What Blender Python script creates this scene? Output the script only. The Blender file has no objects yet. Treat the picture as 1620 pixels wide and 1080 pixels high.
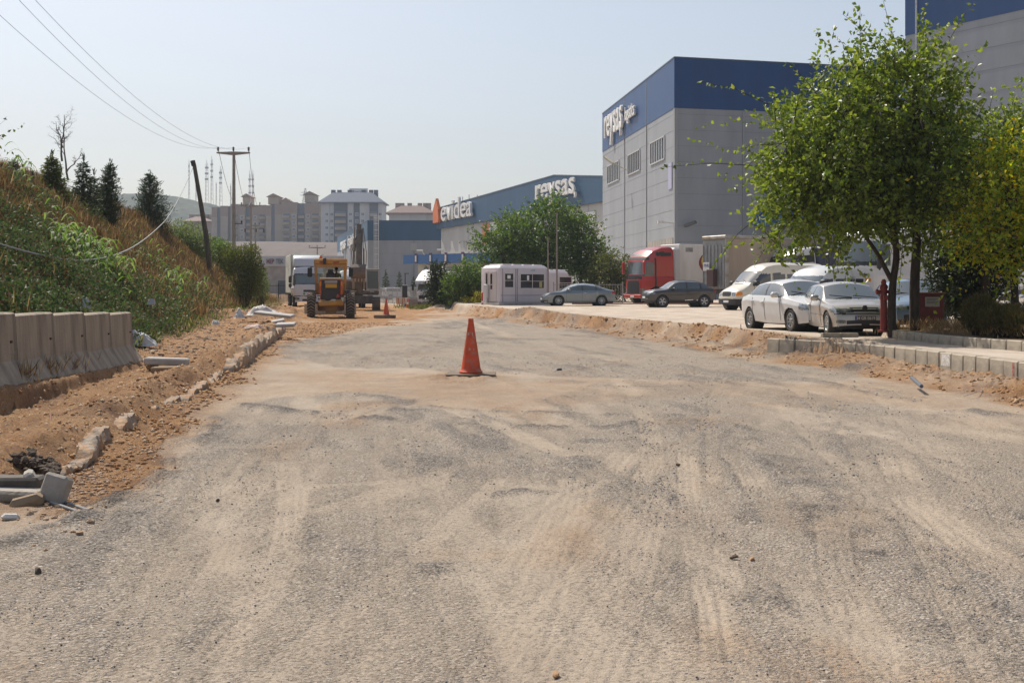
import bpy, math, random
import numpy as np
from mathutils import Vector, Matrix
R = math.radians
random.seed(7); rng = np.random.default_rng(11)
SC = bpy.context.scene
COL = SC.collection
# ---------------- camera, world, sun, exposure ----------------
F = 2000.0; HZ = 457.0; CX = 810.0; CZ = 1.6      # focal length and horizon row in photo pixels, eye height
cam_d = bpy.data.cameras.new('camera'); cam = bpy.data.objects.new('camera', cam_d); COL.objects.link(cam)
cam.location = (0, 0, CZ); cam.rotation_euler = (R(90), 0, 0)
cam_d.sensor_width = 36; cam_d.lens = 36 * F / 1620; cam_d.shift_y = -(540 - HZ) / 1620
cam_d.clip_end = 8000; cam_d.clip_start = 0.1
SC.camera = cam
w = bpy.data.worlds.new("World"); SC.world = w; w.use_nodes = True
SUN_EL, SUN_AZ = 50, -33          # azimuth measured from +Y (view direction), negative = left
nt = w.node_tree; bg = nt.nodes['Background']
sky = nt.nodes.new('ShaderNodeTexSky'); sky.sky_type = 'NISHITA'; sky.sun_disc = False
sky.sun_elevation = R(SUN_EL); sky.sun_rotation = R(SUN_AZ)
sky.air_density = 1.0; sky.dust_density = 2.5; sky.ozone_density = 1.0; sky.altitude = 100
hs = nt.nodes.new('ShaderNodeHueSaturation'); hs.inputs['Saturation'].default_value = 0.8
nt.links.new(sky.outputs[0], hs.inputs['Color']); nt.links.new(hs.outputs[0], bg.inputs[0])
bg.inputs[1].default_value = 0.125
sd = bpy.data.lights.new('sun', 'SUN'); so = bpy.data.objects.new('sun', sd); COL.objects.link(so)
sd.energy = 5.0; sd.angle = R(0.6); sd.color = (1.0, 0.915, 0.80)
SV = Vector((math.cos(R(SUN_EL)) * math.sin(R(SUN_AZ)), math.cos(R(SUN_EL)) * math.cos(R(SUN_AZ)), math.sin(R(SUN_EL))))
so.rotation_euler = SV.to_track_quat('Z', 'Y').to_euler(); so.location = (-30, 40, 60)
vs = SC.view_settings; vs.view_transform = 'Standard'; vs.look = 'None'; vs.exposure = 0.05; vs.gamma = 1; vs.use_curve_mapping = False
SC.cycles.max_bounces = 6; SC.cycles.transparent_max_bounces = 8; SC.cycles.volume_bounces = 0

def P(x, y, Y): return Vector(((x - CX) * Y / F, Y, CZ - (y - HZ) * Y / F))     # photo pixel at a distance
def G(x, y, z=0.0):
    Y = F * (CZ - z) / (y - HZ); return ((x - CX) * Y / F, Y)
# ---------------- materials ----------------
MATS = {}
def nodes(m): return m.node_tree.nodes, m.node_tree.links
def _math(n, l, op, a, b=None):
    q = n.new('ShaderNodeMath'); q.operation = op
    for k, v in ((0, a), (1, b)):
        if v is None: continue
        if hasattr(v, 'is_linked') or hasattr(v, 'links'): l.new(v, q.inputs[k])
        else: q.inputs[k].default_value = v
    return q.outputs[0]
def _mix(n, l, f, a, b):
    q = n.new('ShaderNodeMix'); q.data_type = 'RGBA'
    for s, v in ((q.inputs[0], f), (q.inputs[6], a), (q.inputs[7], b)):
        if hasattr(v, 'links'): l.new(v, s)
        elif isinstance(v, tuple): s.default_value = (*v[:3], 1)
        else: s.default_value = v
    return q.outputs[2]
def _noise(n, l, vec, scale, detail=4, rough=.55, typ='fac'):
    q = n.new('ShaderNodeTexNoise'); q.inputs['Scale'].default_value = scale; q.inputs['Detail'].default_value = detail
    q.inputs['Roughness'].default_value = rough
    if vec is not None: l.new(vec, q.inputs['Vector'])
    return q.outputs[0]
def _ramp(n, l, fac, lo, hi):
    q = n.new('ShaderNodeMapRange'); q.clamp = True
    l.new(fac, q.inputs[0]); q.inputs[1].default_value = lo; q.inputs[2].default_value = hi
    return q.outputs[0]
def _map(n, l, vec, sc):
    q = n.new('ShaderNodeMapping'); l.new(vec, q.inputs[0]); q.inputs['Scale'].default_value = sc; return q.outputs[0]
def mat(name, col, rough=.6, metal=0, col2=None, scale=3, bump=0, bscale=30, stretch=(1, 1, 1), lo=.4, hi=.65, spec=.5, coat=0, emit=None, trans=0, col3=None, scale3=.6):
    if name in MATS: return MATS[name]
    m = bpy.data.materials.new(name); m.use_nodes = True; MATS[name] = m
    n, l = nodes(m); b = n['Principled BSDF']
    b.inputs['Base Color'].default_value = (*col, 1); b.inputs['Roughness'].default_value = rough
    b.inputs['Metallic'].default_value = metal; b.inputs['Specular IOR Level'].default_value = spec
    b.inputs['Coat Weight'].default_value = coat; b.inputs['Coat Roughness'].default_value = .06
    if col2 or bump or col3:
        tc = n.new('ShaderNodeTexCoord').outputs['Object']
    if col2:
        v = _map(n, l, tc, stretch)
        f = _ramp(n, l, _noise(n, l, v, scale, 6, .6), lo, hi)
        c = _mix(n, l, f, col, col2)
        if col3: c = _mix(n, l, _ramp(n, l, _noise(n, l, v, scale3, 5, .65), .5, .72), c, col3)
        l.new(c, b.inputs['Base Color'])
    if bump:
        bp = n.new('ShaderNodeBump'); bp.inputs['Strength'].default_value = min(1, bump); bp.inputs['Distance'].default_value = .02 * max(1, bump)
        l.new(_noise(n, l, tc, bscale, 5, .6), bp.inputs['Height']); l.new(bp.outputs[0], b.inputs['Normal'])
    if emit:
        b.inputs['Emission Color'].default_value = (*col, 1); b.inputs['Emission Strength'].default_value = emit
    return m
def leafmat(name, cols, rough=.5, trans=.35, spec=.4):
    """leaf surface whose colour varies from leaf to leaf; some light passes through"""
    if name in MATS: return MATS[name]
    m = bpy.data.materials.new(name); m.use_nodes = True; MATS[name] = m
    n, l = nodes(m); b = n['Principled BSDF']; out = n['Material Output']
    g = n.new('ShaderNodeNewGeometry'); cr = n.new('ShaderNodeValToRGB')
    l.new(g.outputs['Random Per Island'], cr.inputs[0])
    e = cr.color_ramp.elements
    for i, c in enumerate(cols):
        p = i / (len(cols) - 1)
        if i == 0: el = e[0]
        elif i == len(cols) - 1: el = e[len(e) - 1]
        else: el = e.new(p)
        el.position = p; el.color = (*c, 1)
    l.new(cr.outputs[0], b.inputs['Base Color']); b.inputs['Roughness'].default_value = rough
    b.inputs['Specular IOR Level'].default_value = spec
    t = n.new('ShaderNodeBsdfTranslucent'); hs = n.new('ShaderNodeHueSaturation'); hs.inputs['Value'].default_value = 2.1; hs.inputs['Saturation'].default_value = 1.1
    l.new(cr.outputs[0], hs.inputs['Color']); l.new(hs.outputs[0], t.inputs[0])
    mx = n.new('ShaderNodeMixShader'); mx.inputs[0].default_value = trans
    l.new(b.outputs[0], mx.inputs[1]); l.new(t.outputs[0], mx.inputs[2]); l.new(mx.outputs[0], out.inputs[0])
    return m
# ---------------- numpy noise ----------------
def _h(ix, iy, s):
    v = (ix.astype(np.int64) * 374761393 + iy.astype(np.int64) * 668265263 + s * 974711) & 0xffffffff
    v = ((v ^ (v >> 13)) * 1274126177) & 0xffffffff
    return ((v ^ (v >> 16)) & 0xffff) / 65535.0
def vn(x, y, s=0):
    xi = np.floor(x); yi = np.floor(y); fx = x - xi; fy = y - yi
    fx = fx * fx * (3 - 2 * fx); fy = fy * fy * (3 - 2 * fy)
    a = _h(xi, yi, s); b = _h(xi + 1, yi, s); c = _h(xi, yi + 1, s); d = _h(xi + 1, yi + 1, s)
    return (a * (1 - fx) + b * fx) * (1 - fy) + (c * (1 - fx) + d * fx) * fy
def fbm(x, y, s=0, o=4, g=.5):
    r = 0; a = 1; t = 0
    for k in range(o):
        r = r + a * vn(x * 2 ** k + 17.3 * k, y * 2 ** k - 9.1 * k, s + k); t += a; a *= g
    return r / t - .5
def sst(a, b, x):
    t = np.clip((x - a) / (b - a), 0, 1); return t * t * (3 - 2 * t)
# ---------------- mesh builder ----------------
class MB:
    def __init__(s): s.v = []; s.f = []; s.m = []; s.cur = 0; s.M = None
    def _add(s, vs, fs):
        o = len(s.v)
        if s.M is not None: vs = [s.M @ Vector(p) for p in vs]
        s.v.extend(tuple(p) for p in vs); s.f.extend(tuple(i + o for i in f) for f in fs); s.m.extend([s.cur] * len(fs)); return s
    def box(s, x0, x1, y0, y1, z0, z1):
        return s._add([(x0,y0,z0),(x1,y0,z0),(x1,y1,z0),(x0,y1,z0),(x0,y0,z1),(x1,y0,z1),(x1,y1,z1),(x0,y1,z1)],
                      [(0,3,2,1),(4,5,6,7),(0,1,5,4),(1,2,6,5),(2,3,7,6),(3,0,4,7)])
    def rbox(s, x0, x1, y0, y1, z0, z1, r=.03):
        """box with all twelve edges chamfered"""
        r = min(r, (x1-x0)*.45, (y1-y0)*.45, (z1-z0)*.45); vs = []; idx = {}
        for i, X in enumerate((x0, x1)):
            for j, Yy in enumerate((y0, y1)):
                for k, Z in enumerate((z0, z1)):
                    sx, sy, sz = (1 if i == 0 else -1), (1 if j == 0 else -1), (1 if k == 0 else -1)
                    idx[i,j,k,'x'] = len(vs); vs.append((X, Yy+sy*r, Z+sz*r))
                    idx[i,j,k,'y'] = len(vs); vs.append((X+sx*r, Yy, Z+sz*r))
                    idx[i,j,k,'z'] = len(vs); vs.append((X+sx*r, Yy+sy*r, Z))
        fs = []
        for i in (0, 1):
            fs.append([idx[i,0,0,'x'], idx[i,1,0,'x'], idx[i,1,1,'x'], idx[i,0,1,'x']])
            fs.append([idx[0,i,0,'y'], idx[1,i,0,'y'], idx[1,i,1,'y'], idx[0,i,1,'y']])
            fs.append([idx[0,0,i,'z'], idx[1,0,i,'z'], idx[1,1,i,'z'], idx[0,1,i,'z']])
        for a in (0, 1):
            for b in (0, 1):
                fs.append([idx[a,b,0,'x'], idx[a,b,1,'x'], idx[a,b,1,'y'], idx[a,b,0,'y']])
                fs.append([idx[a,0,b,'x'], idx[a,1,b,'x'], idx[a,1,b,'z'], idx[a,0,b,'z']])
                fs.append([idx[0,a,b,'y'], idx[1,a,b,'y'], idx[1,a,b,'z'], idx[0,a,b,'z']])
                for c in (0, 1): fs.append([idx[a,b,c,'x'], idx[a,b,c,'y'], idx[a,b,c,'z']])
        c = Vector(((x0+x1)/2, (y0+y1)/2, (z0+z1)/2)); out = []
        for f in fs:
            p = [Vector(vs[i]) for i in f]; nn = (p[1]-p[0]).cross(p[2]-p[0])
            out.append(f if nn.dot(sum(p, Vector()) / len(p) - c) > 0 else f[::-1])
        return s._add(vs, out)
    def tube(s, pts, r, n=8, cap=True):
        pts = [Vector(p) for p in pts]; rs = r if isinstance(r, (list, tuple)) else [r] * len(pts)
        vs = []; fs = []; up = None
        for i, p in enumerate(pts):
            d = (pts[min(i+1, len(pts)-1)] - pts[max(i-1, 0)]).normalized()
            if up is None: up = Vector((0, 0, 1)) if abs(d.z) < .9 else Vector((1, 0, 0))
            a = d.cross(up).normalized(); b = a.cross(d).normalized(); up = b
            for k in range(n):
                t = 2 * math.pi * k / n; vs.append(p + (a * math.cos(t) + b * math.sin(t)) * rs[i])
        for i in range(len(pts) - 1):
            for k in range(n):
                fs.append((i*n+k, i*n+(k+1) % n, (i+1)*n+(k+1) % n, (i+1)*n+k))
        if cap: fs.append(tuple(range(n))[::-1]); fs.append(tuple(range((len(pts)-1)*n, len(pts)*n)))
        return s._add(vs, fs)
    def bar(s, a, b, w, h=None):
        """rectangular bar from a to b"""
        a = Vector(a); b = Vector(b); d = (b-a); L = d.length; d.normalize(); h = h or w
        up = Vector((0,0,1)) if abs(d.z) < .95 else Vector((0,1,0)); x = d.cross(up).normalized(); z = x.cross(d)
        vs = [p + x*sx*w/2 + z*sz*h/2 for p in (a, b) for sx, sz in ((-1,-1),(1,-1),(1,1),(-1,1))]
        return s._add(vs, [(0,1,2,3),(7,6,5,4),(0,4,5,1),(1,5,6,2),(2,6,7,3),(3,7,4,0)])
    def lathe(s, prof, n=24, axis='z', c=(0,0,0), cap=True):
        vs = []; fs = []; c = Vector(c)
        for (r, h) in prof:
            for k in range(n):
                t = 2*math.pi*k/n; u, v = r*math.cos(t), r*math.sin(t)
                vs.append(c + Vector({'z': (u, v, h), 'y': (u, h, -v), 'x': (h, u, v)}[axis]))
        for i in range(len(prof)-1):
            for k in range(n): fs.append((i*n+k, i*n+(k+1)%n, (i+1)*n+(k+1)%n, (i+1)*n+k))
        if cap: fs.append(tuple(range(n))[::-1]); fs.append(tuple(range((len(prof)-1)*n, len(prof)*n)))
        return s._add(vs, fs)
    def prism(s, poly, h0, h1, axis='y'):
        """poly of 2-D points extruded along axis: y -> (x,z); x -> (y,z); z -> (x,y)"""
        mk = {'y': lambda p, h: (p[0], h, p[1]), 'x': lambda p, h: (h, p[0], p[1]), 'z': lambda p, h: (p[0], p[1], h)}[axis]
        n = len(poly); vs = [mk(p, h0) for p in poly] + [mk(p, h1) for p in poly]
        return s._add(vs, [tuple(range(n))[::-1], tuple(range(n, 2*n))] + [(i, (i+1)%n, n+(i+1)%n, n+i) for i in range(n)])
    def quad(s, a, b, c, d): return s._add([a, b, c, d], [(0,1,2,3)])
    def build(s, name, mats, parent=None, smooth=False, bevel=0, sharp=35):
        me = bpy.data.meshes.new(name); me.from_pydata(s.v, [], s.f)
        for m_ in (mats if isinstance(mats, (list, tuple)) else [mats]): me.materials.append(m_)
        if len(me.materials) > 1: me.polygons.foreach_set('material_index', s.m)
        return fin(name, me, parent, smooth, bevel, sharp)
def fin(name, me, parent=None, smooth=False, bevel=0, sharp=35):
    import bmesh
    if smooth or bevel:
        b = bmesh.new(); b.from_mesh(me); bmesh.ops.recalc_face_normals(b, faces=b.faces)
        if bevel:
            es = [e for e in b.edges if len(e.link_faces) == 2 and e.calc_face_angle(0) > R(30)]
            bmesh.ops.bevel(b, geom=es, offset=bevel, segments=2, affect='EDGES', profile=.5, clamp_overlap=True)
        b.to_mesh(me); b.free()
    if smooth:
        me.polygons.foreach_set('use_smooth', [True]*len(me.polygons))
        me.set_sharp_from_angle(angle=R(sharp))
    me.update()
    o = bpy.data.objects.new(name, me); COL.objects.link(o)
    if parent: o.parent = parent
    return o
def tag(o, label=None, cat=None, group=None, kind=None):
    for k, v in (('label', label), ('category', cat), ('group', group), ('kind', kind)):
        if v: o[k] = v
    return o
def thing(name, label, cat, loc=(0,0,0), rz=0, group=None):
    o = bpy.data.objects.new(name, None); COL.objects.link(o); o.empty_display_size = .3
    o.location = loc; o.rotation_euler = (0, 0, rz); return tag(o, label, cat, group)
def kids(o): return [c for c in bpy.data.objects if c.parent == o]
def copytree(o, parent=None):
    c = o.copy(); COL.objects.link(c)
    if parent: c.parent = parent
    for k in kids(o): copytree(k, c)
    return c
def npmesh(name, V, Fq, m, parent=None, smooth=False, nv=4):
    """fast mesh from arrays: V (n,3), Fq (k,nv)"""
    me = bpy.data.meshes.new(name); V = np.asarray(V, np.float32); Fq = np.asarray(Fq, np.int32)
    me.vertices.add(len(V)); me.vertices.foreach_set('co', V.ravel())
    me.loops.add(Fq.size); me.loops.foreach_set('vertex_index', Fq.ravel())
    me.polygons.add(len(Fq)); me.polygons.foreach_set('loop_start', np.arange(0, Fq.size, nv, dtype=np.int32))
    me.update(calc_edges=True)
    if smooth: me.polygons.foreach_set('use_smooth', np.ones(len(Fq), bool))
    for q in (m if isinstance(m, (list, tuple)) else [m]): me.materials.append(q)
    me.validate(); o = bpy.data.objects.new(name, me); COL.objects.link(o)
    if parent: o.parent = parent
    return o
def text_mesh(name, body, size, depth, m, parent, M, bold=0, sx=1, align='LEFT', shear=0, space=1):
    """lettering cut from solid: converted to a mesh and given its own thickness"""
    cu = bpy.data.curves.new(name, 'FONT'); cu.body = body; cu.size = size; cu.extrude = depth/2; cu.offset = bold
    cu.align_x = align; cu.resolution_u = 3; cu.shear = shear; cu.space_character = space
    t = bpy.data.objects.new('tmp_text', cu); COL.objects.link(t)
    dg = bpy.context.evaluated_depsgraph_get(); dg.update()
    me = bpy.data.meshes.new_from_object(t.evaluated_get(dg)); me.name = name
    bpy.data.objects.remove(t); bpy.data.curves.remove(cu)
    me.transform(Matrix.Diagonal((sx, 1, 1, 1))); me.transform(M)
    me.materials.clear(); me.materials.append(m)
    o = bpy.data.objects.new(name, me); COL.objects.link(o)
    if parent: o.parent = parent
    return o
def frameM(o, xdir, up=(0,0,1)):
    """matrix placing text (x right, y up) at o with its baseline along xdir"""
    x = Vector(xdir).normalized(); y = Vector(up).normalized(); z = x.cross(y)
    return Matrix(((x.x, y.x, z.x, o[0]), (x.y, y.y, z.y, o[1]), (x.z, y.z, z.z, o[2]), (0,0,0,1)))
def leaves(pos, size, dirs=None, aspect=.55, fold=.25, spread=1.0, droop=0, flat=0):
    """folded leaf blades: returns vertex and triangle arrays"""
    n = len(pos); pos = np.asarray(pos, float); s = size * rng.uniform(.65, 1.25, n)
    d = rng.normal(size=(n, 3))
    if dirs is not None: d = dirs + d * spread * .6
    d[:, 2] -= droop
    d /= np.linalg.norm(d, axis=1)[:, None] + 1e-9
    u = rng.normal(size=(n, 3)); 
    if flat: u[:, 2] *= (1-flat)
    sd_ = np.cross(d, u); sd_ /= np.linalg.norm(sd_, axis=1)[:, None] + 1e-9
    nn = np.cross(sd_, d)
    s = s[:, None]; a = pos; t = pos + d*s
    l = pos + d*s*.45 + sd_*s*aspect*.5 + nn*s*fold*.5; r = pos + d*s*.45 - sd_*s*aspect*.5 + nn*s*fold*.5
    V = np.stack([a, l, t, r], 1).reshape(-1, 3); b = np.arange(n)[:, None]*4
    Fq = np.concatenate([b + [[0, 1, 2]], b + [[0, 2, 3]]], 1).reshape(-1, 3)
    return V, Fq
# ================= terrain =================
def pl(tab):
    a = np.array(tab, float); return lambda t: np.interp(t, a[:, 0], a[:, 1])
foot = pl([(0,-6.9),(16,-7.5),(24,-8.3),(29.6,-9.2),(41,-11.1),(60,-13.8),(79,-16.4),(100,-19.2),(140,-25),(330,-52)])
crest = pl([(0,5.2),(48,5.3),(60,5.5),(80,5.8),(90,5.5),(100,4.8),(120,2.4),(150,.5),(200,0)])
lot_e = pl([(0,9.5),(20.2,8.18),(26,7.71),(29.2,6.2),(38.4,5.3),(52,2.4),(71,-1.7),(80,-3),(90,-4.6),(100,-7),(112,-8.5),(330,-9)])
kerb_l = pl([(0,-3.6),(11.3,-4.0),(13.2,-4.35),(18.3,-4.94),(24.1,-5.66),(31,-6.4),(50.8,-9.4),(74,-12.6),(90,-14.5),(330,-45)])
INK = [(7.7,31.0),(9.15,31.35),(9.35,29.6),(9.3,27.6),(9.5,26),(9.8,24),(10.6,18),(11.4,10)]
ink_x = pl([(0,12.5),(10,11.4),(18,10.6),(24,9.8),(26,9.5),(27.6,9.3),(29.6,9.35),(31.35,9.15),(31.6,9.1),(40,9.1)])
barr_x = pl([(0,-5.0),(13,-6.2),(16,-6.5),(23.5,-7.3),(26,-7.6)])
def lotz(Y): return .42 + .002*(np.maximum(Y, 30)-35) + .1*sst(83.2, 84.5, Y)*sst(-3, 3, 0*Y+1)
def H(X, Y, fine=True):
    X = np.asarray(X, float); Y = np.asarray(Y, float)
    dirt = fbm(X*.35, Y*.35, 3)*.05*sst(3, 12, Y)
    if fine: dirt = dirt + fbm(X*2.2, Y*1.6, 5)*.03
    z = dirt
    # left shelf outside the road
    kl = kerb_l(Y) + fbm(Y*.7, Y*0, 8, 3)*.5
    sh = sst(.25, -.2, X-kl)*sst(8.3, 9.6, Y)
    rub = (.5+fbm(X*.9, Y*.6, 12, 4))*.16 + (np.abs(fbm(X*4, Y*3, 14, 3))*.26 if fine else 0)
    z = z + sh*(.10 + rub*.55)
    z = z + .13*np.exp(-((X-kl+.25)/.28)**2)*sst(8.5,10,Y)*(.6+fbm(X*2, Y*1.2, 16)*1.6)       # loose ridge on the old kerb line
    z = z + .07*sst(1.4,.2,X-kl)*(.5+fbm(X*1.7,Y*1.2,18,4))*sst(8,9.6,Y)
    # ledge under the concrete barriers, cut away in front
    led = sst(.05, -.12, X-(barr_x(Y)+.62+fbm(Y*1.3, Y*0, 21)*.25))*sst(26.5, 24.6, Y)
    z = np.maximum(z, led*(.22 + .004*(24-Y)*6) + 0*z)
    # bank
    d = foot(Y) - X; hc = crest(Y)
    prof = sst(-.6, 7.8, d)*.55 + np.clip(d/7.4, 0, 1)*.45
    b = hc*prof + .30*sst(-1.2, .6, d)*sst(150,100,Y)
    b = b + sst(0, 2, d)*fbm(X*.28, Y*.22, 31)*1.5 + sst(-.5, 1, d)*fbm(X*1.1, Y*1.1, 33)*.25
    z = np.where(d > -1.2, z + b*sst(-1.2, 0, d), z)
    # rubble heaps at the far end of the shelf
    z = z + .38*np.exp(-((X+12.6)/1.6)**2-((Y-57)/5)**2)*(1+fbm(X*1.5,Y*1.5,44)*1.6)
    z = z + .35*np.exp(-((X+13.2)/1.6)**2-((Y-70)/5)**2)*(1+fbm(X*1.5,Y*1.5,45)*1.6)
    # lot on the right
    le = lot_e(Y) + fbm(Y*.5, Y*0, 51, 3)*.7*sst(30, 33, Y)
    wd = np.where(Y < 29.4, .10, .45)
    up = sst(0, 1, (X-le-.04)/wd)
    lz = lotz(Y)
    z = z*(1-up) + lz*up + up*fbm(X*.25, Y*.2, 53)*.03
    # earth berm along the broken edge and the slumped soil before the kerb
    br = np.exp(-((X-le-.35)/.42)**2)*sst(29.5, 33, Y)*sst(86, 70, Y)*(.55+.9*vn(Y*.35, Y*0, 67))
    z = z + br*(.04+.12*np.abs(fbm(X*1.3, Y*.8, 61, 4))*2) + .45*np.exp(-((X-.3)/1.6)**2-((Y-61)/3)**2)*(.4+fbm(X*.8,Y*.8,62)*.4)
    dd = le - X
    pile = sst(1.55, .35, dd)*sst(.0, .1, dd+.12)*sst(30.5, 25.5, Y)
    z = z + pile*(.06 + .13*(.5+fbm(X*1.4, Y*1.1, 63, 3)) + (np.abs(fbm(X*5, Y*4, 64, 3))*.24 if fine else 0))*(dd > -.1)
    pile2 = sst(1.3, .0, dd)*sst(24, 28, Y)*sst(80, 60, Y)*(dd > -.4)
    z = z + pile2*(.05+.18*np.abs(fbm(X*2, Y*1.4, 66, 4))*1.5)
    # planted island behind the inner kerb
    isl = sst(.04, .12, X-ink_x(Y))*sst(31.62, 31.5, Y)
    isl2 = sst(31.4, 31.6, Y)*sst(36, 35, Y)*sst(11.6, 12, X)
    z = np.where(isl+isl2 > 0, z*(1-np.maximum(isl, isl2)) + (.58+fbm(X*1.2, Y*1.2, 71)*.08)*np.maximum(isl, isl2), z)
    # heap and block round the manhole under the cone
    r2 = ((X+.95)/.9)**2 + ((Y-22.35)/1.4)**2
    z = z + .075*np.exp(-r2)*(1+fbm(X*4, Y*4, 73)*1.8) + .06*np.exp(-((X+.45)/.25)**2-((Y-21.6)/.5)**2)
    z = z + .4*np.exp(-((X+5.2)/1.1)**2-((Y-91)/3)**2)*(1+fbm(X*1.5, Y*1.5, 75)*1.5)
    return z
def Hs(x, y): return float(H(np.array([x]), np.array([y]))[0])
def pip(X, Y, poly):
    ins = np.zeros(X.shape, bool); n = len(poly)
    for i in range(n):
        x1, y1 = poly[i]; x2, y2 = poly[(i+1) % n]
        if y1 == y2: continue
        c = ((y1 > Y) != (y2 > Y)) & (X < (x2-x1)*(Y-y1)/(y2-y1)+x1)
        ins ^= c
    return ins
P_DUST = None
def soft(X, Y, poly, amp=.018, k=7):
    acc = 0
    for i in range(k):
        a = Y*amp
        wx = (fbm(X*.9, Y*.5, 100, 4)*3.5 + rng.normal(0, .5))*a; wy = (fbm(X*.9, Y*.5, 120, 4)*8 + rng.normal(0, .9))*a
        acc = acc + pip(X+wx, Y+wy, poly)
    return acc/k
def polydist(X, Y, pts):
    """distance to a polyline, signed lateral offset and length along it"""
    best = np.full(X.shape, 1e9); lat = np.zeros(X.shape); s0 = 0; along = np.zeros(X.shape)
    for (x1, y1), (x2, y2) in zip(pts[:-1], pts[1:]):
        dx, dy = x2-x1, y2-y1; L = math.hypot(dx, dy); t = np.clip(((X-x1)*dx+(Y-y1)*dy)/L**2, 0, 1)
        d = np.hypot(X-x1-t*dx, Y-y1-t*dy); m = d < best
        best = np.where(m, d, best); lat = np.where(m, ((X-x1)*dy-(Y-y1)*dx)/L, lat); along = np.where(m, s0+t*L, along); s0 += L
    return best, lat, along
W = lambda pts: [G(x, y) for x, y in pts]
P_NEAR = W([(-500,1500),(-700,1150),(-260,960),(0,868),(60,850),(150,815),(250,770),(330,700),(345,660),(400,636),(470,626),(560,624),(660,632),(760,646),(860,632),(960,604),(1200,600),(1350,600),(1480,622),(1620,645),(2300,720),(3500,1500)])
P_MID = W([(448,560),(470,545),(520,532),(600,520),(690,508),(760,503),(860,508),(980,528),(1100,548),(1230,566),(1330,574),(1390,590),(1340,600),(1200,606),(1000,606),(860,596),(760,592),(650,580),(560,582),(480,574)])
P_ORANGE = W([(330,640),(420,590),(440,560),(480,535),(560,522),(680,505),(700,488),(560,478),(470,478),(430,520),(380,560),(330,590),(260,640),(180,690),(120,760),(60,840),(200,790),(300,720)])
P_BEIGE2 = W([(640,512),(760,500),(1000,528),(1110,540),(1000,515),(880,500),(760,488),(660,484)])
P_DUSTY = W([(330,650),(400,610),(480,585),(650,590),(800,602),(1100,604),(1300,606),(1420,600),(1620,625),(1900,650),(1620,662),(1400,640),(1200,632),(1050,628),(900,645),(760,650),(560,626),(450,628)])
P_DUST2 = W([(1430,650),(1620,640),(1800,660),(1800,740),(1620,705),(1500,680)])
DARKS = [([(395,640),(450,649),(560,660),(680,668),(800,675),(960,678),(1010,670)],.13,1.),([(560,624),(610,628),(660,640)],.25,.7),([(610,646),(640,652),(660,650)],.2,.8),
  ([(650,640),(760,650),(900,655),(1100,658)],.10,.6),([(1180,690),(1240,745),(1330,850),(1400,880)],.22,.75),([(1390,830),(1450,885),(1500,930),(1560,990),(1640,1060)],.2,1.),
  ([(1290,640),(1310,660),(1340,700)],.2,.5),([(0,866),(60,850),(150,812),(250,768),(330,700),(345,662)],.16,.95),([(780,786),(830,778),(900,780)],.10,1.),
  ([(575,870),(600,856),(660,846)],.09,1.),([(930,698),(990,696)],.12,.8),([(1490,655),(1540,650),(1560,655)],.25,.9),([(400,700),(380,760),(250,830),(120,870),(0,930)],.3,.45),
  ([(470,850),(440,930),(330,1010)],.18,.5),([(1130,690),(1170,760),(1190,830)],.15,.45),([(530,545),(600,530),(640,530)],.8,.55),([(640,560),(720,545),(760,525)],.5,.45),
  ([(450,552),(480,540),(540,530)],.25,.9),([(1330,584),(1345,586)],.3,1.),([(660,880),(690,900)],.15,.6),([(1180,950),(1230,960)],.14,.6),([(1040,880),(1100,930),(1210,950)],.2,.3),
  ([(1100,545),(1180,560),(1290,572)],.35,.8),([(880,602),(960,610),(1050,612)],.2,.4)]
TRACKS = [([(1010,700),(955,748),(820,850),(700,960),(590,1080),(540,1160)],.22),([(440,700),(460,780),(455,860),(400,960),(290,1100)],.15),
  ([(1085,700),(1090,780),(1100,860),(1130,960),(1150,1100)],.13),([(1130,700),(1180,740),(1210,800)],.16),([(1040,720),(940,860),(830,1000),(770,1100)],.13),
  ([(1400,700),(1450,800),(1560,880),(1700,960)],.22),([(700,640),(900,720),(1000,700)],.2),([(370,830),(345,900),(300,960)],.12),([(960,500),(1100,545),(1400,620),(1620,690)],.35),([(740,510),(800,530),(1000,575)],.35),([(580,1080),(820,880)],.16)]
_tr = np.random.default_rng(77); RTR = []
for _k in range(30):
    x0 = _tr.uniform(-350, 2000); xf = 480+(x0+350)/2350*1000+_tr.normal(0, 110); bw = _tr.normal(0, 70); ya = _tr.choice([1180, 1180, 900, 820]); yb_ = _tr.choice([590, 640, 700, 760]); tt_ = np.linspace(0, 1, 7)
    RTR.append(([(x0+(xf-x0)*(1-(1-t)**1.5)+bw*math.sin(math.pi*t), ya+(yb_-ya)*(1-(1-t)**1.6)) for t in tt_], _tr.uniform(.07, .15), _tr.uniform(.35, .95)))
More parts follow.
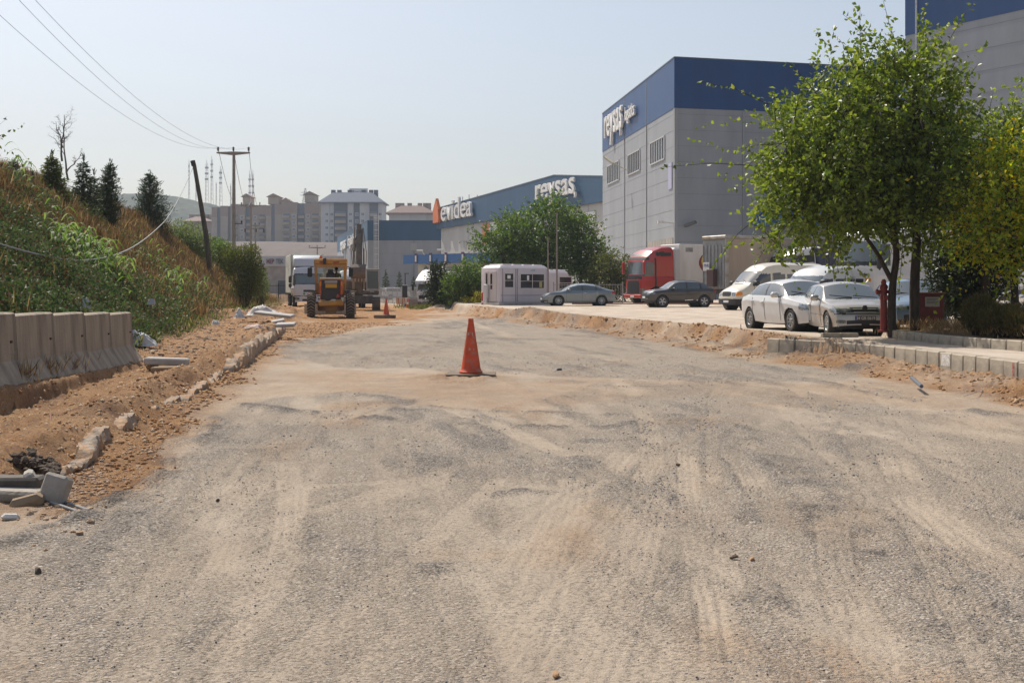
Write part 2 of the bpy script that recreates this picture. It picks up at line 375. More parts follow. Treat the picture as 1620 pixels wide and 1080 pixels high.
def ground_masks(X, Y, Z):
    near = soft(X, Y, P_NEAR, .008); mid = soft(X, Y, P_MID, .012)
    n1 = fbm(X*.55+Y*.1, Y*.16, 201, 5, .6); n2 = fbm(X*1.6+Y*.25, Y*.35, 211, 5, .6); n3 = fbm(X*.3, Y*.1, 215, 3)
    gravel = near*np.clip(.45+n1*1.9+n2*1.9, .03, 1) + mid*np.clip(.85+n2*1.2, .3, 1)*(1-near)
    dark = np.zeros(X.shape)
    for pts, wd, a in DARKS:
        d, _, s_ = polydist(X, Y, W(pts)); wv = wd*(.55+1.3*(vn(s_*1.4, s_*0, 7+len(pts))))
        dark = np.maximum(dark, a*np.exp(-(d/np.maximum(wv, .02))**2)*np.clip(.55+fbm(X*4, Y*2.5, 223, 3)*2.6, 0, 1))
    dark = np.maximum(dark, np.maximum(near*np.clip((n2-.08)*3.2, 0, .6), mid*np.clip((n2+n1*.5-.02)*2.6, 0, .55)))
    trk = np.zeros(X.shape); groove = np.zeros(X.shape)
    for pts, wd in TRACKS:
        d, lat, s_ = polydist(X, Y, W(pts)); m = sst(wd, wd*.5, d)*np.clip(.6+fbm(X*1.2, Y*.5, 231)*2.5, 0, 1)*sst(0,1.2,s_)*sst(0,1.2,s_.max()-s_)
        trk = np.maximum(trk, m); groove = groove + m*(np.cos(lat/wd*14)*.5+.3*np.cos(s_*55+lat*25))
    if Z is not None:
        nm = (Y < 30) & (near > .05); Xs, Ys_ = X[nm], Y[nm]; t2 = np.zeros(Xs.shape); g2 = np.zeros(Xs.shape); br = fbm(Xs*.8, Ys_*.5, 237)*2.2
        for pts, wd, a in RTR:
            d, lat, s_ = polydist(Xs, Ys_, W(pts)); m = a*sst(wd, wd*.7, d)*np.clip(.55+br, 0, 1)
            t2 = np.maximum(t2, m); g2 = g2 + m*(np.cos(lat/wd*(9+6*a))*.30+.18*np.cos(s_*50+np.sign(lat)*lat*30))-a*.8*np.exp(-((d-wd*1.1)/.025)**2)
        trk[nm] = np.maximum(trk[nm], t2*.8); groove[nm] += g2
    gravel = np.clip(gravel*(1-.8*trk), 0, 1); dark = dark*(1-.75*trk)
    orange = soft(X, Y, P_ORANGE, .02)
    kl = kerb_l(Y)
    orange = np.maximum(orange, sst(1.3, .2, X-kl)*sst(8, 10, Y)*.9)
    orange = np.maximum(orange, .35*sst(60, 72, Y)*sst(150, 110, Y)*sst(.5, -.5, X-lot_e(Y)))
    dusty = np.maximum(soft(X, Y, P_DUSTY, .012), .6*soft(X, Y, P_DUST2, .02)); orange = np.maximum(orange, .30*dusty*np.clip(.8+n2*1.5, 0, 1.2)); dusty = dusty*np.clip(sst(.08, -.10, X/Y)*.75+.3+n1, .1, 1); gravel = gravel*(1-.75*dusty)
    orange = np.maximum(orange, (near+mid)*np.clip((fbm(X*.9, Y*.4, 241, 4)-.10)*2.2, 0, .38))
    s1 = fbm((X+.12*Y)*4.5, Y*.10, 243, 4, .6); s2 = fbm((X-.30*Y)*4.0, Y*.11, 247, 4, .6); s3 = np.where(X > .05*Y, s2, s1)
    gravel = np.clip(gravel*(1+1.5*s3+.6*s1), 0, 1)
    le = lot_e(Y); dd = le - X
    soil = sst(1.7, .9, np.abs(dd+.2))*sst(26, 31, Y)*sst(88, 75, Y)
    soil = np.maximum(soil, sst(1.75, 1.3, dd)*(dd > -.1)*sst(32, 27, Y))
    rub = soil*np.clip(.72+fbm(X*1.2, Y*.7, 251)*1.5, 0, 1)
    orange = np.maximum(orange, rub)
    gravel = gravel*(1-rub)
    # grey gravel washed against the berm
    gb = sst(2.2, 1.0, dd)*sst(-.3, .3, dd)*sst(33, 40, Y)*sst(75, 60, Y)*np.clip(.4+fbm(X*.8, Y*.4, 261)*2.5, 0, 1)
    gravel = np.maximum(gravel, gb); 
    lot = sst(0, .3, X-le-.25)*(1-.9*soil*(Y > 28))
    veg = np.maximum(sst(-.9, .3, foot(Y)-X), sst(.05, .2, X-ink_x(Y))*sst(31.7, 31.5, Y))
    isl2 = sst(31.4, 31.6, Y)*sst(36, 35, Y)*sst(11.6, 12, X); veg = np.maximum(veg, isl2)
    r2 = ((X+.95)/.9)**2 + ((Y-22.1)/1.7)**2; orange = np.maximum(orange, .7*np.exp(-r2)*np.clip(.8+fbm(X*4, Y*4, 73)*2, 0, 1)); gravel *= 1-.8*np.exp(-r2)
    groove = groove + 2.2*(s1+s3)*(near+mid)
    return gravel, orange, dark, lot, veg, trk, groove
def ground_grid():
    Ys = [2.6]
    while Ys[-1] < 335: Ys.append(Ys[-1]*1.0058 + .004)
    Ys = np.array(Ys); U = np.concatenate([np.linspace(-1.15,-.44,70)[:-1], np.linspace(-.44,.44,860), np.linspace(.44,1.1,60)[1:]])
    Yg, Ug = np.meshgrid(Ys, U, indexing='ij'); Xg = Ug*(Yg+3.5)
    Z = H(Xg, Yg)
    g, o, dk, lt, vg, tr, gr = ground_masks(Xg, Yg, Z)
    Z = Z + dk*.038*(1+fbm(Xg*9, Yg*7, 301, 3)*2) - tr*.008 + gr*.007*sst(40, 12, Yg) + g*(fbm(Xg*14, Yg*12, 305, 2))*.012
    Z = Z + o*(1-lt)*np.abs(fbm(Xg*7, Yg*6, 307, 4, .65))*.13*sst(.0, .1, Z)
    return Xg, Yg, Z, (g, o, dk), (lt, vg, tr)
def ground_material():
    m = bpy.data.materials.new('ground'); m.use_nodes = True; n, l = nodes(m); b = n['Principled BSDF']
    def attr(nm):
        a = n.new('ShaderNodeAttribute'); a.attribute_name = nm; s = n.new('ShaderNodeSeparateColor'); l.new(a.outputs['Color'], s.inputs[0]); return s.outputs
    a1 = attr('m1'); a2 = attr('m2')
    pos = n.new('ShaderNodeNewGeometry').outputs['Position']
    big = _noise(n, l, pos, .35, 5, .6); med = _noise(n, l, _map(n, l, pos, (1, .45, 1)), 2.2, 6, .65); fin_ = _noise(n, l, pos, 38, 4, .7); fin2 = _noise(n, l, pos, 140, 3, .7)
    base = _mix(n, l, _ramp(n, l, med, .35, .7), (.405, .335, .26), (.485, .41, .325))
    base = _mix(n, l, _ramp(n, l, big, .45, .7), base, (.365, .30, .235))
    org = _mix(n, l, _ramp(n, l, med, .3, .7), (.44, .225, .095), (.56, .34, .17))
    org = _mix(n, l, _ramp(n, l, _noise(n, l, pos, 1.1, 6, .7), .46, .66), org, (.27, .14, .07))
    # stones
    def vor(sc, lo, hi, c1, c2, c3):
        v = n.new('ShaderNodeTexVoronoi'); v.inputs['Scale'].default_value = sc; l.new(pos, v.inputs['Vector'])
        s = n.new('ShaderNodeSeparateColor'); l.new(v.outputs['Color'], s.inputs[0])
        c = _mix(n, l, _ramp(n, l, s.outputs[0], lo, hi), c1, c2); c = _mix(n, l, _ramp(n, l, s.outputs[1], .8, .9), c, c3)
        return c, v.outputs['Distance'], s.outputs[2]
    st, sdist, sr = vor(46, .1, .9, (.16, .135, .11), (.44, .375, .305), (.60, .54, .465))
    st2, sdist2, sr2 = vor(95, .1, .9, (.19, .16, .13), (.44, .37, .295), (.57, .51, .44))
    st = _mix(n, l, _ramp(n, l, fin_, .45, .55), st, st2)
    dkc, _, _ = vor(60, .1, .9, (.06, .055, .052), (.19, .175, .16), (.33, .30, .27))
    gm = _math(n, l, 'ADD', a1[0], _math(n, l, 'MULTIPLY', _math(n, l, 'SUBTRACT', fin_, .5), 1.1))
    gm = _math(n, l, 'ADD', gm, _math(n, l, 'MULTIPLY', _math(n, l, 'SUBTRACT', sr, .5), .5))
    gmk = _ramp(n, l, gm, .25, .65)
    c = _mix(n, l, a1[1], base, org)
    c = _mix(n, l, _math(n, l, 'MULTIPLY', gmk, .72), c, st)
    dm = _ramp(n, l, _math(n, l, 'ADD', a1[2], _math(n, l, 'MULTIPLY', _math(n, l, 'SUBTRACT', sr2, .5), .9)), .15, .55)
    c = _mix(n, l, _math(n, l, 'MULTIPLY', dm, .85), c, dkc)
    lotc = _mix(n, l, _ramp(n, l, _noise(n, l, _map(n, l, pos, (1, .6, 1)), .9, 7, .65), .38, .66), (.44, .36, .285), (.60, .52, .43))
    c = _mix(n, l, a2[0], c, lotc)
    vegc = _mix(n, l, _ramp(n, l, med, .35, .65), (.13, .085, .045), (.26, .16, .085))
    c = _mix(n, l, _math(n, l, 'MULTIPLY', a2[1], .9), c, vegc)
    c = _mix(n, l, _math(n, l, 'MULTIPLY', a2[2], .40), c, (.50, .41, .315))
    sp = _ramp(n, l, fin2, .3, .75); c2 = n.new('ShaderNodeHueSaturation'); l.new(c, c2.inputs['Color'])
    l.new(_math(n, l, 'ADD', _math(n, l, 'MULTIPLY', sp, .35), .82), c2.inputs['Value']); l.new(c2.outputs[0], b.inputs['Base Color'])
    b.inputs['Roughness'].default_value = .95; b.inputs['Specular IOR Level'].default_value = .15
    hh = _math(n, l, 'ADD', _math(n, l, 'MULTIPLY', _math(n, l, 'SUBTRACT', 1.0, sdist), _math(n, l, 'MULTIPLY', gmk, .9)), _math(n, l, 'MULTIPLY', fin_, .9))
    hh = _math(n, l, 'ADD', hh, _math(n, l, 'MULTIPLY', fin2, .3))
    hh = _math(n, l, 'ADD', hh, _math(n, l, 'MULTIPLY', _math(n, l, 'MULTIPLY', _noise(n, l, pos, 9, 6, .8), a1[1]), 6.5))
    bp = n.new('ShaderNodeBump'); bp.inputs['Strength'].default_value = 1.0; bp.inputs['Distance'].default_value = .018
    l.new(hh, bp.inputs['Height']); l.new(bp.outputs[0], b.inputs['Normal'])
    return m
GMAT = ground_material()
Xg, Yg, Zg, M1, M2 = ground_grid()
ny, nx = Xg.shape
V = np.stack([Xg, Yg, Zg], -1).reshape(-1, 3); i = np.arange(ny-1)[:, None]*nx + np.arange(nx-1)[None]; i = i.ravel()
go = npmesh('ground', V, np.stack([i, i+1, i+nx+1, i+nx], 1), GMAT, smooth=True); tag(go, kind='structure')
for nm, M_ in (('m1', M1), ('m2', M2)):
    a = go.data.color_attributes.new(nm, 'FLOAT_COLOR', 'POINT')
    arr = np.ones((ny*nx, 4), np.float32)
    for k in range(3): arr[:, k] = M_[k].ravel()
    a.data.foreach_set('color', arr.ravel())
# far ground out to the horizon, lying a little under the near sheet
fm = mat('far_ground', (.34,.27,.2), .95, col2=(.2,.19,.12), scale=.02, lo=.4, hi=.6)
mb = MB(); mb.box(-4000, 4000, -300, 5000, -1.6, -.55); tag(mb.build('far_ground', fm), kind='structure')
# loose stones: far too many to count
def stones(name, N, area, smin, smax, m, wt, seed, label, sq=.6):
    r = np.random.default_rng(seed)
    Y = area[0]*(area[1]/area[0])**r.uniform(0, 1, N*4); X = (r.uniform(-.46, .46, N*4))*(Y+2)
    g, o, dk, lt, vg, tr, gr = ground_masks(X, Y, None)
    keep = r.uniform(0, 1, N*4) < wt(g, o, dk, lt, vg, X, Y); X, Y = X[keep][:N], Y[keep][:N]; n_ = len(X)
    Z = H(X, Y); s = smin + (smax-smin)*r.uniform(0, 1, n_)**3; s = s*np.clip(Y/9, .8, 2.2)
    oc = np.array([(1,0,0),(-1,0,0),(0,1,0),(0,-1,0),(0,0,1),(0,0,-1),(.6,.6,.55),(-.6,.55,.6),(.55,-.6,.6),(-.6,-.6,.5)])
    oc = oc[:6]
    fc = np.array([(0,2,4),(2,1,4),(1,3,4),(3,0,4),(2,0,5),(1,2,5),(3,1,5),(0,3,5)])
    j = r.uniform(.6, 1.3, (n_, 6, 1)); pts = oc[None]*j*s[:, None, None]*np.array([1, .9, sq])
    a = r.uniform(0, 6.28, n_); ca, sa = np.cos(a), np.sin(a)
    px_ = pts[..., 0]*ca[:, None]-pts[..., 1]*sa[:, None]; py_ = pts[..., 0]*sa[:, None]+pts[..., 1]*ca[:, None]
    V = np.stack([px_+X[:, None], py_+Y[:, None], pts[..., 2]+Z[:, None]+s[:, None]*.15], -1).reshape(-1, 3)
    Fq = (fc[None]+(np.arange(n_)*6)[:, None, None]).reshape(-1, 3)
    return tag(npmesh(name, V, Fq, m, nv=3), kind='stuff', label=label)
gm_ = leafmat('gravel_stone', [(.13,.13,.135),(.24,.235,.23),(.36,.34,.32),(.5,.48,.45)], .9, 0, .2)
om_ = leafmat('clay_stone', [(.20,.10,.05),(.34,.19,.095),(.46,.29,.16),(.52,.42,.31)], .95, 0, .1)
stones('loose_gravel', 95000, (4.0, 30), .003, .011, gm_, lambda g,o,dk,lt,vg,X,Y: np.clip(.30*g**2*np.clip(.5+fbm(X*2.2,Y*1.1,333)*3,0,1)+.95*dk, 0, 1)*(lt < .2)*(vg < .2), 5, 'grey crushed stone scattered over the graded road')
stones('clay_clods', 42000, (8, 60), .004, .024, om_, lambda g,o,dk,lt,vg,X,Y: np.clip(o-.5, 0, 1)*1.6*(lt < .5)*(vg < .3), 6, 'orange clods of clay along the dug road edges', .8)
# ================= buildings =================
def clad(name, col, rough=.5, dirt=(.9, 1)):
    """profiled sheet cladding: fine vertical ribs, faint stains"""
    m = bpy.data.materials.new(name); m.use_nodes = True; MATS[name] = m; n, l = nodes(m); b = n['Principled BSDF']
    pos = n.new('ShaderNodeNewGeometry').outputs['Position']
    nz = _noise(n, l, _map(n, l, pos, (.5, .5, .12)), 1.0, 6, .6)
    c = _mix(n, l, _ramp(n, l, nz, .35, .7), tuple(v*.89 for v in col), tuple(min(1, v*1.06) for v in col))
    l.new(c, b.inputs['Base Color']); b.inputs['Roughness'].default_value = rough; b.inputs['Specular IOR Level'].default_value = .4
    nz2 = _noise(n, l, pos, .7, 2, .5); bp = n.new('ShaderNodeBump'); bp.inputs['Strength'].default_value = .25; bp.inputs['Distance'].default_value = .05
    l.new(nz2, bp.inputs['Height']); l.new(bp.outputs[0], b.inputs['Normal']); return m
M_GREY = clad('grey_cladding', (.33,.345,.37)); M_BLUE = clad('blue_cladding', (.018,.07,.21), .45); M_PALE = clad('pale_cladding', (.50,.50,.49))
M_BLUE2 = clad('teal_blue_cladding', (.035,.10,.19), .5)
M_JOINT = mat('joint', (.2,.21,.22), .6); M_WHITE = mat('white_sign', (.78,.78,.76), .45); M_WIN = mat('window_glass', (.05,.06,.075), .12, spec=.8)
M_FRAME = mat('window_frame', (.7,.7,.68), .5); M_DARK = mat('dark_opening', (.03,.03,.032), .7); M_STEEL = mat('galvanised', (.45,.46,.47), .45, .5, col2=(.35,.35,.35), scale=5)
M_ORG = mat('orange_sign', (.72,.19,.05), .5); M_FASC = mat('blue_fascia', (.035,.14,.36), .4); M_CONC = mat('concrete', (.40,.37,.32), .9, col2=(.27,.24,.20), scale=2.5, bump=.6, bscale=25)
M_ROOF = mat('flat_roof', (.3,.3,.3), .9)
def wall_box(mb, a, b, z0, z1, t=.3, off=0.0):
    """slab standing on the line a-b; its outer face lies to the right of the direction a-b, moved out by off"""
    a = Vector((a[0], a[1])); b = Vector((b[0], b[1])); d = (b-a).normalized(); nrm = Vector((d.y, -d.x))
    o0 = a+nrm*off; o1 = b+nrm*off; i0 = a+nrm*(off-t); i1 = b+nrm*(off-t)
    z0 = z0 if isinstance(z0, tuple) else (z0, z0); z1 = z1 if isinstance(z1, tuple) else (z1, z1)
    v = [(o0.x,o0.y,z0[0]),(o1.x,o1.y,z0[1]),(i1.x,i1.y,z0[1]),(i0.x,i0.y,z0[0]),(o0.x,o0.y,z1[0]),(o1.x,o1.y,z1[1]),(i1.x,i1.y,z1[1]),(i0.x,i0.y,z1[0])]
    return mb._add(v, [(0,3,2,1),(4,5,6,7),(0,1,5,4),(1,2,6,5),(2,3,7,6),(3,0,4,7)])
def lerp2(a, b, t): return (a[0]+(b[0]-a[0])*t, a[1]+(b[1]-a[1])*t)
def at(a, d, t): return (a[0]+d[0]*t, a[1]+d[1]*t)
def joints(mb, a, b, z0, z1, step, off=.012, w=.035):
    z = z0
    while z < z1: wall_box(mb, a, b, z, z+w, .05, off); z += step
# ---- big grey warehouse with blue top band ----
A0 = (14.8, 115.0); AD = (-.1044, .9945); A1 = at(A0, AD, 37.3); A2 = (62, 127.7); A3 = (58, 166)
th = tag(bpy.data.objects.new('warehouse', None), 'tall grey warehouse with a dark blue band and white raised lettering, behind the red lorry', 'warehouse'); COL.objects.link(th)
def block(name, pts, z0, z1, m, parent, inset=.35):
    mb = MB(); c = Vector((sum(p[0] for p in pts)/len(pts), sum(p[1] for p in pts)/len(pts)))
    q = [(Vector(p)-(Vector(p)-c).normalized()*inset) for p in pts]; mb.prism([(p.x, p.y) for p in q], z0, z1, 'z'); return mb.build(name, m, parent)
def shell(parent, runs, z0, zb, zt, mlow, mtop, tall=None):
    lo = MB(); up = MB(); cp = MB()
    for a, b in runs:
        wall_box(lo, a, b, z0, zb, .3); wall_box(up, a, b, zb+.002, zt, .3, .04); wall_box(cp, a, b, zt+.002, zt+.12, .4, .08)
    lo.build('wall', mlow, parent); up.build('upper_band', mtop, parent); cp.build('coping', mat('coping', (.09,.12,.17), .5), parent)
shell(th, [(A1, A0), (A0, A2)], -.5, 18.05, 22.6, M_GREY, M_BLUE)
block('roof', [A0, A2, A3, A1], 21.5, 21.9, M_ROOF, th, .6)
mb = MB(); wall_box(mb, A3, A1, -.5, 22.3, .3); wall_box(mb, A2, A3, -.5, 22.3, .3); mb.build('rear_wall', M_GREY, th)
jm = MB(); joints(jm, A1, at(A0, AD, 0), 3.0, 18, 1.45); joints(jm, A0, A2, 3.0, 18, 1.45, .01, .03); jm.build('panel_joint', mat('panel_joint_faint', (.22,.23,.25), .6), th)
for t in (23.5, 12.1):
    j = MB(); wall_box(j, at(A0, AD, t+.1), at(A0, AD, t-.1), 0, 22.4, .08, .06); j.build('vertical_joint', M_JOINT, th)
ADR = Vector((A2[0]-A0[0], A2[1]-A0[1])).normalized()
for t in (6.7, 15.5):
    p = (A0[0]+ADR.x*t, A0[1]+ADR.y*t); q = (A0[0]+ADR.x*(t+.14), A0[1]+ADR.y*(t+.14)); j = MB(); wall_box(j, p, q, 0, 17.9, .1, .16); j.build('downpipe', M_GREY, th)
j = MB(); wall_box(j, at(A0, AD, .18), at(A0, AD, 0), 0, 18, .05, .03); j.build('corner_trim', M_PALE, th)
def clerestory(t0, t1, z0, z1, bars):
    f = MB(); a = at(A0, AD, t0); b = at(A0, AD, t1)
    wall_box(f, a, b, z0-.12, z0, .25, .12); wall_box(f, a, b, z1, z1+.12, .25, .12)
    for k in range(bars+1):
        t = t0+(t1-t0)*k/bars; w_ = .16 if k in (0, bars) else .09
        wall_box(f, at(A0, AD, t+w_/2), at(A0, AD, t-w_/2), z0+.001, z1-.001, .2, .10)
    o = f.build('window', mat('louvre_frame', (.50,.51,.52), .5), th)
    g = MB(); wall_box(g, at(A0, AD, t0-.1), at(A0, AD, t1+.1), z0+.002, z1-.002, .05, .03); g.build('pane', M_WIN, o)
clerestory(34.0, 26.6, 13.9, 15.9, 7); clerestory(21.6, 15.2, 13.9, 15.9, 7); clerestory(10.2, 3.9, 13.9, 15.9, 6)
nrmA = Vector((-AD[1], AD[0], 0))
def onA(t, z, off=.3): p = at(A0, AD, t); return Vector((p[0]+nrmA.x*off, p[1]+nrmA.y*off, z))
xd = (-AD[0], -AD[1], 0)
text_mesh('lettering', 'reysas', 5.2, .25, M_WHITE, th, frameM(onA(34.4, 19.35), xd), bold=.04, sx=.86)
text_mesh('lettering', ',', 3.4, .25, M_WHITE, th, frameM(onA(24.6, 18.95), xd), bold=.04, sx=.9)
text_mesh('lettering', 'logistics', 2.1, .18, M_WHITE, th, frameM(onA(21.9, 19.75), xd), bold=.015, sx=.80)
mb = MB(); wall_box(mb, at(A0, AD, 11.6), at(A0, AD, .6), 0, 6.3, .1, .05); cu = mb.build('dock_curtain', mat('curtain', (.40,.37,.32), .8, col2=(.2,.19,.18), scale=1.2, stretch=(3,3,.05)), th)
mb = MB(); wall_box(mb, at(A0, AD, 2.3), at(A0, AD, .9), 10.8, 13.2, .06, .08); mb.build('wall_sign', mat('lilac_sign', (.42,.42,.58), .5), th)
fl = MB(); fl.bar(onA(24.5, 16.2, .1), onA(24.0, 16.3, 2.2), .08); fl.rbox(0,0.01,0,.01,0,.01)
fl = MB(); fl.bar(onA(21.0, 14.3, .1), onA(22.5, 15.3, 1.6), .09); fl.bar(onA(22.4, 15.2, 1.5), onA(23.6, 16.0, 2.2), .4, .16); fl.build('floodlight', mat('lamp_beige', (.45,.42,.33), .5), th)
fl = MB(); p = Vector((A0[0]+.9, A0[1]+.1-.35, 7.3)); fl.bar(p, p+Vector((.9,-.5,.35)), .5, .25); fl.build('floodlight', mat('lamp_dark', (.12,.12,.12), .5), th)
fl = MB(); fl.bar(onA(.6, 7.6, 0), onA(.2, 7.7, 1.4), .14, .12); fl.rbox(A0[0]-1.6, A0[0]-1.1, A0[1]-.6, A0[1]-.2, 7.5, 7.8); fl.build('camera_bracket', M_FRAME, th)
mb = MB(); 
def onR(t, off): return (A0[0]+ADR.x*t+ADR.y*off, A0[1]+ADR.y*t-ADR.x*off)
wall_box(mb, onR(7.9, 0), onR(26, 0), 7.4, 8.8, 1.2, 1.2); mb.build('dock_canopy', M_FASC, th)
for t0 in (9, 14.5, 20):
    mb = MB(); wall_box(mb, onR(t0, 0), onR(t0+3.4, 0), 1.2, 5.6, .1, .05); mb.build('dock_door', mat('dock_door', (.16,.17,.18), .6, col2=(.1,.1,.1), scale=2, stretch=(1,1,8)), th)
# ---- right-hand building ----
DD = Vector((.504, -.8637)); D0 = (36.1, 116.0); D1 = (D0[0]+DD.x*95, D0[1]+DD.y*95); DW = (D0[0]-DD.x*4.3, D0[1]-DD.y*4.3)
td = tag(bpy.data.objects.new('warehouse', None), 'tallest grey warehouse at the right edge with a blue top band, behind the leafy trees', 'warehouse'); COL.objects.link(td)
DB = (D1[0]+45, D1[1]+26); DC = (D0[0]+45, D0[1]+26)
shell(td, [(D0, D1), (D1, DB), (DC, D0)], -.5, 24.8, 36, M_GREY, M_BLUE)
block('roof', [D0, D1, DB, DC], 35, 35.4, M_ROOF, td, .6)
jm = MB(); joints(jm, D0, D1, 3.2, 24.6, 1.9, .012, .04); jm.build('panel_joint', MATS['panel_joint_faint'], td)
mb = MB(); wall_box(mb, at(D0, DD, 1.3), at(D0, DD, 1.5), 0, 35.5, .12, .18); mb.build('downpipe', M_STEEL, td)
mb = MB(); wall_box(mb, at(D0, DD, 1.5), at(D0, DD, 40), 11.6, 13.1, 1, 1); mb.build('dock_canopy', M_FASC, td)
for t0 in (4, 10, 16, 22, 28):
    mb = MB(); wall_box(mb, at(D0, DD, t0), at(D0, DD, t0+3.6), 1.2, 5.8, .1, .05); mb.build('dock_door', MATS['dock_door'], td)
tw = tag(bpy.data.objects.new('warehouse_annexe', None), 'lower blue topped annexe squeezed between the two tall grey warehouses', 'warehouse'); COL.objects.link(tw)
D0b = at(D0, DD, -.02); DWb = (DW[0]+3, DW[1]+.35)
shell(tw, [(DW, D0b), (DWb, DW)], -.5, 18.6, 23.1, M_GREY, M_BLUE)
# ---- long warehouse with two raised names ----
B0 = (-12.9, 230.0); BD = Vector((.342, -1)).normalized(); bl = lambda t: at(B0, BD, t*math.hypot(.342, 1))
B1 = bl(74); BB = (B0[0]+60, B0[1]+22); BE = (B1[0]+60, B1[1]+22)
tb = tag(bpy.data.objects.new('warehouse', None), 'long pale warehouse with a blue gable band, orange arrow and two white names', 'warehouse'); COL.objects.link(tb)
lo = MB(); wall_box(lo, B0, B1, -.5, 12.6, .3); wall_box(lo, BB, B0, -.5, 15.5, .3); lo.build('wall', M_PALE, tb)
up = MB(); wall_box(up, bl(-1.2), bl(56), (12.5,12.5), (16.2,17.15), 1.0, .5); wall_box(up, bl(56.01), bl(74), 12.5, (17.15,15.4), 1.0, .5); up.build('upper_band', M_BLUE2, tb)
cp = MB(); wall_box(cp, bl(-1.3), bl(56), (16.202,17.152), (16.35,17.3), 1.1, .55); wall_box(cp, bl(56.01), bl(74), (17.152,15.402), (17.3,15.55), 1.1, .55); cp.build('coping', MATS['coping'], tb)
block('roof', [B0, B1, BE, BB], 12.4, 12.8, M_ROOF, tb, 1)
for t in (16, 29, 42, 55, 66.5):
    j = MB(); wall_box(j, bl(t), bl(t+.12), 0, 12.45, .05, .03); j.build('vertical_joint', mat('joint_mid', (.36,.36,.36), .6), tb)
nB = Vector((BD.y, -BD.x, 0)); bx = (BD.x, BD.y, 0)
def onB(t, z, off): p = bl(t); return Vector((p[0]+nB.x*off, p[1]+nB.y*off, z))
text_mesh('lettering', 'evidea', 5.2, .4, M_WHITE, tb, frameM(onB(3.3, 13.7, .95), bx), bold=.02, sx=1.42)
text_mesh('lettering', 'reysas', 4.4, .25, M_WHITE, tb, frameM(onB(50.0, 14.2, 1.0), bx), bold=.05, sx=1.4)
text_mesh('lettering', ',', 2.8, .25, M_WHITE, tb, frameM(onB(64.2, 13.9, 1.0), bx), bold=.03, sx=1.4)
pr = [(-1.9,13.6),(1.4,13.6),(1.9,14.2),(1.5,16.0),(1.8,16.0),(.1,18.0),(-1.9,16.0),(-1.9,15.4)]
mb = MB(); o_ = onB(.2, 0, .6); fr = Matrix(((BD.x, nB.x, 0, o_.x),(BD.y, nB.y, 0, o_.y),(0,0,1,0),(0,0,0,1)))
mb.M = fr; mb.prism(pr, 0, .5, 'y'); mb.build('arrow_emblem', M_ORG, tb)
mb = MB(); wall_box(mb, bl(58), bl(69), 9.3, 11.5, .1, .15); bo = mb.build('name_board', M_WHITE, tb)
text_mesh('lettering', 'REYSAŞ', 2.0, .06, M_DARK, bo, frameM(onB(58.6, 9.75, .2), bx), bold=.04, sx=1.15)
mb = MB(); wall_box(mb, bl(24), bl(27.6), 9.0, 12.2, .12, .15); mb.build('orange_panel', M_ORG, tb)
mb = MB(); wall_box(mb, bl(27.62), bl(33), 9.0, 12.2, .12, .15); mb.build('white_panel', M_WHITE, tb)
mb = MB(); wall_box(mb, bl(13.6), bl(15.2), 8.6, 9.9, .1, .08); mb.build('vent', mat('vent', (.38,.38,.37), .6), tb)
mb = MB()
for t, h_ in ((12,.9),(15.6,.9),(20,.5)): p = onB(t, 16.4+t*.017, -.3); mb.bar(p, p+Vector((0,0,h_)), .12); 
mb.build('roof_vent_pipe', M_STEEL, tb)
# dock canopy building
tc_ = tag(bpy.data.objects.new('dock_building', None), 'low loading dock with a bright blue fascia and cream walls, left of the leafy tree', 'loading dock'); COL.objects.link(tc_)
K0, K1 = (-17.2, 200.0), (3, 179.0); KD = Vector((K1[0]-K0[0], K1[1]-K0[1])).normalized()
mb = MB(); wall_box(mb, K0, K1, 5.55, 6.95, 5); mb.build('fascia', M_FASC, tc_)
mb = MB(); wall_box(mb, at(K0, KD, 2.2), K1, -.5, 5.54, 4, -1.2); mb.build('wall', mat('cream_render', (.55,.52,.43), .8, col2=(.44,.42,.36), scale=.6), tc_)
for t, o in ((2.9, 0), (6.4, 0), (10.0, 0), (13.9, 0)):
    mb = MB(); wall_box(mb, at(K0, KD, t), at(K0, KD, t+.65), 5.6, 7.15, .1, .12); s_ = mb.build('number_plaque', mat('plaque', (.10,.06,.12), .5), tc_)
    m2 = MB(); wall_box(m2, at(K0, KD, t+.16), at(K0, KD, t+.5), 5.85, 6.8, .03, .15); m2.build('plaque_face', M_WHITE, s_)
for t in (3.7, 9, 14):
    mb = MB(); wall_box(mb, at(K0, KD, t), at(K0, KD, t+2.4), 2.6, 5.0, .1, -1.15); mb.build('dock_shutter', mat('shutter', (.20,.20,.21), .6), tc_)
    mb = MB(); wall_box(mb, at(K0, KD, t+.1), at(K0, KD, t+1.5), .3, 2.6, .1, -1.14); mb.build('dock_door', M_DARK, tc_)
for t in (5.2, 10.0):
    mb = MB(); p = at(K0, KD, t); mb.bar((p[0], p[1]-.2, 6.9), (p[0]-.3, p[1]-1.2, 7.5), .1); mb.rbox(p[0]-1.1, p[0]-.1, p[1]-1.7, p[1]-1.0, 7.4, 7.65, .08); mb.build('floodlight', M_FRAME, tc_)
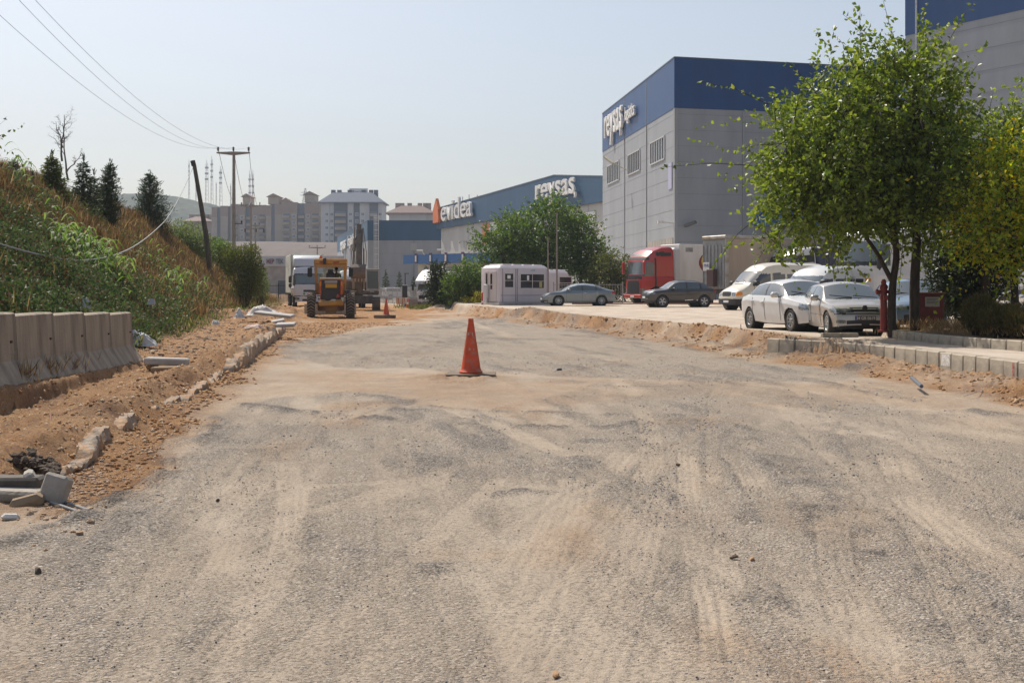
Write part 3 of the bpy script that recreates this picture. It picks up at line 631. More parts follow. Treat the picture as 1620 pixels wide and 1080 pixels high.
# ---- far warehouse with the caged ladder ----
C0 = (-27.4, 240.0); CD = Vector((-.2115, 1)).normalized(); C1 = at(C0, CD, 80); C2 = (8, 241.4)
tcw = tag(bpy.data.objects.new('warehouse', None), 'far grey warehouse with a blue band and a white caged ladder, behind the excavator', 'warehouse'); COL.objects.link(tcw)
shell(tcw, [(C1, C0), (C0, C2)], -.5, 10.8, 14.5, M_GREY, M_BLUE2)
block('roof', [C0, C2, (8, 318), C1], 13.5, 13.9, M_ROOF, tcw, .6)
jm = MB(); joints(jm, C0, C2, 2, 10.5, 2.1, .012, .04); jm.build('panel_joint', MATS['panel_joint_faint'], tcw)
for t in (8.7, 13.8): 
    j = MB(); wall_box(j, (C0[0]+t, C0[1]+.3), (C0[0]+t+.12, C0[1]+.3), 0, 10.7, .4, .08); j.build('vertical_joint', M_JOINT, tcw)
for t in (12, 26, 40, 54, 68):
    j = MB(); wall_box(j, at(C0, CD, t+.15), at(C0, CD, t), 0, 14.4, .1, .07); j.build('vertical_joint', M_JOINT, tcw)
ld = MB()
for dx in (1.45, 2.05): ld.bar((C0[0]+dx, C0[1]-.5, -.2), (C0[0]+dx, C0[1]-.5, 15.6), .09)
for k in range(50): ld.bar((C0[0]+1.45, C0[1]-.5, .2+k*.31), (C0[0]+2.05, C0[1]-.5, .2+k*.31), .06)
for k in range(12):
    z = 2.4+k*1.15; ld.tube([(C0[0]+1.35, C0[1]-.5, z),(C0[0]+1.3, C0[1]-1.0, z),(C0[0]+1.75, C0[1]-1.25, z),(C0[0]+2.2, C0[1]-1.0, z),(C0[0]+2.15, C0[1]-.5, z)], .05, 5)
for dx, dy in ((1.3,-1.0),(1.75,-1.25),(2.2,-1.0)): ld.bar((C0[0]+dx, C0[1]+dy, 2.4), (C0[0]+dx, C0[1]+dy, 15.6), .07)
ld.build('caged_ladder', mat('ladder_white', (.66,.66,.64), .5), tcw)
mb = MB(); wall_box(mb, (C0[0]+8.1, C0[1]+.3), (C0[0]+9.3, C0[1]+.3), 8.9, 10.3, .4, .12); mb.build('vent', MATS['vent'], tcw)
nC = Vector((-CD.y, CD.x, 0)); p = at(C0, CD, 66)
text_mesh('lettering', 'reysas', 4.0, .3, M_WHITE, tcw, frameM((p[0]+nC.x*.25, p[1]+nC.y*.25, 10.9), (-CD.x, -CD.y, 0)), bold=.06, sx=1.6)
p = at(C0, CD, 44)
text_mesh('lettering', 'logistics', 3.2, .3, M_WHITE, tcw, frameM((p[0]+nC.x*.25, p[1]+nC.y*.25, 11.2), (-CD.x, -CD.y, 0)), bold=.03, sx=1.9)
# ---- low works with a name board, ploughed slope, apartment blocks ----
tm = tag(bpy.data.objects.new('factory', None), 'low factory with a white name band above stone coloured walls, beyond the white lorry', 'factory'); COL.objects.link(tm)
E0, E1 = (-76, 302.0), (-36, 298.0)
mb = MB(); wall_box(mb, E0, E1, 7.0, 9.4, 20); mb.build('name_band', mat('pale_band', (.55,.55,.55), .6), tm)
mb = MB(); wall_box(mb, E0, E1, -.5, 6.99, 19, -.3); mb.build('wall', mat('rough_stone', (.45,.38,.32), .9, col2=(.30,.25,.21), scale=.5, bump=1, bscale=2), tm)
for x0, x1, z1 in ((-55.6,-53.0,3.6),(-63,-61,5.2),(-68,-66,5.2)):
    y_ = 302-(x0+76)*.1; mb = MB(); wall_box(mb, (x0, y_), (x1, y_-.2), -.3, z1, .1, -.2); mb.build('doorway', mat('steel_dark', (.06,.065,.075), .6), tm)
text_mesh('lettering', 'MEP', 1.6, .1, mat('maroon', (.22,.05,.08), .6), tm, frameM((-58.3, 299.95, 7.6), (1,-.1,0)), bold=.03, sx=.66)
text_mesh('lettering', 'TEK', 1.6, .1, mat('slate_letter', (.10,.11,.14), .6), tm, frameM((-56.05, 299.75, 7.6), (1,-.1,0)), bold=.03, sx=.66)
def hillmesh(name, X0, X1, nxx, Y0, Y1, nyy, fz, m, kind='structure'):
    X, Y = np.meshgrid(np.linspace(X0, X1, nxx), np.linspace(Y0, Y1, nyy)); Z = fz(X, Y)
    i = np.arange(nyy-1)[:, None]*nxx+np.arange(nxx-1)[None]; i = i.ravel()
    return tag(npmesh(name, np.stack([X, Y, Z], -1).reshape(-1, 3), np.stack([i, i+1, i+nxx+1, i+nxx], 1), m, smooth=True), kind=kind)
hillmesh('ploughed_slope', -330, 60, 100, 335, 760, 80, lambda X, Y: 21.6*sst(335, 520, Y)*(.35+.65*sst(60, 0, X))+fbm(X*.02, Y*.02, 401)*2.0-1.0,
   mat('ploughed_earth', (.15,.115,.10), .95, col2=(.115,.09,.08), scale=.25, stretch=(1,.15,1), lo=.35, hi=.65))
def ridge(X, Y):
    r = np.interp(X, [-1500,-900,-470,-420,-380,-350,-290,-250,-150,0], [90,105,114,113,108,103,88,74,30,-5])
    d = (Y-1500)/420; return r*np.exp(-d*d)*(1) + fbm(X*.012, Y*.012, 411, 5)*9 + np.abs(fbm(X*.11, Y*.11, 415, 2))*7 - 3
hillmesh('wooded_hill', -1500, 60, 700, 900, 1700, 220, ridge, mat('forest', (.02,.04,.02), .95, col2=(.05,.07,.035), scale=.03, lo=.35, hi=.7, bump=1, bscale=.1))
def mast(px_, ytop, ybase, Y, w_, n_, lab):
    b = P(px_, ybase, Y); t_ = P(px_, ytop, Y); h_ = t_.z-b.z
    mb = MB(); pts = [(math.cos(a)*w_, math.sin(a)*w_) for a in (.4, 2.5, 4.6)]
    for x, y in pts: mb.bar((x, y, -6), (x*.45, y*.45, h_), .26)
    for k in range(n_):
        f = k/n_; s1 = 1-.55*f; z = h_*f
        for i_ in range(3):
            a, c = pts[i_], pts[(i_+1) % 3]; s2 = 1-.55*(f+1/n_)
            mb.bar((a[0]*s1, a[1]*s1, z), (c[0]*s2, c[1]*s2, z+h_/n_), .16)
    mb.bar((0,0,h_), (0,0,h_*1.08), .4)
    for k in range(3): mb.rbox(-w_*.8, w_*.8, -.6, .6, h_*(.55+.15*k), h_*(.55+.15*k)+2.2, .3)
    o = mb.build('antenna_mast', mat('mast_red_grey', (.34,.30,.30), .6), None); o.location = b
    return tag(o, lab, 'antenna mast', 'antenna masts along the wooded hilltop')
for a in ((299,257,308,1450,.9,9,'thin antenna mast, leftmost on the wooded hilltop'),(310,290,312,1450,.7,5,'short stub mast between the leftmost mast and the stout pair on the hill'),(327,258,318,1450,2.6,9,'stout antenna mast left of the leaning pole, left one of a close pair'),
          (335,252,318,1450,1.9,9,'tallest antenna mast in the close pair on the hilltop'),(342,290,318,1450,.6,6,'very thin mast just right of the tallest antenna mast'),(349,267,320,1450,2.2,8,'tapering antenna mast standing alone between the tallest pair and the concrete pole'),
          (365,293,324,1450,.7,6,'short antenna mast just left of the nearest concrete pole'),(395,275,345,1450,1.8,9,'antenna mast rising directly above the second concrete pole, left of two'),(400,275,345,1450,1.8,9,'antenna mast beside the one above the second concrete pole, right of two')): mast(*a)
b = P(483, 322, 800); mb = MB()
for x, y in ((-2.2,-2.2),(2.2,-2.2),(2.2,2.2),(-2.2,2.2)): mb.bar((x,y,-4), (x*.12,y*.12,9.6), .2)
for k in range(6):
    s_ = 2.2*(1-.15*k); s2 = 2.2*(1-.15*(k+1)); mb.bar((-s_,-s_,k*1.6),(s2,-s2,k*1.6+1.6),.14); mb.bar((s_,-s_,k*1.6),(-s2,-s2,k*1.6+1.6),.14)
for z, ww in ((5.2,3.4),(7,2.8)): mb.bar((-ww,0,z),(ww,0,z),.3)
o = mb.build('power_pylon', M_STEEL); o.location = b; tag(o, 'lattice power pylon above the roof of the cream apartment block', 'pylon')
# apartments
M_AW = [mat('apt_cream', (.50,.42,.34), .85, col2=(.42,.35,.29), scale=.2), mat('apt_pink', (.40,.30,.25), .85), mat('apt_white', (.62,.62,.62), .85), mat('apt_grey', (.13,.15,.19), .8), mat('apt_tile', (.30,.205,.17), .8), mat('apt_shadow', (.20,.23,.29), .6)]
winm = {}
def winpart(w_, h_, kind):
    k = (round(w_, 2), round(h_, 2), kind)
    if k not in winm:
        mb = MB()
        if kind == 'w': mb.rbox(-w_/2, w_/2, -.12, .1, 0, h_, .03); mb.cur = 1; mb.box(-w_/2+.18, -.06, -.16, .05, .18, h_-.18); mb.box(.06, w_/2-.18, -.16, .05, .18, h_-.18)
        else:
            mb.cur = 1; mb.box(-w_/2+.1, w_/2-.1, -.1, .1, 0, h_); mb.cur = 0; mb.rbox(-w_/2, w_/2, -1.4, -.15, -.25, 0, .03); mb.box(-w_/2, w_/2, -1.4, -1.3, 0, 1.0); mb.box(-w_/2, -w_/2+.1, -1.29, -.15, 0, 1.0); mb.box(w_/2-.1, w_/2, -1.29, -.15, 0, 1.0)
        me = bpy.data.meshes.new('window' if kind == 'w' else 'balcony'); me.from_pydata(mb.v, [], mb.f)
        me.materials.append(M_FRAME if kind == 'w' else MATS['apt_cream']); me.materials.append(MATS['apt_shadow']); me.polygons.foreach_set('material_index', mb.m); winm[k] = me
    return winm[k]
def addwin(par, x, y, z, w_, h_, kind='w'):
    o = bpy.data.objects.new('window' if kind == 'w' else 'balcony', winpart(w_, h_, kind)); COL.objects.link(o); o.parent = par; o.location = (x, y, z)
def apartment(x0p, x1p, ytop, Y, z0, lab, style, rz=0):
    a = P(x0p, ytop, Y); b = P(x1p, ytop, Y); Wd = b.x-a.x; Ht = a.z-z0
    t = thing('apartment_block', lab, 'apartment block', ((a.x+b.x)/2, Y, z0), R(rz), 'apartment blocks on the hill')
    mb = MB(); D = 18
    secs = style['secs']; n_ = int(Ht/3.0); x = -Wd/2; cnt = 0
    for si, (fr_, mi, off, kind, nw, top) in enumerate(secs):
        w_ = Wd*fr_; m_ = MB(); m_.box(x, x+w_-.05, off, D+off, -6, Ht*top); m_.build('wall', M_AW[mi], t)
        if style.get('pinktop') and mi == 0: m2 = MB(); m2.box(x-.04, x+w_-.02, off-.04, off, Ht*(top-.24), Ht*top); m2.build('upper_facing', M_AW[1], t)
        if kind:
            for fl_ in range(n_-1):
                for k in range(nw):
                    if 1.4+fl_*3+2 > Ht*top: continue
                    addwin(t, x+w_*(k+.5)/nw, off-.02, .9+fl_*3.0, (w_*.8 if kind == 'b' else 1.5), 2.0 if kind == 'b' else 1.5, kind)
        x += w_
    if style['roof'] == 'hip':
        r = MB(); e = 1.2; hh = style.get('rh', 4.5); y0, y1 = -2.2, D+1
        r._add([(-Wd/2-e,y0,Ht),(Wd/2+e,y0,Ht),(Wd/2+e,y1,Ht),(-Wd/2-e,y1,Ht),(-Wd/2+5,y0+4.5,Ht+hh),(Wd/2-5,y0+4.5,Ht+hh),(Wd/2-5,y1-4.5,Ht+hh),(-Wd/2+5,y1-4.5,Ht+hh),
                (-Wd/2-e,y0,Ht-.4),(Wd/2+e,y0,Ht-.4),(Wd/2+e,y1,Ht-.4),(-Wd/2-e,y1,Ht-.4)],
               [(0,1,5,4),(1,2,6,5),(2,3,7,6),(3,0,4,7),(4,5,6,7),(8,9,1,0),(9,10,2,1),(10,11,3,2),(11,8,0,3),(11,10,9,8)]); ro = r.build('roof', M_AW[style.get('rm', 4)], t)
        for fx in (-.32,-.22,-.05,.18,.3,.38):
            c = MB(); c.box(Wd*fx-.9, Wd*fx+.9, 3, 5, Ht+hh*.4, Ht+hh+1.1); c.build('chimney', M_AW[style.get('cm', 1)], ro)
    else:
        r = MB()
        for fx, fw, fh in style['tops']: r.rbox(Wd*(fx-fw/2), Wd*(fx+fw/2), 2, 12, Ht, Ht+fh, .2)
        ro = r.build('stair_head', M_AW[0], t); 
        r = MB(); 
        for fx, fw, fh in style['tops']: r.prism([(Wd*(fx-fw/2)-.8, Ht+fh), (Wd*(fx+fw/2)+.8, Ht+fh), (Wd*fx, Ht+fh+1.6)], 1.2, 12.8)
        r.build('roof', M_AW[4], t)
    return t
s1 = dict(roof='flat', pinktop=1, tops=[(.12,.14,3.5),(.62,.2,3.5),(.85,.12,1.5)], secs=[(.10,0,0,None,0,.93),(.06,5,1,None,0,.93),(.14,0,0,None,0,.96),(.05,5,1,None,0,.96),(.15,0,-.3,'b',1,1.0),(.12,0,-.6,'w',1,1.0),(.12,5,1.5,'b',1,.98),(.12,0,-.3,'w',1,.96),(.14,0,-.3,'b',1,.98)])
apartment(335, 421, 323, 585, 21, 'cream apartment block with pinkish top floors, behind the nearest concrete pole', s1)
s2 = dict(roof='flat', pinktop=1, tops=[(.30,.2,3.6),(.8,.12,1.5)], secs=[(.10,0,0,None,0,.93),(.06,5,1,None,0,.93),(.14,0,0,None,0,.96),(.16,0,-.3,'b',1,1.0),(.12,0,-.6,'w',1,1.0),(.14,5,1.5,'b',1,.98),(.12,0,-.3,'w',1,.98),(.16,0,-.3,'b',1,1.0)])
apartment(421, 506, 320, 575, 21, 'cream apartment block with pinkish top floors, just left of the white and grey block', s2)
s3 = dict(roof='hip', rm=5, cm=3, rh=4.6, secs=[(.05,2,0,None,0,.99),(.09,2,-.4,'w',1,1.0),(.07,2,0,'w',1,.99),(.22,3,-.3,'b',1,1.0),(.10,2,0,'w',1,1.0),(.10,3,.3,'w',1,1.),(.10,2,-.2,'w',1,1.0),(.06,2,0,None,0,1.0),(.14,3,-.4,'b',1,1.0),(.07,2,0,'w',1,1.0)])
t3 = apartment(508, 605, 320, 560, 21, 'white and dark grey apartment block with a pitched roof and a rooftop billboard', s3)
mb = MB(); bw = 8; mb.box(-1.6, 6.6, 4, 4.3, 22.6, 25.4); 
for k in range(4): mb.bar((-1+k*2.4, 4.15, 18.5), (-1+k*2.4, 4.15, 22.6), .2)
bbd = mb.build('billboard', M_WHITE, t3); text_mesh('lettering', 'Mer', 2.3, .1, mat('teal_letter', (.08,.16,.20), .6), bbd, frameM((-1.0, 3.9, 22.95), (1,0,0)), sx=.9)
text_mesh('lettering', 'gül', 2.0, .1, mat('green_letter', (.12,.30,.18), .6), bbd, frameM((3.0, 3.9, 22.95), (1,0,0)), sx=.9)
s4 = dict(roof='hip', rm=4, cm=1, rh=3.2, secs=[(.12,2,.8,'b',1,1.0),(.2,2,0,'b',1,1.0),(.16,2,-.3,'w',2,1.0),(.2,2,0,'b',1,1.0),(.16,2,-.3,'w',2,1.0),(.16,2,.8,'b',1,1.0)])
apartment(615, 686, 337, 520, 12, 'pale apartment block with a red tiled roof, left of the orange arrow sign', s4)
s5 = dict(roof='hip', rm=4, cm=1, rh=2.5, secs=[(.3,0,0,'w',2,1.0),(.2,1,-.3,'b',1,1.0),(.3,0,0,'w',2,1.0),(.2,1,-.3,'b',1,1.0)])
apartment(292, 334, 350, 640, 21, 'low pinkish apartment block seen behind the leaning pole', s5)
# small building behind the bank
t = thing('house', 'white flat roofed building half hidden between two dark conifers on the bank', 'house', (-44.2, 145, 0), R(8))
mb = MB(); mb.rbox(-4.5, 1.6, 0, 8, 0, 9.7, .1); mb.build('wall', mat('house_wall', (.48,.46,.44), .85, col2=(.38,.37,.36), scale=.4), t)
mb = MB(); mb.rbox(-5.0, 2.0, -.6, 8.5, 9.71, 10.3, .08); mb.build('roof_slab', M_WHITE, t)
mb = MB(); mb.rbox(-3.5, -.4, 1, 4, 10.31, 11.3, .1); mb.rbox(-3.4, -2.7, 1.5, 2.2, 11.3, 12.0, .1); mb.build('roof_hut', mat('house_grey', (.25,.26,.28), .8), t)
for x in (-3.6, -1.2):
    mb = MB(); mb.rbox(x, x+1.3, -.06, .1, 6.6, 8.0, .02); mb.build('window', M_WIN, t)
# ---- utility poles and wires ----
def util_pole(px_, ytop, Y, H_, lab, arm=1.45, extra=False, base=0):
    x = (px_-CX)*Y/F; zt = CZ-(ytop-HZ)*Y/F
    t = thing('utility_pole', lab, 'utility pole', (x, Y, zt-H_), 0, 'concrete utility poles along the road')
    mb = MB(); mb.tube([(0,0,-1),(0,0,H_*.5),(0,0,H_)], [.21,.165,.125], 12); mb.build('pole', mat('pole_concrete', (.34,.30,.25), .9, col2=(.27,.24,.2), scale=2, bump=.3), t, smooth=True)
    mb = MB(); mb.prism([(-arm,H_-.02),(-arm,H_+.1),(-.2,H_+.14),(.2,H_+.14),(arm,H_+.1),(arm,H_-.02),(.2,H_-.16),(-.2,H_-.16)], -.28, -.131); mb.build('cross_arm', MATS['pole_concrete'], t)
    for dx in (-arm+.12, 0, arm-.12):
        mb = MB(); mb.lathe([(.02,0),(.03,.1),(.11,.14),(.05,.2),(.13,.24),(.06,.3),(.12,.34),(.07,.42),(.03,.46)], 12, 'z', (dx,-.2,H_+.1)); mb.build('insulator', mat('insulator', (.10,.06,.05), .25), t, smooth=True)
    if extra:
        mb = MB(); mb.prism([(-.9,H_-3.4),(-.9,H_-3.25),(.9,H_-3.25),(.9,H_-3.4)], -.3, -.19); mb.build('cross_arm', MATS['pole_concrete'], t)
        for dx in (-.8, .8, 1.9):
            mb = MB(); mb.bar((min(dx,.8),-.25,H_-3.3),(dx,-.25,H_-3.3),.05); mb.lathe([(.04,-.6),(.12,-.5),(.12,-.1),(.04,0)], 8, 'z', (dx,-.25,H_-3.3)); mb.build('fuse_switch', MATS['insulator'], t)
    else:
        mb = MB(); mb.bar((.1,-.1,H_-6.1),(.75,-.1,H_-6.1),.08); mb.lathe([(.06,0),(.1,.15),(.03,.25)], 8, 'z', (.7,-.1,H_-6.05)); mb.build('bracket', MATS['insulator'], t)
    return (x, Y-.2, zt+.55)
T1 = util_pole(370, 243, 110, 11.5, 'nearest and tallest concrete utility pole with a crossarm and three insulators')
T2 = util_pole(397, 326, 185, 12, 'second concrete utility pole with two crossarms, just right of the nearest one', extra=True)
T3 = util_pole(404, 357, 240, 11, 'slim third concrete pole, immediately right of the second pole', arm=.9)
T4 = util_pole(502, 392, 270, 11, 'short far utility pole rising behind the white lorry', arm=1.8)
cm_ = mat('cable_dark', (.08,.08,.09), .6)
def wire(name, lab, a, b, sag, r, n_=40, grp=None, m=cm_):
    a = Vector(a); b = Vector(b); mb = MB()
    mb.tube([a.lerp(b, i_/n_)-Vector((0,0,sag*4*(i_/n_)*(1-i_/n_))) for i_ in range(n_+1)], r, 5); return tag(mb.build(name, m, smooth=True), lab, 'cable', grp)
g_ = 'overhead wires to the nearest concrete pole'
wm = mat('wire_grey', (.22,.23,.25), .5)
wire('power_line', 'lowest thin overhead wire, ending at the left insulator of the nearest concrete pole', (T1[0]-1.33,T1[1],T1[2]-.05), P(-80,-50,38), 1.67, .0085, grp=g_, m=wm)
wire('power_line', 'thin overhead wire in the middle of the three above the bank', (T1[0],T1[1],T1[2]), P(-12,-45,40), 1.9, .0085, grp=g_, m=wm)
wire('power_line', 'uppermost thin overhead wire, nearest the top of the picture', (T1[0]+1.33,T1[1],T1[2]-.05), P(14,-45,40), 1.9, .0085, grp=g_, m=wm)
for k_, dx in ((0,-1.33), (1,0), (2,1.33)):
    wire('power_line', ['left','middle','right'][k_]+' thin wire strung from the nearest to the second concrete pole', (T1[0]+dx,T1[1],T1[2]-.05), (T2[0]+dx,T2[1],T2[2]), 2.2, .022, grp='wires between the concrete poles', m=wm)
lp = thing('leaning_pole', 'dark wooden pole leaning left out of the bushes on the bank', 'utility pole', (-17.7, 75, 1.2))
mb = MB(); mb.tube([(0,0,-.6),(-.45,0,3.6),(-1.15,0,7.75)], [.17,.15,.115], 12); mb.build('pole', mat('old_wood', (.085,.07,.05), .9, col2=(.14,.12,.09), scale=3, stretch=(4,4,.5), bump=.5), lp, smooth=True)
mb = MB(); mb.tube([(-1.17,0,7.7),(-1.25,0,8.0)], .14, 10); mb.build('pole_cap', mat('cap_dark', (.05,.045,.04), .8), lp)
cpts = [(-18.9,74.9,8.8)]+[tuple(P(x, y, Y)) for x, y, Y in ((290,300,66),(268,340,57),(245,365,50),(215,388,43),(180,404,37.5),(140,411,33.5),(100,410,31),(50,400,28.5),(0,386,26.5),(-80,362,24))]
mb = MB(); 
def smoothpts(p, n_=6):
    out = []; p = [Vector(q) for q in p]
    for i_ in range(len(p)-1):
        p0 = p[max(i_-1,0)]; p1 = p[i_]; p2 = p[i_+1]; p3 = p[min(i_+2,len(p)-1)]
        for k in range(n_):
            t = k/n_; out.append(.5*((2*p1)+(p2-p0)*t+(2*p0-5*p1+4*p2-p3)*t*t+(3*p1-p0-3*p2+p3)*t**3))
    out.append(p[-1]); return out
mb.tube(smoothpts(cpts), .02, 6); tag(mb.build('sagging_cable', mat('cable_pale', (.28,.29,.29), .6), smooth=True), 'pale cable sagging from the top of the leaning wooden pole across the bank', 'cable')
# ---- haze ----
# ================= vehicles =================
def paint(name, col, metal=.0, rough=.28, coat=.7):
    return mat(name, col, rough, metal, coat=coat, col2=tuple(v*.86+.012 for v in col), scale=1.3, lo=.45, hi=.75)
M_GLASS = mat('car_glass', (.085,.105,.115), .08, spec=.9, coat=.5); M_TYRE = mat('tyre', (.03,.028,.026), .85, col2=(.075,.065,.055), scale=5)
M_RIM = mat('rim_silver', (.45,.46,.47), .35, .6); M_BLK = mat('black_plastic', (.025,.025,.027), .5); M_LAMP = mat('lamp_glass', (.20,.22,.23), .10, .5, coat=1, col2=(.5,.52,.53), scale=9)
M_RED = mat('red_lamp', (.35,.015,.01), .2, coat=1); M_AMB = mat('amber_lamp', (.7,.25,.03), .25); M_CHR = mat('chrome', (.6,.6,.6), .2, .9); M_PLATE = mat('plate_white', (.75,.75,.73), .5)
M_INK = mat('ink', (.02,.02,.025), .6)
def wheel_proto(r, w, style, rimcol=None):
    """returns tyre and rim meshes; axis along y, outer face at -y"""
    t = MB(); ri = r*.66
    t.lathe([(ri, w*.42), (r*.9, w*.5), (r*.975, w*.42), (r, w*.25), (r, -w*.25), (r*.975, -w*.42), (r*.9, -w*.5), (ri, -w*.42)], 28, 'y', cap=False); 
    m = MB(); m.lathe([(ri*.99, w*.1), (ri*1.0, -w*.40), (ri*.93, -w*.44), (ri*.88, -w*.34), (ri*.86, -w*.12)], 28, 'y', cap=False); m.cur = 1
    m.lathe([(ri*.86, -w*.13), (ri*.86, -w*.14)], 24, 'y'); m.cur = 0
    m.lathe([(ri*.24, -w*.14), (ri*.24, -w*.38), (ri*.1, -w*.42)], 14, 'y')
    n_ = {'alloy5': 5, 'alloy10': 10, 'cover': 8, 'steel': 0, 'alloyV': 10}[style]
    for k in range(n_):
        a = 2*math.pi*k/n_; 
        if style == 'alloyV': a = 2*math.pi*(k//2)/5 + (.2 if k % 2 else -.2)
        wd = {5: .30, 10: .13, 8: .22}[n_ if n_ in (5, 10, 8) else 10]*ri
        if style == 'alloyV': wd = .12*ri
        ca, sa = math.cos(a), math.sin(a)
        def q(rr, tt, y): return (rr*ca-tt*sa, y, rr*sa+tt*ca)
        m._add([q(ri*.15,-wd*.45,-w*.3), q(ri*.15,wd*.45,-w*.3), q(ri*.92,wd*.6,-w*.36), q(ri*.92,-wd*.6,-w*.36),
                q(ri*.15,-wd*.45,-w*.14), q(ri*.15,wd*.45,-w*.14), q(ri*.92,wd*.6,-w*.14), q(ri*.92,-wd*.6,-w*.14)], [(0,1,2,3),(4,7,6,5),(0,4,5,1),(1,5,6,2),(2,6,7,3),(3,7,4,0)])
    if style == 'steel':
        m.lathe([(ri*.85, -w*.14), (ri*.7, -w*.30), (ri*.45, -w*.22), (ri*.3, -w*.26), (ri*.1, -w*.28)], 24, 'y')
    return t, m
def add_wheels(root, axles, track, r, w, style='alloy5', rim=None, dual=False):
    first = None
    for (x) in axles:
        for s in (-1, 1):
            if first is None:
                t, m = wheel_proto(r, w, style); o = t.build('wheel', M_TYRE, root, smooth=True, sharp=40); ro = m.build('rim', [rim or M_RIM, M_BLK], o, smooth=True, sharp=30); first = (o, ro)
            else:
                o = first[0].copy(); COL.objects.link(o); o.parent = root; ro = first[1].copy(); COL.objects.link(ro); ro.parent = o
            o.location = (x, s*track/2, r); o.rotation_euler = (0, 0.3*x, 0) if s < 0 else (0, 0.2*x, math.pi)
def curve(pts, sig=.03, step=.025):
    """resample a side profile by arc length and round its corners"""
    p = np.array(pts, float); d = np.r_[0, np.cumsum(np.hypot(*np.diff(p, axis=0).T))]; n = int(d[-1]/step)+1
    s = np.linspace(0, d[-1], n); x = np.interp(s, d, p[:, 0]); z = np.interp(s, d, p[:, 1])
    k = max(1, int(sig/step*3)); g = np.exp(-.5*(np.arange(-k, k+1)*step/sig)**2); g /= g.sum()
    def sm(a): 
        e = np.r_[np.full(k, a[0]), a, np.full(k, a[-1])]; return np.convolve(e, g, 'valid')
    x = sm(x); z = sm(z); x[0], z[0] = p[0]; x[-1], z[-1] = p[-1]; x = np.maximum.accumulate(x+np.arange(len(x))*1e-6); return x, z
def car(root, S, M):
    """S: dict describing the shape. x forward, origin on the ground at mid length."""
    xs, zt = curve(S['top'], S.get('sig', .04), S.get('step', .025)); n = len(xs)
    pw = np.array(S['plan'], float); hw = np.interp(xs, pw[:, 0], pw[:, 1])
    k = np.exp(-.5*(np.arange(-8, 9)/4)**2); k /= k.sum()
    hw = np.convolve(np.r_[np.full(8, hw[0]), hw, np.full(8, hw[-1])], k, 'valid')
    pb = np.array(S['belt'], float); zb0 = np.interp(xs, pb[:, 0], pb[:, 1]); zb = np.minimum(zb0, zt-.025)
    ps = np.array(S['sill'], float); z0 = np.minimum(np.interp(xs, ps[:, 0], ps[:, 1]), zt-.05); zb = np.maximum(zb, z0+.02)
    tum = S.get('tumble', .2); cr = S.get('crown', .035); rr = S.get('edge', .10)
    hgt = np.clip((zt-zb)/.45, 0, 1)
    hr = hw*(1-.06) - tum*hgt*1.0                 # half width at the roof edge
    nl, ng, nt_ = S.get('nl', 18), S.get('ng', 14), S.get('nt', 12)
    rows_y, rows_z, band = [], [], []
    for j in range(nl+1):                       # lower body: bulges slightly
        t = j/nl; z = z0+(zb-z0)*t; bul = 1-.055*(1-t)**3*1.2-.035*np.clip((t-.72)/.28, 0, 1)**2-.012*np.sin(t*math.pi*2.0)*0
        crease = .012*np.exp(-((t-.80)/.05)**2)
        rows_y.append(hw*(bul+crease)); rows_z.append(z); band.append(0)
    y1, z1 = rows_y[-1], rows_z[-1]; ztr = zt - np.minimum(rr, (zt-zb)*.5) - cr*.5
    for j in range(1, ng+1):
        t = j/ng; rows_y.append(y1+(hr-y1)*t + .03*hgt*math.sin(math.pi*t)*1.0); rows_z.append(z1+(ztr-z1)*t); band.append(1)
    y2, z2 = rows_y[-1], rows_z[-1]
    for j in range(1, nt_+1):
        t = j/nt_; yy = y2*math.cos(t*math.pi/2)**.9 if j < nt_ else y2*0; u = yy/np.maximum(y2, 1e-6)
        rows_y.append(yy); rows_z.append(z2+(zt-z2)*(1-u**(2.6 if S.get('boxy') else 2.2))); band.append(2)
    Yr = np.array(rows_y).T; Zr = np.array(rows_z).T; m_ = Yr.shape[1]; Xr = np.repeat(xs[:, None], m_, 1)
    # plan curvature of the nose and windscreen: push the middle forward
    nb = S.get('bow', .10); u = (Yr/np.maximum(hw[:, None], .01))
    xr = (Xr-S.get('cx', 0)); bowf = sst(.25, .95, Xr/(S['L']/2)); bowr = sst(.25, .95, -Xr/(S['L']/2))
    Xr = Xr - nb*bowf*np.clip(u, 0, 1)**2.5 + S.get('bowr', nb*.8)*bowr*np.clip(u, 0, 1)**2.5
    out = {}
    for side in (-1, 1):
        V = np.stack([Xr, side*Yr, Zr], -1)
        c = (V[:-1, :-1]+V[1:, :-1]+V[1:, 1:]+V[:-1, 1:])/4
        bd = np.array(band)[1:][None].repeat(n-1, 0); tt = (c[..., 2]-zb[:-1, None])/np.maximum(ztr[:-1, None]-zb[:-1, None], .01)
        ids = S['cls'](c[..., 0], np.abs(c[..., 1]), c[..., 2], bd, tt, u[:-1, :-1])
        hole = np.zeros(ids.shape, bool)
        for wx in S['axles']: hole |= (np.hypot(c[..., 0]-wx, c[..., 2]-S['wr']) < S['wr']*S.get('arch', 1.14)) & (np.abs(c[..., 1]) > .45) & (bd == 0)
        ids = np.where(hole, -1, ids)
        idx = np.arange(n*m_).reshape(n, m_); q = np.stack([idx[:-1, :-1], idx[1:, :-1], idx[1:, 1:], idx[:-1, 1:]], -1)
        if side > 0: q = q[..., ::-1]
        for name_id in np.unique(ids):
            if name_id >= 0: out.setdefault(int(name_id), []).append((V.reshape(-1, 3), q[ids == name_id]))
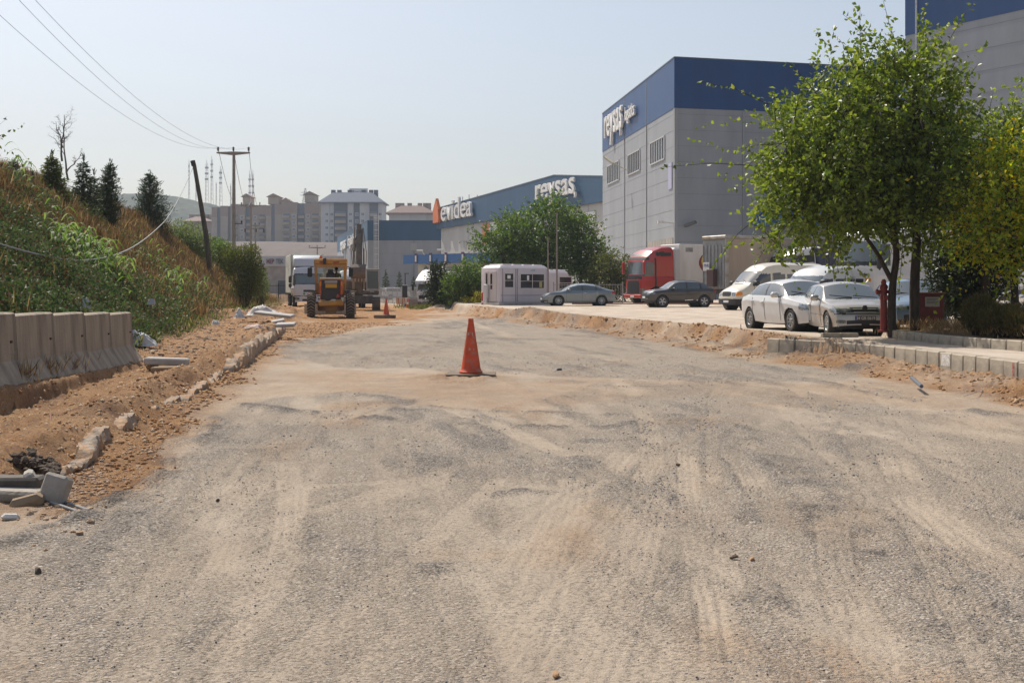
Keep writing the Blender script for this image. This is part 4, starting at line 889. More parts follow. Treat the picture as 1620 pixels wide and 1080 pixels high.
    names = {0: ('body', M['body']), 1: ('side_window', M.get('side', M_GLASS)), 2: ('windscreen', M_GLASS), 3: ('headlight', M_LAMP), 4: ('grille', M_BLK), 5: ('tail_light', M_RED), 6: ('rear_window', M_GLASS), 7: ('bumper', M.get('bumper', M_BLK)), 8: ('pillar_trim', M_BLK), 9: ('indicator', M_AMB), 10: ('chrome_trim', M_CHR), 11: ('lower_trim', M_BLK)}
    for pid, lst in out.items():
        if pid in (3, 5, 9): groups = [[x] for x in lst]      # one lamp each side
        elif pid == 1: groups = [[x] for x in lst]
        else: groups = [lst]
        for gl in groups:
            Vs = []; Qs = []; o_ = 0
            for Vv, q in gl: Vs.append(Vv); Qs.append(q+o_); o_ += len(Vv)
            Vv = np.concatenate(Vs); q = np.concatenate(Qs); us, inv = np.unique(q, return_inverse=True); Vu = Vv[us]; q = inv.reshape(q.shape)
            if pid == 0: comps = [q]
            else:                                                    # every separate piece becomes a part of its own
                _, w_ = np.unique(np.round(Vu, 3), axis=0, return_inverse=True); q = np.unique(np.round(Vu, 3), axis=0, return_index=True)[1][w_.ravel()][q]
                lab = np.arange(len(Vu))
                while True:
                    mn = lab[q].min(1); new = lab.copy(); np.minimum.at(new, q.ravel(), np.repeat(mn, 4)); 
                    if (new == lab).all(): break
                    lab = new
                fl_ = lab[q[:, 0]]; comps = [q[fl_ == v_] for v_ in np.unique(fl_)]; big = max(len(c_) for c_ in comps); comps = [c_ for c_ in comps if len(c_) > max(3, .08*big)]
            for q in comps:
                u2, i2 = np.unique(q, return_inverse=True)
                o = npmesh(names[pid][0], Vu[u2], i2.reshape(q.shape), names[pid][1], root, smooth=True)
                o.data.set_sharp_from_angle(angle=R(38))
            if pid == 0: 
                import bmesh
                b_ = bmesh.new(); b_.from_mesh(o.data); bmesh.ops.remove_doubles(b_, verts=b_.verts, dist=.0008); b_.to_mesh(o.data); b_.free()
    # underside, wheel houses, arches
    L2 = S['L']/2; ub = MB(); zz = S['sill'][len(S['sill'])//2][1]
    ub.box(-L2+.25, L2-.3, -hw.max()+.2, hw.max()-.2, zz-.03, zz+.35)
    ub.build('underbody', M_BLK, root)
    for wx in S['axles']:
        for s in (-1, 1):
            ar = MB(); ra = S['wr']*S.get('arch', 1.14)+.012; yo = float(np.interp(wx, xs, hw))*.955
            ar.lathe([(.02, s*(yo-.32)), (ra, s*(yo-.32)), (ra, s*yo)], 30, 'y', (wx, 0, S['wr']), cap=False); ar.build('wheel_arch', M_BLK, root)
    def surf(x, side=1):
        i_ = int(np.clip(np.searchsorted(xs, x), 1, n-1)); return Yr[i_], Zr[i_]
    sm_ = MB()
    for x, lo_, hi_ in S.get('seams', []):
        yy, zz_ = surf(x)
        for s in (-1, 1):
            pts = [(x, s*(a+.004), b) for a, b, bd_ in zip(yy, zz_, band) if lo_ <= b <= hi_ and bd_ < 2]
            sm_ = MB()
            for p, q in zip(pts[:-1], pts[1:]): sm_.bar(p, q, .011, .006)
            if sm_.v: sm_.build('door_seam', M_BLK, root)
    for hx, hz_ in S.get('handles', []):
        yy, zz_ = surf(hx); y = float(np.interp(hz_, zz_[:nl], yy[:nl]))
        for s in (-1, 1):
            h = MB(); h.rbox(hx-.09, hx+.09, s*y-.03, s*y+.03, hz_-.018, hz_+.018, .01); h.build('door_handle', M.get('handle', M['body']), root)
    if 'mirror' in S:
        mx, mz = S['mirror']; yy, zz_ = surf(mx); y = float(np.interp(mz, zz_, yy)); sz = S.get('mirs', 1)
        for s in (-1, 1):
            h = MB(); h.rbox(mx-.06*sz, mx+.10*sz, min(s*(y+.02), s*(y+.24*sz)), max(s*(y+.02), s*(y+.24*sz)), mz-.03, mz+.13*sz, .045); o = h.build('wing_mirror', M.get('mirror', M['body']), root, smooth=True, sharp=60)
            g = MB(); g.box(mx-.065*sz, mx-.061*sz, min(s*(y+.05), s*(y+.21*sz)), max(s*(y+.05), s*(y+.21*sz)), mz, mz+.10*sz); g.build('mirror_glass', M_CHR, o)
            g = MB(); g.bar((mx, s*(y-.04), mz-.01), (mx, s*(y+.08), mz+.02), .05, .03); g.build('mirror_arm', M_BLK, o)
    return surf
def plate(root, x, z, txt, m=M_PLATE, ink=M_INK, w_=.52, rear=False):
    mb = MB(); mb.rbox(x-.006, x+.012, -w_/2, w_/2, z-.055, z+.055, .004); o = mb.build('number_plate', m, root)
    s = -1 if rear else 1
    if txt: text_mesh('plate_text', txt, .105, .004, ink, o, frameM((x+.016*s, -w_*.46*s, z-.036), (0, s, 0)), bold=.002, sx=.93 if w_ > .5 else .8)
    b = MB(); b.box(x-.008, x+.0145, -w_/2*1, -w_/2+.045, z-.05, z+.05); b.build('plate_band', mat('plate_blue', (.02,.05,.3), .5), o)
def wipers(root, pts):
    for a, b in pts:
        w_ = MB(); w_.tube([a, b], .012, 5); w_.build('wiper', M_BLK, root)
def place(root, px_, ypx, Y, z, heading):
    """root at photo column px_ on the ground z at distance Y; heading = angle of the nose from +X"""
    root.location = ((px_-CX)*Y/F, Y, z); root.rotation_euler = (0, 0, R(heading))
def cls_sedan(P_):
    w0, w1, rw0, rw1 = P_['ws']; sw = P_['side']; ztop = P_['ztop']
    def f(x, y, z, bd, tt, u):
        ids = np.zeros(x.shape, int)
        side = pip(x, z, sw) & (bd == 1) & (tt > .06) & (tt < .95); ids[side] = 1
        for px_, pw_ in P_.get('pillars', []): ids[side & (np.abs(x-px_-(z-1.15)*P_.get('plean', -.1)) < pw_)] = 8
        ids[(bd == 2) & (x > w0) & (x < w1) & (z < ztop) & (u < .93) & (z > P_['cowl'])] = 2
        ids[(bd == 2) & (x > rw0) & (x < rw1) & (z < ztop) & (u < .9)] = 6
        for reg, pid in P_['regs']: ids[reg(x, y, z)] = pid
        return ids
    return f
GZ = lambda x, y: Hs(x, y)
# ---- white saloon ----
def saloon(name, label, bodym, S_over=None, wheels='alloy10', cat='car', group=None):
    t = thing(name, label, cat, group=group)
    top = [(-2.21,.62),(-2.20,.80),(-2.14,.98),(-1.66,1.02),(-1.05,1.40),(-.55,1.465),(.05,1.47),(.42,1.42),(1.20,.99),(1.95,.83),(2.12,.74),(2.19,.60),(2.215,.35)]
    S = dict(L=4.43, top=top, plan=[(-2.215,.70),(-2.0,.80),(-1.3,.865),(0,.875),(1.3,.865),(1.9,.80),(2.215,.66)],
      belt=[(-2.2,.90),(-1.6,.985),(0,.955),(1.2,.90),(1.9,.80),(2.2,.7)], sill=[(-2.2,.32),(-1.8,.27),(0,.20),(1.8,.22),(2.2,.26)], wr=.31, axles=[-1.31,1.34], arch=1.13, edge=.08,
      seams=[(.78,.25,.9),(-.22,.25,.95),(-1.05,.55,.97)], handles=[(-.38,.80),(-1.02,.83)], mirror=(.62,.96), tumble=.19)
    S['cls'] = cls_sedan(dict(ws=(.44,1.22,-1.62,-1.02), side=[(-1.42,1.01),(-1.12,1.28),(-.9,1.36),(-.5,1.41),(.1,1.41),(.45,1.33),(.93,1.0),(.8,.94)], ztop=1.40, cowl=.985, pillars=[(-.22,.045)],
      regs=[(lambda x, y, z: (x > 1.78) & (y > .42) & (z > .60) & (z < .76+.0*x) & (z < .72+(y-.42)*.2), 3), (lambda x, y, z: (x > 2.05) & (y < .38) & (z > .60) & (z < .70), 4), (lambda x, y, z: (x > 2.1) & (y < .5) & (z > .34) & (z < .46), 4),
            (lambda x, y, z: (x < -2.02) & (y > .52) & (z > .66) & (z < .93), 5)]))
    if S_over: S.update(S_over)
    car(t, S, dict(body=bodym)); add_wheels(t, S['axles'], 1.50, S['wr'], .19, wheels)
    return t
cw = saloon('parked_car', 'white saloon parked on the concrete lot, overlapping the silver hatchback', paint('paint_white', (.72,.72,.71)), wheels='cover', group='cars parked on the lot')
YW = 36.6; place(cw, 1258, 0, YW, lotz(YW)+.0, -76)
o = MB(); o.tube([(.0,0,1.47),(-.28,0,1.62)], .006, 5); o.build('aerial', M_BLK, cw)
wipers(cw, [((1.10,-.1,1.03),(.98,-.62,1.11)),((1.12,.55,1.03),(1.02,.05,1.09))])
# ---- silver hatchback facing the camera ----
ms = paint('paint_silver', (.52,.49,.46), .45, .32, .6)
t = thing('parked_car', 'silver hatchback with a dark number plate facing the road, behind the red hydrant', 'car', group='cars parked on the lot')
top = [(-2.01,.55),(-1.98,.85),(-1.86,1.02),(-1.40,1.30),(-.9,1.37),(-.1,1.385),(.22,1.34),(.98,.925),(1.75,.80),(1.86,.735),(1.95,.66),(1.98,.60),(2.02,.50),(2.025,.27)]
S = dict(L=4.05, top=top, plan=[(-2.02,.70),(-1.7,.78),(-1.0,.835),(0,.845),(1.2,.835),(1.75,.79),(2.02,.69)], belt=[(-2,.88),(-1.2,.92),(0,.89),(1.0,.85),(1.8,.76),(2.02,.66)],
  sill=[(-2.0,.3),(-1.6,.24),(0,.19),(1.6,.2),(2.02,.235)], wr=.30, axles=[-1.24,1.30], arch=1.12, edge=.07, seams=[(.72,.22,.88),(-.28,.22,.9)], handles=[(-.42,.76),(-1.0,.78)], mirror=(.52,.90), tumble=.175, crown=.03,
  cls=cls_sedan(dict(ws=(.24,1.02,-1.86,-1.4), side=[(-1.52,.96),(-1.25,1.22),(-.9,1.31),(-.1,1.32),(.2,1.25),(.72,.93),(.6,.89)], ztop=1.325, cowl=.915, pillars=[(-.28,.04)],
   regs=[(lambda x, y, z: (x > 1.55) & (y > .30) & (y < .82) & (z > .575) & (z < .705-(.80-y)*.05), 3), (lambda x, y, z: (x > 1.8) & (y < .34) & (z > .605) & (z < .665), 4), (lambda x, y, z: (x > 1.8) & (y < .36) & (z > .69) & (z < .715), 4),
         (lambda x, y, z: (x > 1.85) & (y < .46) & (z > .285) & (z < .385), 4), (lambda x, y, z: (x > 1.75) & (y < .74) & (z > .535) & (z < .562), 4), (lambda x, y, z: (x < -1.86) & (y > .5) & (z > .7) & (z < .9), 5), (lambda x, y, z: (np.abs(x) < 1.0) & (z > .50) & (z < .53) & (y > .6), 10)])))
car(t, S, dict(body=ms)); add_wheels(t, S['axles'], 1.45, .30, .19, 'alloy5')
plate(t, 2.02, .445, '34 GR 0619', m=mat('plate_dusty', (.10,.095,.09), .6), ink=mat('plate_letters', (.55,.53,.5), .5))
for s in (-1, 1):
    b = MB(); b.rbox(1.955, 1.985, s*.60-.13, s*.60+.13, .31, .395, .02); b.build('fog_light', M_LAMP, t)
b = MB(); b.lathe([(.075,0),(.075,.02),(.05,.03)], 6, 'x', (1.945,0,.70)); b.build('badge', M_BLK, t)
b = MB(); b.tube([(.0,0,1.38),(.14,0,1.53)], .007, 5); b.build('aerial', M_BLK, t)
wipers(t, [((.93,-.05,.965),(.84,-.62,1.02)),((.95,.60,.955),(.90,-.02,1.01))])
b = MB(); b.prism([(.2,.0),(.34,.03),(.30,-.05),(.2,-.07)], 0, .01); 
place(t, 1336, 0, 33.9, lotz(34.6), -90)
# ---- grey liftback, side on ----
mg = paint('paint_grey', (.20,.235,.26), .5, .3, .8)
t = thing('parked_car', 'metallic grey liftback seen side-on beside the mauve guard cabin', 'car', group='cars parked on the lot')
top = [(-2.42,.60),(-2.41,.86),(-2.34,1.02),(-2.05,1.07),(-1.0,1.40),(-.35,1.47),(.15,1.455),(.55,1.36),(1.22,1.0),(2.05,.84),(2.28,.72),(2.41,.58),(2.43,.32)]
S = dict(L=4.87, top=top, plan=[(-2.43,.74),(-2.1,.86),(-1.3,.93),(1.3,.93),(2.0,.86),(2.43,.66)], belt=[(-2.4,.95),(-1.6,.99),(0,.96),(1.2,.92),(2,.83),(2.4,.7)], sill=[(-2.4,.3),(0,.19),(2.0,.2),(2.43,.22)], wr=.335, axles=[-1.40,1.42], arch=1.13,
  seams=[(.92,.25,.93),(-.12,.25,.96),(-1.02,.55,.98)], handles=[(-.3,.83),(-1.1,.86)], mirror=(.72,.97), tumble=.2,
  cls=cls_sedan(dict(ws=(.55,1.24,-2.02,-1.05), side=[(-1.72,1.01),(-1.3,1.22),(-.8,1.38),(-.3,1.415),(.2,1.395),(.55,1.29),(.98,.98)], ztop=1.40, cowl=.98, pillars=[(-.14,.04),(-1.05,.03)],
   regs=[(lambda x, y, z: (x > 1.95) & (y > .42) & (z > .60) & (z < .72), 3), (lambda x, y, z: (x > 2.1) & (y < .42) & (z > .50) & (z < .70), 4), (lambda x, y, z: (x > 2.1) & (y < .75) & (z > .28) & (z < .38), 4), (lambda x, y, z: (x < -2.1) & (y > .45) & (z > .78) & (z < .96), 5)])))
car(t, S, dict(body=mg, handle=M_CHR)); add_wheels(t, S['axles'], 1.60, .335, .21, 'alloy10'); plate(t, 2.415, .45, '', w_=.5)
place(t, 914, 0, 82.5, lotz(80)+.0, 180+8)
# ---- dark crossover ----
md = paint('paint_dark', (.055,.05,.05), .4, .3, .8)
t = thing('parked_car', 'dark brown crossover parked in front of the red lorry', 'car', group='cars parked on the lot')
top = [(-2.21,.60),(-2.20,.95),(-2.12,1.14),(-1.88,1.24),(-1.5,1.50),(-1.0,1.60),(-.3,1.64),(.2,1.62),(.5,1.54),(1.12,1.14),(1.95,1.02),(2.14,.92),(2.21,.75),(2.225,.36)]
S = dict(L=4.45, top=top, plan=[(-2.22,.76),(-1.9,.87),(-1.2,.92),(1.2,.92),(1.9,.86),(2.22,.72)], belt=[(-2.2,1.08),(-1.4,1.10),(0,1.06),(1.1,1.03),(1.9,.97),(2.2,.85)], sill=[(-2.2,.4),(0,.26),(2.0,.28),(2.22,.32)], wr=.36, axles=[-1.33,1.34], arch=1.12,
  seams=[(.82,.3,1.0),(-.2,.3,1.05)], handles=[(-.35,.94),(-1.0,.96)], mirror=(.62,1.06), tumble=.2,
  cls=cls_sedan(dict(ws=(.5,1.14,-2.1,-1.5), side=[(-1.75,1.14),(-1.45,1.38),(-1.0,1.5),(-.2,1.56),(.3,1.52),(.9,1.09)], ztop=1.57, cowl=1.12, pillars=[(-.2,.04),(-1.1,.05)],
   regs=[(lambda x, y, z: (x > 1.8) & (y > .46) & (z > .80) & (z < .90), 3), (lambda x, y, z: (x > 2.0) & (y < .46) & (z > .62) & (z < .86), 4), (lambda x, y, z: (x > 2.15) & (y < .7) & (z > .50) & (z < .54), 10), (lambda x, y, z: (x < -1.95) & (y > .4) & (z > .95) & (z < 1.08), 5), (lambda x, y, z: (z < .42), 11), (lambda x, y, z: (np.abs(x) < 1.0) & (y > .6) & (z > .42) & (z < .45), 10)])))
car(t, S, dict(body=md)); add_wheels(t, S['axles'], 1.60, .36, .22, 'alloy5'); plate(t, 2.21, .60, '', w_=.5)
place(t, 1073, 0, 76.5, lotz(76), 180+14)
# ---- blue grey car behind the two trunks ----
mblu = paint('paint_bluegrey', (.17,.25,.33), .4, .3, .7)
bc = saloon('parked_car', 'blue grey car half hidden behind the two tree trunks and the red hydrant', mblu, wheels='cover', group='cars parked on the lot')
place(bc, 1436, 0, 37.2, lotz(36.8), -97); wipers(bc, [((1.10,-.1,1.03),(.98,-.62,1.11))])
# ---- far white off-roader ----
t = thing('off_roader', 'small white off-roader far off beside the grey warehouse', 'car')
mw2 = paint('paint_white_far', (.70,.70,.70))
top = [(-2.0,.60),(-1.99,1.6),(-1.9,1.80),(-.2,1.84),(.35,1.80),(.62,1.28),(1.75,1.2),(1.92,1.05),(1.98,.5)]
S = dict(L=4.0, top=top, plan=[(-2,.84),(-1.8,.9),(1.7,.88),(2,.8)], belt=[(-2,1.16),(.6,1.14),(1.9,1.02)], sill=[(-2,.5),(0,.42),(2,.5)], wr=.38, axles=[-1.2,1.2], sig=.03, tumble=.08, bow=.03, boxy=1, step=.035,
  cls=cls_sedan(dict(ws=(.36,.62,-3,-2.5), side=[(-1.8,1.22),(-1.8,1.70),(.2,1.72),(.5,1.22)], ztop=1.75, cowl=1.28, pillars=[(-.95,.09),(-.05,.07),(-1.75,.05)], plean=0,
   regs=[(lambda x, y, z: (x < -1.95) & (y < .65) & (z > 1.15) & (z < 1.62), 6), (lambda x, y, z: (x < -1.9) & (y > .72) & (z > .9) & (z < 1.15), 5), (lambda x, y, z: (x > 1.9) & (y < .7) & (z > .8) & (z < 1.0), 4)])))
car(t, S, dict(body=mw2)); add_wheels(t, S['axles'], 1.60, .38, .24, 'alloy5'); place(t, 627, 0, 188, 0.0, 24)
# ---- cream minibus ----
def van(name, label, bodym, L, H_, roof_front, sidewins, group='minibuses on the lot', front=1.0, wstyle='steel', bump=M_BLK):
    t = thing(name, label, 'minibus', group=group); l2 = L/2
    top = [(-l2,.60),(-l2+.02,H_-.25),(-l2+.18,H_-.02),(0,H_+.03),(l2-2.5,H_),(l2-2.0,H_-.10),(l2-1.5,H_-.42),(l2-.85,1.42),(l2-.22,1.12),(l2-.06,.98),(l2-.015,.7),(l2,.34)]
    S = dict(L=L, top=top, plan=[(-l2,.92),(-l2+.3,.97),(l2-1.2,.97),(l2-.4,.90),(l2,.80)], belt=[(-l2,1.28),(l2-1.2,1.22),(l2-.3,1.0),(l2,.85)], sill=[(-l2,.36),(0,.33),(l2-.1,.30),(l2,.34)], wr=.34, axles=[-l2+1.25,l2-.82], arch=1.16, step=.03, sig=.05,
      tumble=.10, crown=.06, bow=.08, boxy=1, seams=[(l2-1.15,.4,1.3),(l2-2.3,.4,2.0)], mirror=(l2-1.2,1.34), mirs=1.5)
    def cls(x, y, z, bd, tt, u):
        ids = np.zeros(x.shape, int); side = (bd == 1) & (tt > .02) & (tt < .93)
        ids[side & pip(x, z, [(l2-2.2,1.30),(l2-2.2,H_-.58),(l2-1.6,H_-.58),(l2-1.08,1.36),(l2-1.1,1.26)])] = 1
        for a, b in sidewins: ids[side & (x > a) & (x < b) & (z > 1.36) & (z < H_-.56)] = 1
        zl = H_-.44
        ids[(bd == 2) & (x > l2-1.7) & (z < zl) & (z > 1.46) & (u < .92)] = 2
        ids[(x > l2-.35) & (y < .44) & (z > .74) & (z < .98)] = 4; ids[(x > l2-.35) & (y > .47) & (y < .74) & (z > .74) & (z < .98)] = 3; ids[(x > l2-.45) & (y > .745) & (z > .76) & (z < .97)] = 9
        ids[(x > l2-1.35) & (z < .60)] = 7; ids[(z > .42) & (z < .52) & (x < l2-1.3) & (bd == 0) & False] = 11
        ids[(bd == 2) & (x > l2-.98) & (x < l2-.72) & (y < .42) & (z < 1.42) & (z > 1.36)] = 4
        return ids
    S['cls'] = cls; car(t, S, dict(body=bodym, bumper=bump, mirror=M_BLK, side=M_WIN)); add_wheels(t, S['axles'], 1.66, .34, .2, wstyle); plate(t, l2+.0, .46, '', w_=.5)
    wipers(t, [((l2-.87,-.1,1.47),(l2-1.05,-.7,1.60)),((l2-.87,.6,1.47),(l2-1.05,.05,1.62))])
    return t, l2
mcream = paint('paint_cream', (.66,.62,.52), 0, .35, .5)
v1, l2 = van('minibus', 'cream minibus with dark side windows and black bumper, nose pointing left', mcream, 5.9, 2.50, 1.45, [(-2.75,-1.55),(-1.45,-.3),(-.18,.62)])
b = MB(); b.lathe([(.11,0),(.11,.02),(.08,.03)], 16, 'x', (l2-.13,0,.87)); b.build('badge', M_CHR, v1, smooth=True)
place(v1, 1222, 0, 67.5, lotz(66), 204)
v2, l2 = van('minibus', 'white van facing the road, its windscreen showing between the cream minibus and the white lorry', paint('paint_white2', (.70,.70,.68)), 5.2, 2.15, 1.25, [(-2.2,-.9),(-.7,.2)])
place(v2, 1296, 0, 56.0, lotz(55), -134)
# ---- lorries ----
M_TARP = mat('trailer_tan', (.44,.35,.27), .75, col2=(.36,.28,.21), scale=1.0, stretch=(1,1,.2)); M_TPANEL = mat('trailer_grey', (.30,.30,.30), .5, .2, col2=(.22,.22,.22), scale=2)
M_TW = mat('trailer_white', (.68,.67,.64), .5, col2=(.55,.54,.50), scale=.7, stretch=(1,1,.3)); M_CH = mat('chassis', (.05,.045,.04), .8, col2=(.12,.09,.06), scale=3)
def truck_wheels(root, axles, track, r=.50, w_=.30): add_wheels(root, axles, track, r, w_, 'steel', rim=mat('truck_rim', (.35,.34,.33), .5, .3))
def cab_cls(D):
    def f(x, y, z, bd, tt, u):
        ids = np.zeros(x.shape, int)
        for poly, pid in D.get('side', []): ids[(bd <= 1) & (y > .7) & pip(x, z, poly)] = pid
        for reg, pid in D['regs']: ids[reg(x, y, z)] = pid
        return ids
    return f
def cab(root, top, L, W_, belt, sill, wr, D, M, **kw):
    S = dict(L=L, top=top, plan=kw.pop('plan', [(-L/2,W_/2),(L/2-.5,W_/2),(L/2-.15,W_/2-.07),(L/2,W_/2-.2)]), belt=[(-L/2,belt),(L/2,belt-.05)], sill=[(-L/2,sill),(0,sill),(L/2,sill-.1)], wr=wr, axles=[D['ax']], arch=1.2,
             tumble=kw.pop('tumble', .06), crown=.05, bow=.10, bowr=0, boxy=1, step=.035, sig=kw.pop('sig', .06), ng=24, nl=22, nt=16, cls=cab_cls(D), **kw)
    return car(root, S, M)
# red tractor with white box trailer
t = thing('lorry', 'red articulated lorry cab with open door window, pulling the white trailer', 'lorry')
mr = paint('paint_red', (.40,.018,.014), 0, .3, .8)
top = [(-1.15,.9),(-1.14,3.55),(-1.0,3.72),(-.2,3.68),(.45,3.45),(.92,3.05),(1.05,2.85),(1.10,2.75),(1.18,1.9),(1.22,1.8),(1.25,1.2),(1.26,.35)]
cab(t, top, 2.5, 2.46, 1.75, .75, .5, dict(ax=.15, side=[([(.35,1.78),(.35,2.62),(.9,2.62),(1.12,1.72)], 1), ([(-.95,3.05),(-.95,3.3),(.2,3.3),(.2,3.05)], 8), ([(.18,.9),(.18,2.9),(.30,2.9),(.30,.9)], 8)],
   regs=[(lambda x, y, z: (x > .85) & (y < 1.10) & (z > 1.90) & (z < 2.66), 2), (lambda x, y, z: (x > .7) & (y < 1.15) & (z > 2.78) & (z < 2.98), 4), (lambda x, y, z: (x > .9) & (y < 1.0) & (z > 1.55) & (z < 1.85), 4), (lambda x, y, z: (x > .9) & (y < .74) & (z > .62) & (z < 1.46), 4),
         (lambda x, y, z: (x > .9) & (y > .84) & (y < 1.12) & (z > .62) & (z < .95), 3), (lambda x, y, z: (x > .5) & (y < .9) & (z > 3.05) & (z < 3.2), 4)]), dict(body=mr))
truck_wheels(t, [.15, -3.3], 2.1)
b = MB(); b.box(-5.2, -.9, -.42, .42, .75, 1.0); b.box(-4.2, -1.2, -1.15, -.5, .45, 1.0); b.build('chassis', M_CH, t)
b = MB(); b.rbox(-1.75, -1.16, -1.18, 1.18, 1.2, 3.6, .12); b.build('air_deflector', mat('deflector_grey', (.5,.5,.5), .5), t)
for s in (-1, 1):
    b = MB(); b.rbox(1.1, 1.25, s*1.32-.12, s*1.32+.12, 1.9, 2.7, .05); b.bar((1.1,s*1.1,2.7),(1.2,s*1.3,2.66),.05); b.build('wing_mirror', mr, t)
b = MB(); b.rbox(1.0, 1.3, -1.1, 1.1, .33, .58, .06); b.build('bumper', mr, t); plate(t, 1.3, .45, '', w_=.5)
t.scale = (1.08,)*3; place(t, 1027, 0, 89.0, .60, 205)
tr = thing('box_trailer', 'white trailer with a round red and yellow emblem, behind the red cab', 'trailer')
b = MB(); b.rbox(-13.2, 0, -1.28, 1.28, 1.15, 4.15, .04); b.build('box', M_TW, tr)
b = MB(); b.box(-13, -.2, -.5, .5, .85, 1.14); b.box(-12, -8.5, -1.1, -.9, .5, 1.1); b.box(-3.2, -2.9, -1.0, -.8, .1, 1.1); b.build('chassis', M_CH, tr)
b = MB(); b.rbox(-.3, .35, -1.0, 1.0, 2.4, 3.9, .1); b.build('refrigeration_unit', M_TPANEL, tr); truck_wheels(tr, [-9, -10.3, -11.6], 2.1)
b = MB(); n_ = 40; b._add([(-3.35+1.75*math.cos(2*math.pi*k/n_), 1.30, 2.85+.98*math.sin(2*math.pi*k/n_)) for k in range(n_)]+[(-3.35+1.75*math.cos(2*math.pi*k/n_), 1.286, 2.85+.98*math.sin(2*math.pi*k/n_)) for k in range(n_)], [tuple(range(n_))[::-1]]+[(k,(k+1)%n_,n_+(k+1)%n_,n_+k) for k in range(n_)])
em = b.build('emblem', mat('emblem_red', (.22,.03,.02), .5), tr)
text_mesh('lettering', 'Günay', 1.25, .02, mat('emblem_yellow', (.62,.48,.05), .5), em, frameM((-1.75, 1.315, 2.55), (-1,0,0)), bold=.03, sx=.95)
text_mesh('lettering', 'www.gunay.com', .33, .01, M_INK, em, frameM((-2.2, 1.29, 1.55), (-1,0,0)), sx=.95)
b = MB(); b.box(-1.1, -.5, 1.281, 1.29, 3.6, 3.9); b.build('label', M_TPANEL, tr)
th_ = R(205); tr.location = t.location + Vector((math.cos(th_)*-1.7, math.sin(th_)*-1.7, 0)); tr.rotation_euler = t.rotation_euler
# tan curtain trailer with grey front
t = thing('box_trailer', 'tan trailer with a rusty grey end, between the red lorry and the minibus', 'trailer')
b = MB(); b.rbox(-12.6, 0, -1.26, 1.26, 1.1, 4.2, .03); b.build('curtain', M_TARP, t)
b = MB(); b.box(.001, .06, -1.22, 1.22, 1.05, 4.1); b.build('front_panel', M_TPANEL, t)
b = MB()
for k in range(7): b.box(.06, .11, -1.15+k*.38-.03, -1.15+k*.38+.03, 1.1, 3.8)
b.build('panel_rib', M_TPANEL, t)
b = MB(); b.rbox(-12.7, .12, -1.31, 1.31, 4.2, 4.42, .05); b.build('top_rail', mat('rail_grey', (.42,.41,.38), .5, .2, col2=(.28,.2,.13), scale=1.5), t)
b = MB(); b.rbox(-.14, .1, 1.2, 1.33, .95, 4.19, .03); b.build('corner_post', MATS['rail_grey'], t)
b = MB(); b.box(-12.4, -.2, -.5, .5, .7, 1.08); b.build('chassis', M_CH, t); truck_wheels(t, [-8.6, -9.9, -11.2], 2.1)
b = MB(); b.box(.112, .13, -1.1, -.45, 2.2, 2.75); pb = b.build('placard', M_TW, t); text_mesh('lettering', 'PNR', .28, .01, mat('blue_letter', (.03,.06,.3), .5), pb, frameM((.135,-1.02,2.45), (0,1,0)))
b = MB(); b.rbox(.12, .45, -.3, .45, 1.2, 2.3, .03); b.build('coupling_box', mat('dark_maroon', (.07,.03,.03), .6), t)
place(t, 1131, 0, 80.0, .55, 206)
# white lorry facing the camera on the left of the road
mwt = paint('paint_lorry', (.66,.67,.69), 0, .3, .6)
t = thing('lorry', 'white box lorry facing the camera, directly behind the yellow road grader', 'lorry')
top = [(-1.0,1.0),(-.99,2.7),(-.9,3.05),(.6,3.10),(.78,3.02),(.98,2.60),(1.0,2.55),(1.08,1.8),(1.12,1.7),(1.15,1.1),(1.16,.40)]
cab(t, top, 2.3, 2.46, 1.62, .85, .5, dict(ax=.1, side=[([(.1,1.7),(.1,2.45),(.8,2.45),(1.0,1.62)], 1)], regs=[(lambda x, y, z: (x > .75) & (y < 1.12) & (z > 1.72) & (z < 2.48), 2), (lambda x, y, z: (x > .8) & (y < 1.15) & (z > 2.48) & (z < 2.56), 4),
    (lambda x, y, z: (x > .9) & (y < .38) & (z > 1.12) & (z < 1.32), 4), (lambda x, y, z: (x > .9) & (z > .80) & (z < .86), 4), (lambda x, y, z: (x > .9) & (y > .72) & (y < 1.1) & (z > .52) & (z < .74), 3), (lambda x, y, z: (x > .9) & (y < .5) & (z > .44) & (z < .62), 4)]), dict(body=mwt))
b = MB(); b.prism([(-.9,3.06),(.55,3.12),(.35,3.7),(-.1,3.98),(-.9,4.02)], -1.12, 1.12); b.build('roof_spoiler', mwt, t, smooth=True, bevel=.1, sharp=60)
b = MB(); b.rbox(-9.0, -1.15, -1.26, 1.26, 1.05, 4.1, .04); b.build('box_body', mat('box_cream', (.55,.55,.46), .6, col2=(.45,.45,.38), scale=.6), t)
b = MB(); b.box(-8.8, 1, -.45, .45, .6, 1.0); b.build('chassis', M_CH, t); truck_wheels(t, [.1, -5.2, -6.6], 2.1)
for s in (-1, 1):
    b = MB(); b.rbox(1.1, 1.22, s*1.42-.12, s*1.42+.12, 1.85, 2.35, .05); b.rbox(1.1, 1.22, s*1.42-.12, s*1.42+.12, 1.5, 1.78, .05); b.tube([(1.0,s*1.2,2.4),(1.15,s*1.42,2.42),(1.15,s*1.42,1.4),(1.0,s*1.2,1.4)], .025, 6); b.build('wing_mirror', M_BLK, t)
b = MB(); b.lathe([(.09,0),(.09,.03)], 8, 'x', (1.13,-.35,1.0)); b.build('badge', mat('badge_green', (.1,.25,.12), .4), t); wipers(t, [((1.1,-.1,1.75),(1.09,-.75,1.8)),((1.1,.7,1.75),(1.09,.1,1.8))])
place(t, 487, 0, 98.5, Hs(-16, 97), -77)
